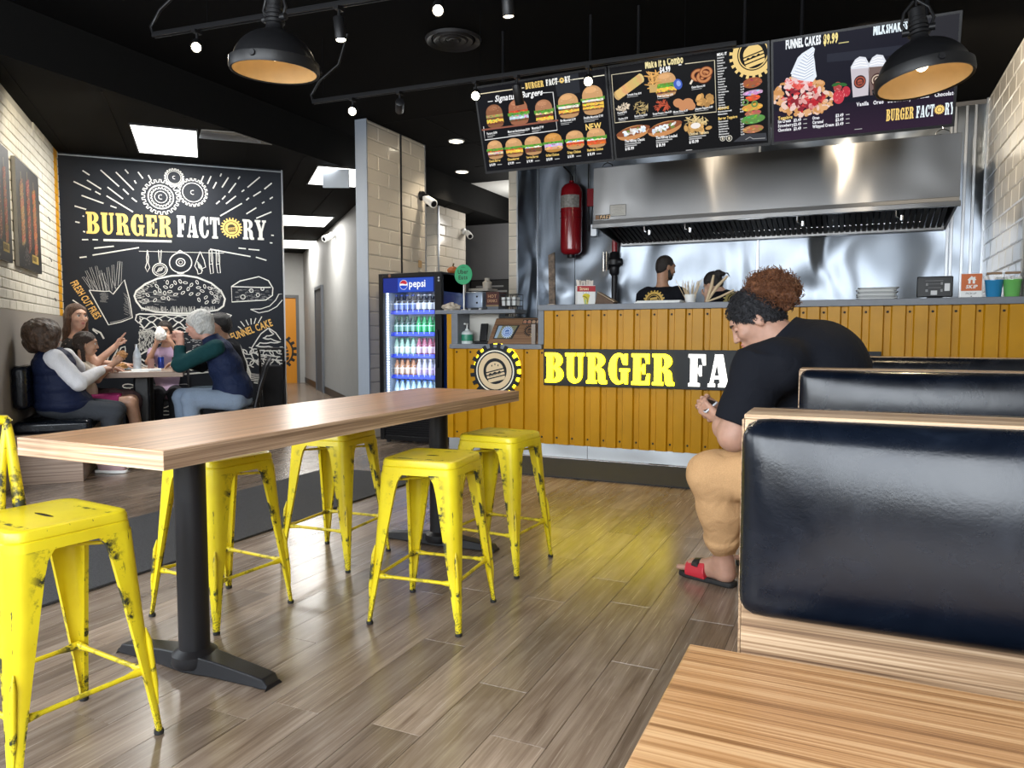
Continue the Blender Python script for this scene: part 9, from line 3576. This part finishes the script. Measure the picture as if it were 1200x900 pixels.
def woman_vest():
 t = thing('person', 'person with bushy brown hair, navy quilted vest and white sleeves on the wall bench', 'person', tuple(A(2.32, 0.34, 0.5)))
 hd = Head(A(2.40, 0.235, 1.185), dN * 0.8 - dA * 0.6 + UP * -0.05, UP, 1.0)
 S = Sdf(0.0075)
 hd.skin(S)
 S.cone(A(2.36, 0.25, 1.02), hd.P(0, -0.03, -0.07), 0.055, 0.05, 0.03)
 S.ell(A(2.34, 0.28, 0.90), (0.17, 0.11, 0.17), RA_, 0.05)
 S.ell(A(2.33, 0.30, 0.68), (0.17, 0.13, 0.17), RA_, 0.05)
 RSh, REl, RWr = A(2.50, 0.30, 1.00), A(2.50, 0.46, 0.80), A(2.10, 0.60, 0.885)
 RWr = A(2.08, 0.60, 0.89)
 LSh, LEl, LWr = A(2.16, 0.33, 1.00), A(2.02, 0.44, 0.82), A(1.80, 0.62, 0.885)
 S.chain([RSh, REl, RWr], [0.055, 0.045, 0.028], 0.02)
 S.chain([LSh, LEl, LWr], [0.055, 0.045, 0.028], 0.02)
 hand(S, RWr, -dA * 0.75 + dN * 0.55 + UP * 0.15, dN * -0.2 - UP, 1, (0.5, 0.6, 0.4), 0.95)
 hand(S, LWr, -dA * 0.5 + dN * 0.7, dA * 0.3 - UP, -1, (0.5, 0.6, 0.4), 0.95)
 for s_ in (2.42, 2.22):
  S.chain([A(s_, 0.32, 0.58), A(s_ - 0.02, 0.70, 0.54), A(s_ - 0.10, 0.62, 0.10)], [0.08, 0.055, 0.04], 0.03)
 S.mesh('body', SK2, t)
 hd.face_parts(t)

 def locks(S):
  S.ell(hd.P(0, -0.04, 0.03), (0.135, 0.145, 0.115), hd.R, 0.02)
  for x in (-1, 1):
   S.ell(hd.P(0.085 * x, -0.045, -0.06), (0.062, 0.095, 0.085), hd.R, 0.03)
  S.ell(hd.P(0, -0.09, -0.06), (0.10, 0.055, 0.075), hd.R, 0.03)
 hd.hair('hair', m_hair('bushy_brown', (0.018, 0.010, 0.007), (0.13, 0.075, 0.045), (38, 38, 24)), t, 0.008, -0.085, 0.012, 42, 7, 0.0, locks, 0.075, False, None)
 navy = m_fabric('navy_quilt', (0.012, 0.018, 0.05), 0.6, 0.4, 14, 200)
 T = Sdf(0.0085)
 T.ell(A(2.345, 0.27, 0.93), (0.225, 0.165, 0.17), RA_, 0.05)
 T.ell(A(2.34, 0.30, 0.76), (0.225, 0.195, 0.19), RA_, 0.05)
 T.ell(A(2.335, 0.33, 0.62), (0.235, 0.225, 0.13), RA_, 0.05)
 T.cone(A(2.35, 0.26, 0.98), A(2.36, 0.25, 1.08), 0.12, 0.085, 0.03, True)
 T.half(A(2.3, 0.3, 0.515), -UP, A(2.3, 0.3, 0.5) - 0.6, A(2.3, 0.3, 0.53) + 0.6)
 for Sh in (RSh, LSh):
  T.ell(Sh + (Sh - A(2.34, 0.30, 1.0)) * 0.5, (0.06, 0.07, 0.085), RA_, 0.01, 's')
 T.mesh('quilted_vest', navy, t, 0.003, 25, 3, ((0, 0, 1), 0.072, 0.009))
 W = m_fabric('white_knit', (0.72, 0.72, 0.75), 0.85, 0.3, 14)
 T = Sdf(0.0075)
 for Sh, El, Wr in ((RSh, REl, RWr), (LSh, LEl, LWr)):
  T.chain([Sh, El], [0.083, 0.068], 0.03)
  w1 = El + (Wr - El) * 0.92
  T.cone(El, w1, 0.068, 0.042, 0.03, True)
 T.mesh('sleeves', W, t, 0.004, 26, 5, kind='stuff')
 T = Sdf(0.0085)
 T.ell(A(2.33, 0.32, 0.575), (0.21, 0.20, 0.085), RA_, 0.04)
 for s_ in (2.42, 2.22):
  T.chain([A(s_, 0.34, 0.58), A(s_ - 0.02, 0.71, 0.54)], [0.098, 0.076], 0.04)
  T.cone(A(s_ - 0.02, 0.70, 0.54), A(s_ - 0.10, 0.62, 0.13), 0.076, 0.06, 0.03, True)
 T.mesh('trousers', m_fabric('charcoal_trousers', (0.05, 0.055, 0.065), 0.9, 0.4, 12), t, 0.003, 22, 2)
 for s_ in (2.40, 2.20):
  shoe(t, A(s_ - 0.10, 0.585, 0.0), dN * 0.87 + dA * 0.45, mat('pink_trainer', (0.42, 0.27, 0.28), 0.7), M['white_plastic'])


woman_vest()


def young_woman():
 t = thing('person', 'young person with long brown hair and dark floral top, pointing a finger', 'person', tuple(A(1.52, 0.34, 0.5)))
 hd = Head(A(1.54, 0.34, 1.365), dN * 0.62 + dA * 0.78 + UP * -0.02, UP, 1.0)
 S = Sdf(0.006)
 hd.skin(S)
 S.cone(A(1.53, 0.32, 1.16), hd.P(0, -0.03, -0.07), 0.052, 0.046, 0.03)
 S.ell(A(1.52, 0.31, 1.06), (0.16, 0.095, 0.14), RA_, 0.05)
 S.ell(A(1.52, 0.31, 0.80), (0.14, 0.11, 0.22), RA_, 0.05)
 RSh, REl, RWr = A(1.69, 0.36, 1.12), A(1.72, 0.50, 0.93), A(1.60, 0.66, 1.09)
 LSh, LEl, LWr = A(1.36, 0.33, 1.12), A(1.30, 0.46, 0.92), A(1.30, 0.70, 0.90)
 S.chain([RSh, REl, RWr], [0.047, 0.038, 0.026], 0.02)
 S.chain([LSh, LEl, LWr], [0.047, 0.038, 0.026], 0.02)
 hand(S, RWr, dN * 0.45 + UP * 0.85, dN * 0.5 - UP * 0.35 - dA * 0.2, -1, (1.1, 1.2, 0.6), 0.95, True)
 hand(S, LWr, dN, -UP, -1, (0.3, 0.4, 0.3), 0.92)
 for s_ in (1.60, 1.43):
  S.chain([A(s_, 0.34, 0.60), A(s_, 0.80, 0.58), A(s_, 0.78, 0.10)], [0.085, 0.058, 0.04], 0.03)
 S.mesh('body', SK2, t)
 hd.face_parts(t, (0.05, 0.03, 0.02), (0.5, 0.17, 0.16))

 def locks(S):
  for x in (-1, 1):
   S.chain([hd.P(0.060 * x, 0.0, 0.07), hd.P(0.083 * x, 0.0, -0.02), hd.P(0.084 * x, -0.03, -0.13), hd.P(0.085 * x, -0.04, -0.23), hd.P(0.085 * x, -0.03, -0.30)], [0.028, 0.022, 0.030, 0.030, 0.018], 0.02)
  S.chain([hd.P(0, -0.09, 0.0), hd.P(0, -0.085, -0.14), hd.P(0, -0.075, -0.26)], [0.068, 0.07, 0.055], 0.03)
 hd.hair('hair', m_hair('chestnut', (0.045, 0.02, 0.011), (0.16, 0.085, 0.05), (70, 70, 9)), t, 0.006, None, 0.003, 45, 3, -0.002, locks, 0.046, False, None)
 fl_ = bpy.data.materials.new('dark_floral')
 n_ = NT(fl_)
 vo = n_.new('ShaderNodeTexVoronoi')
 vo.inputs['Scale'].default_value = 34
 n_.link(n_.coords((1, 1, 1), 'World').outputs[0], vo.inputs['Vector'])
 n_.set(Base_Color=n_.ramp(vo.outputs['Distance'], [(0.22, (0.35, 0.27, 0.25)), (0.30, (0.014, 0.013, 0.016))]), Roughness=0.8)
 T = Sdf(0.0075)
 T.ell(A(1.525, 0.315, 1.05), (0.185, 0.125, 0.14), RA_, 0.05)
 T.ell(A(1.52, 0.32, 0.86), (0.165, 0.135, 0.22), RA_, 0.05)
 T.ell(A(1.52, 0.33, 0.64), (0.185, 0.165, 0.15), RA_, 0.05)
 for Sh, El in ((RSh, REl), (LSh, LEl)):
  T.cone(Sh, Sh + (El - Sh) * 0.6, 0.068, 0.064, 0.03, True)
 T.ell(A(1.54, 0.40, 1.19), (0.09, 0.07, 0.06), RA_, 0.01, 's')
 T.mesh('floral_top', fl_, t, 0.003, 26, 3)
 T = Sdf(0.0085)
 T.ell(A(1.52, 0.34, 0.58), (0.18, 0.18, 0.085), RA_, 0.04)
 for s_ in (1.60, 1.43):
  T.chain([A(s_, 0.36, 0.60), A(s_, 0.80, 0.58)], [0.10, 0.075], 0.04)
  T.cone(A(s_, 0.80, 0.58), A(s_, 0.78, 0.12), 0.075, 0.055, 0.03, True)
 T.mesh('trousers', m_fabric('dark_plum_skirt', (0.05, 0.03, 0.035), 0.9, 0.4, 12), t, 0.003, 22, 2)
 for s_ in (1.60, 1.43):
  shoe(t, A(s_, 0.77, 0.0), dN, M['black_satin'], M['dark_rubber'])


young_woman()


def girl_braid():
 t = thing('person', 'small child with a dark braid and cream top, eating at the table', 'person', tuple(A(1.93, 0.42, 0.5)))
 hd = Head(A(1.90, 0.455, 1.115), dN * 0.95 - dA * 0.1 + UP * -0.12, UP, 0.88)
 S = Sdf(0.006)
 hd.skin(S)
 S.cone(A(1.92, 0.43, 0.96), hd.P(0, -0.03, -0.07), 0.04, 0.038, 0.02)
 S.ell(A(1.93, 0.41, 0.84), (0.11, 0.08, 0.13), RA_, 0.04)
 S.ell(A(1.93, 0.41, 0.64), (0.11, 0.095, 0.14), RA_, 0.04)
 RSh, REl, RWr = A(2.05, 0.43, 0.90), A(2.06, 0.55, 0.80), A(1.97, 0.68, 0.945)
 LSh, LEl, LWr = A(1.81, 0.43, 0.90), A(1.78, 0.54, 0.84), A(1.84, 0.69, 0.945)
 S.chain([RSh, REl, RWr], [0.036, 0.031, 0.022], 0.02)
 S.chain([LSh, LEl, LWr], [0.036, 0.031, 0.022], 0.02)
 hand(S, RWr, dN * 0.6 + UP * 0.6 - dA * 0.2, -dA + dN * 0.3, 1, (0.5, 0.7, 0.5), 0.75)
 hand(S, LWr, dN * 0.6 + UP * 0.6 + dA * 0.2, dA + dN * 0.3, -1, (0.5, 0.7, 0.5), 0.75)
 for s_, k in ((2.02, 0.02), (1.84, 0.0)):
  S.chain([A(s_, 0.44, 0.58), A(s_ + k, 0.80, 0.585), A(s_ + k, 0.86, 0.26)], [0.068, 0.052, 0.034], 0.03)
 S.mesh('body', SK3, t)
 hd.face_parts(t)

 def locks(S):
  pts = [hd.P(0.075, -0.045, -0.03), hd.P(0.085, -0.02, -0.085), hd.P(0.085, -0.01, -0.14), hd.P(0.08, 0.0, -0.19), hd.P(0.075, 0.01, -0.235)]
  S.ell(pts[0], 0.03, None, 0.01)
  for a, b in zip(pts, pts[1:]):
   for f in (0.0, 0.5):
    S.ell(a + (b - a) * f, (0.02, 0.02, 0.017), None, 0.006)
  S.cone(pts[-1], pts[-1] - UP * 0.05, 0.012, 0.006, 0.005)
 hd.hair('hair', m_hair('dark_brown_tied', (0.012, 0.008, 0.007), (0.06, 0.035, 0.028), (60, 60, 60)), t, 0.006, None, 0.003, 60, 3, 0.0, locks)
 T = Sdf(0.007)
 T.ell(A(1.93, 0.41, 0.85), (0.135, 0.105, 0.13), RA_, 0.04)
 T.ell(A(1.93, 0.415, 0.69), (0.135, 0.12, 0.15), RA_, 0.04)
 for Sh, El in ((RSh, REl), (LSh, LEl)):
  T.cone(Sh, Sh + (El - Sh) * 0.6, 0.055, 0.05, 0.03, True)
 T.mesh('cream_top', m_fabric('cream_jersey', (0.62, 0.55, 0.47), 0.9, 0.3, 14), t, 0.003, 26, 3)
 T = Sdf(0.007)
 T.ell(A(1.93, 0.44, 0.585), (0.15, 0.14, 0.075), RA_, 0.03)
 for s_ in (2.02, 1.84):
  T.cone(A(s_, 0.45, 0.585), A(s_ + 0.015, 0.72, 0.59), 0.082, 0.068, 0.03, True)
 T.mesh('magenta_shorts', m_fabric('magenta_jersey', (0.32, 0.03, 0.13), 0.85, 0.3, 14), t, 0.003, 26, 3)
 T = Sdf(0.008)
 T.ell(A(1.76, 0.62, 0.62), (0.10, 0.16, 0.08), RA_, 0.05)
 T.ell(A(1.72, 0.76, 0.57), (0.10, 0.12, 0.11), RA_, 0.05)
 T.mesh('tulle_skirt', m_fabric('dusky_tulle', (0.10, 0.06, 0.062), 0.95, 0.5, 20), t, 0.008, 32, 6)
 for s_, k in ((2.02, 0.02), (1.84, 0.0)):
  b = A(s_ + k, 0.86, 0.17)
  U = Sdf(0.007)
  U.cone(b + UP * 0.04, b + dN * 0.12, 0.034, 0.028, 0.02)
  U.mesh('shoe', mat('grey_canvas_shoe', (0.2, 0.2, 0.22), 0.8), t)


girl_braid()
crumple('burger_in_hand', tuple(A(1.905, 0.735, 0.985)), 0.045, mat('toasted_bun', (0.45, 0.22, 0.08), 0.6, noise=0.3), 'small toasted burger held in the hands of the child with the braid', 'burger', 21, 0.8)


def girl_tissue():
 t = thing('person', 'small child in a lavender top holding a white tissue to the face', 'person', tuple(A(0.40, 1.05, 0.46)))
 hd = Head(A(0.46, 1.035, 1.235), dA * 0.97 - dN * 0.1 + UP * -0.12, UP, 0.90)
 S = Sdf(0.0065)
 hd.skin(S)
 S.cone(A(0.42, 1.04, 1.08), hd.P(0, -0.03, -0.07), 0.04, 0.038, 0.02)
 S.ell(A(0.40, 1.04, 0.95), (0.08, 0.11, 0.13), RA_, 0.04)
 S.ell(A(0.40, 1.04, 0.72), (0.095, 0.11, 0.18), RA_, 0.04)
 RSh, REl, RWr = A(0.42, 0.91, 1.02), A(0.58, 0.87, 0.90), A(0.60, 0.955, 1.10)
 LSh, LEl, LWr = A(0.42, 1.17, 1.02), A(0.57, 1.21, 0.91), A(0.61, 1.10, 1.12)
 S.chain([RSh, REl, RWr], [0.036, 0.031, 0.022], 0.02)
 S.chain([LSh, LEl, LWr], [0.036, 0.031, 0.022], 0.02)
 hand(S, RWr, UP * 0.9 + dN * 0.2, -dA * 0.9 + dN * 0.3, -1, (0.4, 0.6, 0.5), 0.75)
 hand(S, LWr, UP * 0.9 - dN * 0.3, -dA * 0.9 - dN * 0.3, 1, (0.4, 0.6, 0.5), 0.75)
 for k in (-0.08, 0.08):
  S.chain([A(0.42, 1.04 + k, 0.55), A(0.74, 1.04 + k, 0.56), A(0.78, 1.04 + k, 0.22)], [0.07, 0.052, 0.036], 0.03)
 S.mesh('body', SK3, t)
 hd.face_parts(t, (0.02, 0.015, 0.012))

 def locks(S):
  for x in (-1, 1):
   S.chain([hd.P(0.07 * x, -0.02, 0.0), hd.P(0.075 * x, -0.05, -0.08)], [0.03, 0.02], 0.02)
 hd.hair('hair', m_hair('black_parted', (0.009, 0.007, 0.007), (0.045, 0.032, 0.028), (60, 60, 30)), t, 0.0065, None, 0.003, 60, 3, 0.0, locks, 0.050, False, None)
 T = Sdf(0.007)
 T.ell(A(0.40, 1.04, 0.95), (0.10, 0.135, 0.13), RA_, 0.04)
 T.ell(A(0.40, 1.04, 0.74), (0.115, 0.135, 0.19), RA_, 0.04)
 T.ell(A(0.42, 1.04, 0.56), (0.15, 0.15, 0.09), RA_, 0.04)
 for Sh, El in ((RSh, REl), (LSh, LEl)):
  T.cone(Sh, Sh + (El - Sh) * 0.5, 0.052, 0.048, 0.03, True)
 T.mesh('lavender_top', m_fabric('lavender_jersey', (0.45, 0.33, 0.47), 0.9, 0.3, 14), t, 0.003, 26, 3)
 T = Sdf(0.008)
 for k in (-0.08, 0.08):
  T.cone(A(0.44, 1.04 + k, 0.555), A(0.75, 1.04 + k, 0.56), 0.083, 0.064, 0.03)
  T.cone(A(0.75, 1.04 + k, 0.56), A(0.78, 1.04 + k, 0.26), 0.064, 0.048, 0.03, True)
 T.mesh('leggings', m_fabric('dark_leggings', (0.03, 0.03, 0.035), 0.9, 0.3, 14), t)
 for k in (-0.08, 0.08):
  U = Sdf(0.007)
  b = A(0.78, 1.04 + k, 0.15)
  U.cone(b + UP * 0.04, b + dA * 0.12, 0.034, 0.028, 0.02)
  o = U.mesh('shoe', mat('dark_trainer', (0.05, 0.05, 0.06), 0.8), t)
  MB().tube([tuple(b - dA * 0.02 - UP * 0.025), tuple(b + dA * 0.14 - UP * 0.025)], 0.028, 10).build('sole', M['white_plastic'], o, smooth=40)


girl_tissue()
crumple('paper_tissue', tuple(A(0.665, 1.0, 1.14)), 0.055, M['white_paper'], 'white tissue held to the mouth by the child in lavender', 'tissue', 31, 1.3)


def old_man():
 t = thing('person', 'person with thick grey hair, navy vest and dark green sleeves, hands clasped', 'person', tuple(A(1.76, 1.70, 0.46)))
 hd = Head(A(1.745, 1.385, 1.285), -dN * 0.93 - dA * 0.25 + UP * -0.25, UP * 0.9 - dN * 0.25, 1.06)
 S = Sdf(0.0065)
 hd.skin(S)
 S.cone(A(1.76, 1.50, 1.12), hd.P(0, -0.03, -0.07), 0.06, 0.055, 0.03)
 S.ell(A(1.76, 1.56, 1.0), (0.17, 0.12, 0.15), RA_, 0.05)
 S.ell(A(1.76, 1.66, 0.77), (0.15, 0.11, 0.19), RA_, 0.04)
 LSh, LEl, LWr = A(1.955, 1.54, 1.075), A(1.885, 1.215, 0.905), A(1.80, 1.235, 1.135)
 RSh, REl, RWr = A(1.57, 1.54, 1.075), A(1.62, 1.215, 0.905), A(1.70, 1.215, 1.135)
 S.chain([LSh, LEl, LWr], [0.055, 0.045, 0.030], 0.02)
 S.chain([RSh, REl, RWr], [0.055, 0.045, 0.030], 0.02)
 hand(S, LWr, UP * 0.85 - dA * 0.25 - dN * 0.2, -dA * 0.9 + dN * 0.2, 1, (0.75, 0.9, 0.5), 1.0)
 hand(S, RWr, UP * 0.85 + dA * 0.25 - dN * 0.2, dA * 0.9 + dN * 0.2, -1, (0.75, 0.9, 0.5), 1.0)
 for s_, kz, tk in ((1.90, 0.60, 1.30), (1.62, 0.60, 1.22)):
  S.chain([A(s_, 1.68, 0.56), A(s_, tk, kz), A(s_ + 0.02, tk + 0.03, 0.1)], [0.06, 0.055, 0.04], 0.02)
 S.mesh('body', SK4, t)
 hd.face_parts(t, (0.35, 0.33, 0.3), (0.42, 0.2, 0.17))

 def locks(S):
  S.ell(hd.P(0, -0.045, 0.045), (0.105, 0.108, 0.098), hd.R, 0.02)
  S.ell(hd.P(0, -0.095, -0.03), (0.075, 0.045, 0.075), hd.R, 0.03)
  for x in (-1, 1):
   S.cone(hd.P(0.07 * x, 0.01, 0.03), hd.P(0.075 * x, -0.02, -0.06), 0.03, 0.02, 0.02)
 hd.hair('hair', m_hair('silver_grey', (0.36, 0.36, 0.35), (0.78, 0.78, 0.75), (60, 60, 22)), t, 0.0065, -0.07, 0.007, 50, 3, 0.004, locks, 0.056, False, None)
 navy = m_fabric('navy_padded', (0.012, 0.02, 0.055), 0.65, 0.5, 15, 200)
 T = Sdf(0.008)
 T.ell(A(1.76, 1.565, 1.03), (0.205, 0.145, 0.14), RA_, 0.05)
 T.ell(A(1.76, 1.63, 0.88), (0.21, 0.165, 0.18), RA_, 0.05)
 T.ell(A(1.76, 1.69, 0.66), (0.228, 0.19, 0.21), RA_, 0.05)
 T.cone(A(1.76, 1.54, 1.08), A(1.755, 1.49, 1.185), 0.11, 0.082, 0.03, True)
 T.half(A(1.76, 1.7, 0.515), -UP, A(1.76, 1.7, 0.45) - 0.6, A(1.76, 1.7, 0.53) + 0.6)
 T.mesh('padded_vest', navy, t, 0.004, 22, 3, ((0.45 * dA[0] + 0.5 * dN[0], 0.45 * dA[1] + 0.5 * dN[1], 0.75), 0.105, 0.005))
 T = Sdf(0.0075)
 for Sh, El, Wr in ((LSh, LEl, LWr), (RSh, REl, RWr)):
  T.chain([Sh, El], [0.082, 0.066], 0.03)
  T.cone(El, El + (Wr - El) * 0.8, 0.066, 0.046, 0.03, True)
 T.mesh('sleeves', m_fabric('dark_teal_knit', (0.008, 0.045, 0.05), 0.85, 0.4, 14), t, 0.004, 24, 5, kind='stuff')
 T = Sdf(0.008)
 T.ell(A(1.76, 1.72, 0.545), (0.185, 0.15, 0.085), RA_, 0.04)
 for s_, kz, tk in ((1.90, 0.60, 1.30), (1.62, 0.60, 1.22)):
  T.chain([A(s_, 1.70, 0.56), A(s_, tk, kz - 0.01)], [0.105, 0.084], 0.04)
  T.cone(A(s_, tk, kz - 0.01), A(s_ + 0.02, tk + 0.03, 0.13), 0.084, 0.062, 0.03, True)
 T.mesh('jeans', m_fabric('pale_denim', (0.22, 0.28, 0.37), 0.9, 0.4, 12), t, 0.003, 22, 2)
 for s_, tk in ((1.90, 1.30), (1.62, 1.22)):
  shoe(t, A(s_ + 0.02, tk + 0.05, 0.0), -dN, M['black_satin'], M['dark_rubber'])


old_man()


def person_black():
 t = thing('person', 'person with short black hair in black, mostly behind the grey-haired man', 'person', tuple(A(1.12, 1.72, 0.46)))
 hd = Head(A(1.10, 1.58, 1.30), -dN * 0.9 + dA * 0.1 + UP * -0.1, UP, 1.0)
 S = Sdf(0.0075)
 hd.skin(S)
 S.cone(A(1.12, 1.65, 1.12), hd.P(0, -0.03, -0.07), 0.055, 0.05, 0.03)
 S.ell(A(1.12, 1.68, 1.0), (0.16, 0.11, 0.15), RA_, 0.05)
 S.ell(A(1.12, 1.70, 0.75), (0.15, 0.12, 0.2), RA_, 0.05)
 LSh, LEl, LWr = A(1.30, 1.66, 1.06), A(1.30, 1.42, 0.88), A(1.22, 1.20, 0.905)
 RSh, REl, RWr = A(0.94, 1.66, 1.06), A(0.94, 1.44, 0.88), A(1.0, 1.20, 0.905)
 for a, b, c in ((LSh, LEl, LWr), (RSh, REl, RWr)):
  S.chain([a, b, c], [0.05, 0.042, 0.028], 0.02)
 hand(S, LWr, -dN * 0.95, -UP, 1, (0.4, 0.5, 0.4), 0.95)
 hand(S, RWr, -dN * 0.95, -UP, -1, (0.4, 0.5, 0.4), 0.95)
 for s_ in (1.22, 1.02):
  S.chain([A(s_, 1.74, 0.56), A(s_, 1.33, 0.58), A(s_, 1.35, 0.1)], [0.085, 0.06, 0.04], 0.03)
 S.mesh('body', SK3, t)
 hd.face_parts(t)

 def locks(S):
  S.ell(hd.P(0, -0.06, 0.0), (0.088, 0.075, 0.10), hd.R, 0.03)
 hd.hair('hair', m_hair('black_hair', (0.005, 0.005, 0.006), (0.022, 0.021, 0.024), (60, 60, 30)), t, 0.007, -0.06, 0.004, 55, 3, 0.002, locks)
 T = Sdf(0.008)
 T.ell(A(1.12, 1.68, 1.02), (0.195, 0.13, 0.14), RA_, 0.05)
 T.ell(A(1.12, 1.71, 0.84), (0.19, 0.145, 0.2), RA_, 0.05)
 T.ell(A(1.12, 1.73, 0.64), (0.195, 0.16, 0.17), RA_, 0.05)
 T.cone(A(1.12, 1.67, 1.05), A(1.12, 1.65, 1.14), 0.10, 0.075, 0.03, True)
 for a, b, c in ((LSh, LEl, LWr), (RSh, REl, RWr)):
  T.chain([a, b], [0.073, 0.062], 0.03)
  T.cone(b, b + (c - b) * 0.85, 0.062, 0.042, 0.03, True)
 T.mesh('black_jacket', m_tee('black_jacket_cloth'), t, 0.003, 22, 2)
 T = Sdf(0.008)
 T.ell(A(1.12, 1.73, 0.56), (0.18, 0.16, 0.10), RA_, 0.04)
 for s_ in (1.22, 1.02):
  T.chain([A(s_, 1.72, 0.56), A(s_, 1.33, 0.57)], [0.10, 0.08], 0.04)
  T.cone(A(s_, 1.33, 0.57), A(s_, 1.35, 0.13), 0.08, 0.06, 0.03, True)
 T.mesh('trousers', m_fabric('slate_denim', (0.05, 0.07, 0.09), 0.9, 0.4, 12), t)
 for s_ in (1.22, 1.02):
  shoe(t, A(s_, 1.38, 0.0), -dN, M['black_satin'], M['dark_rubber'])


person_black()
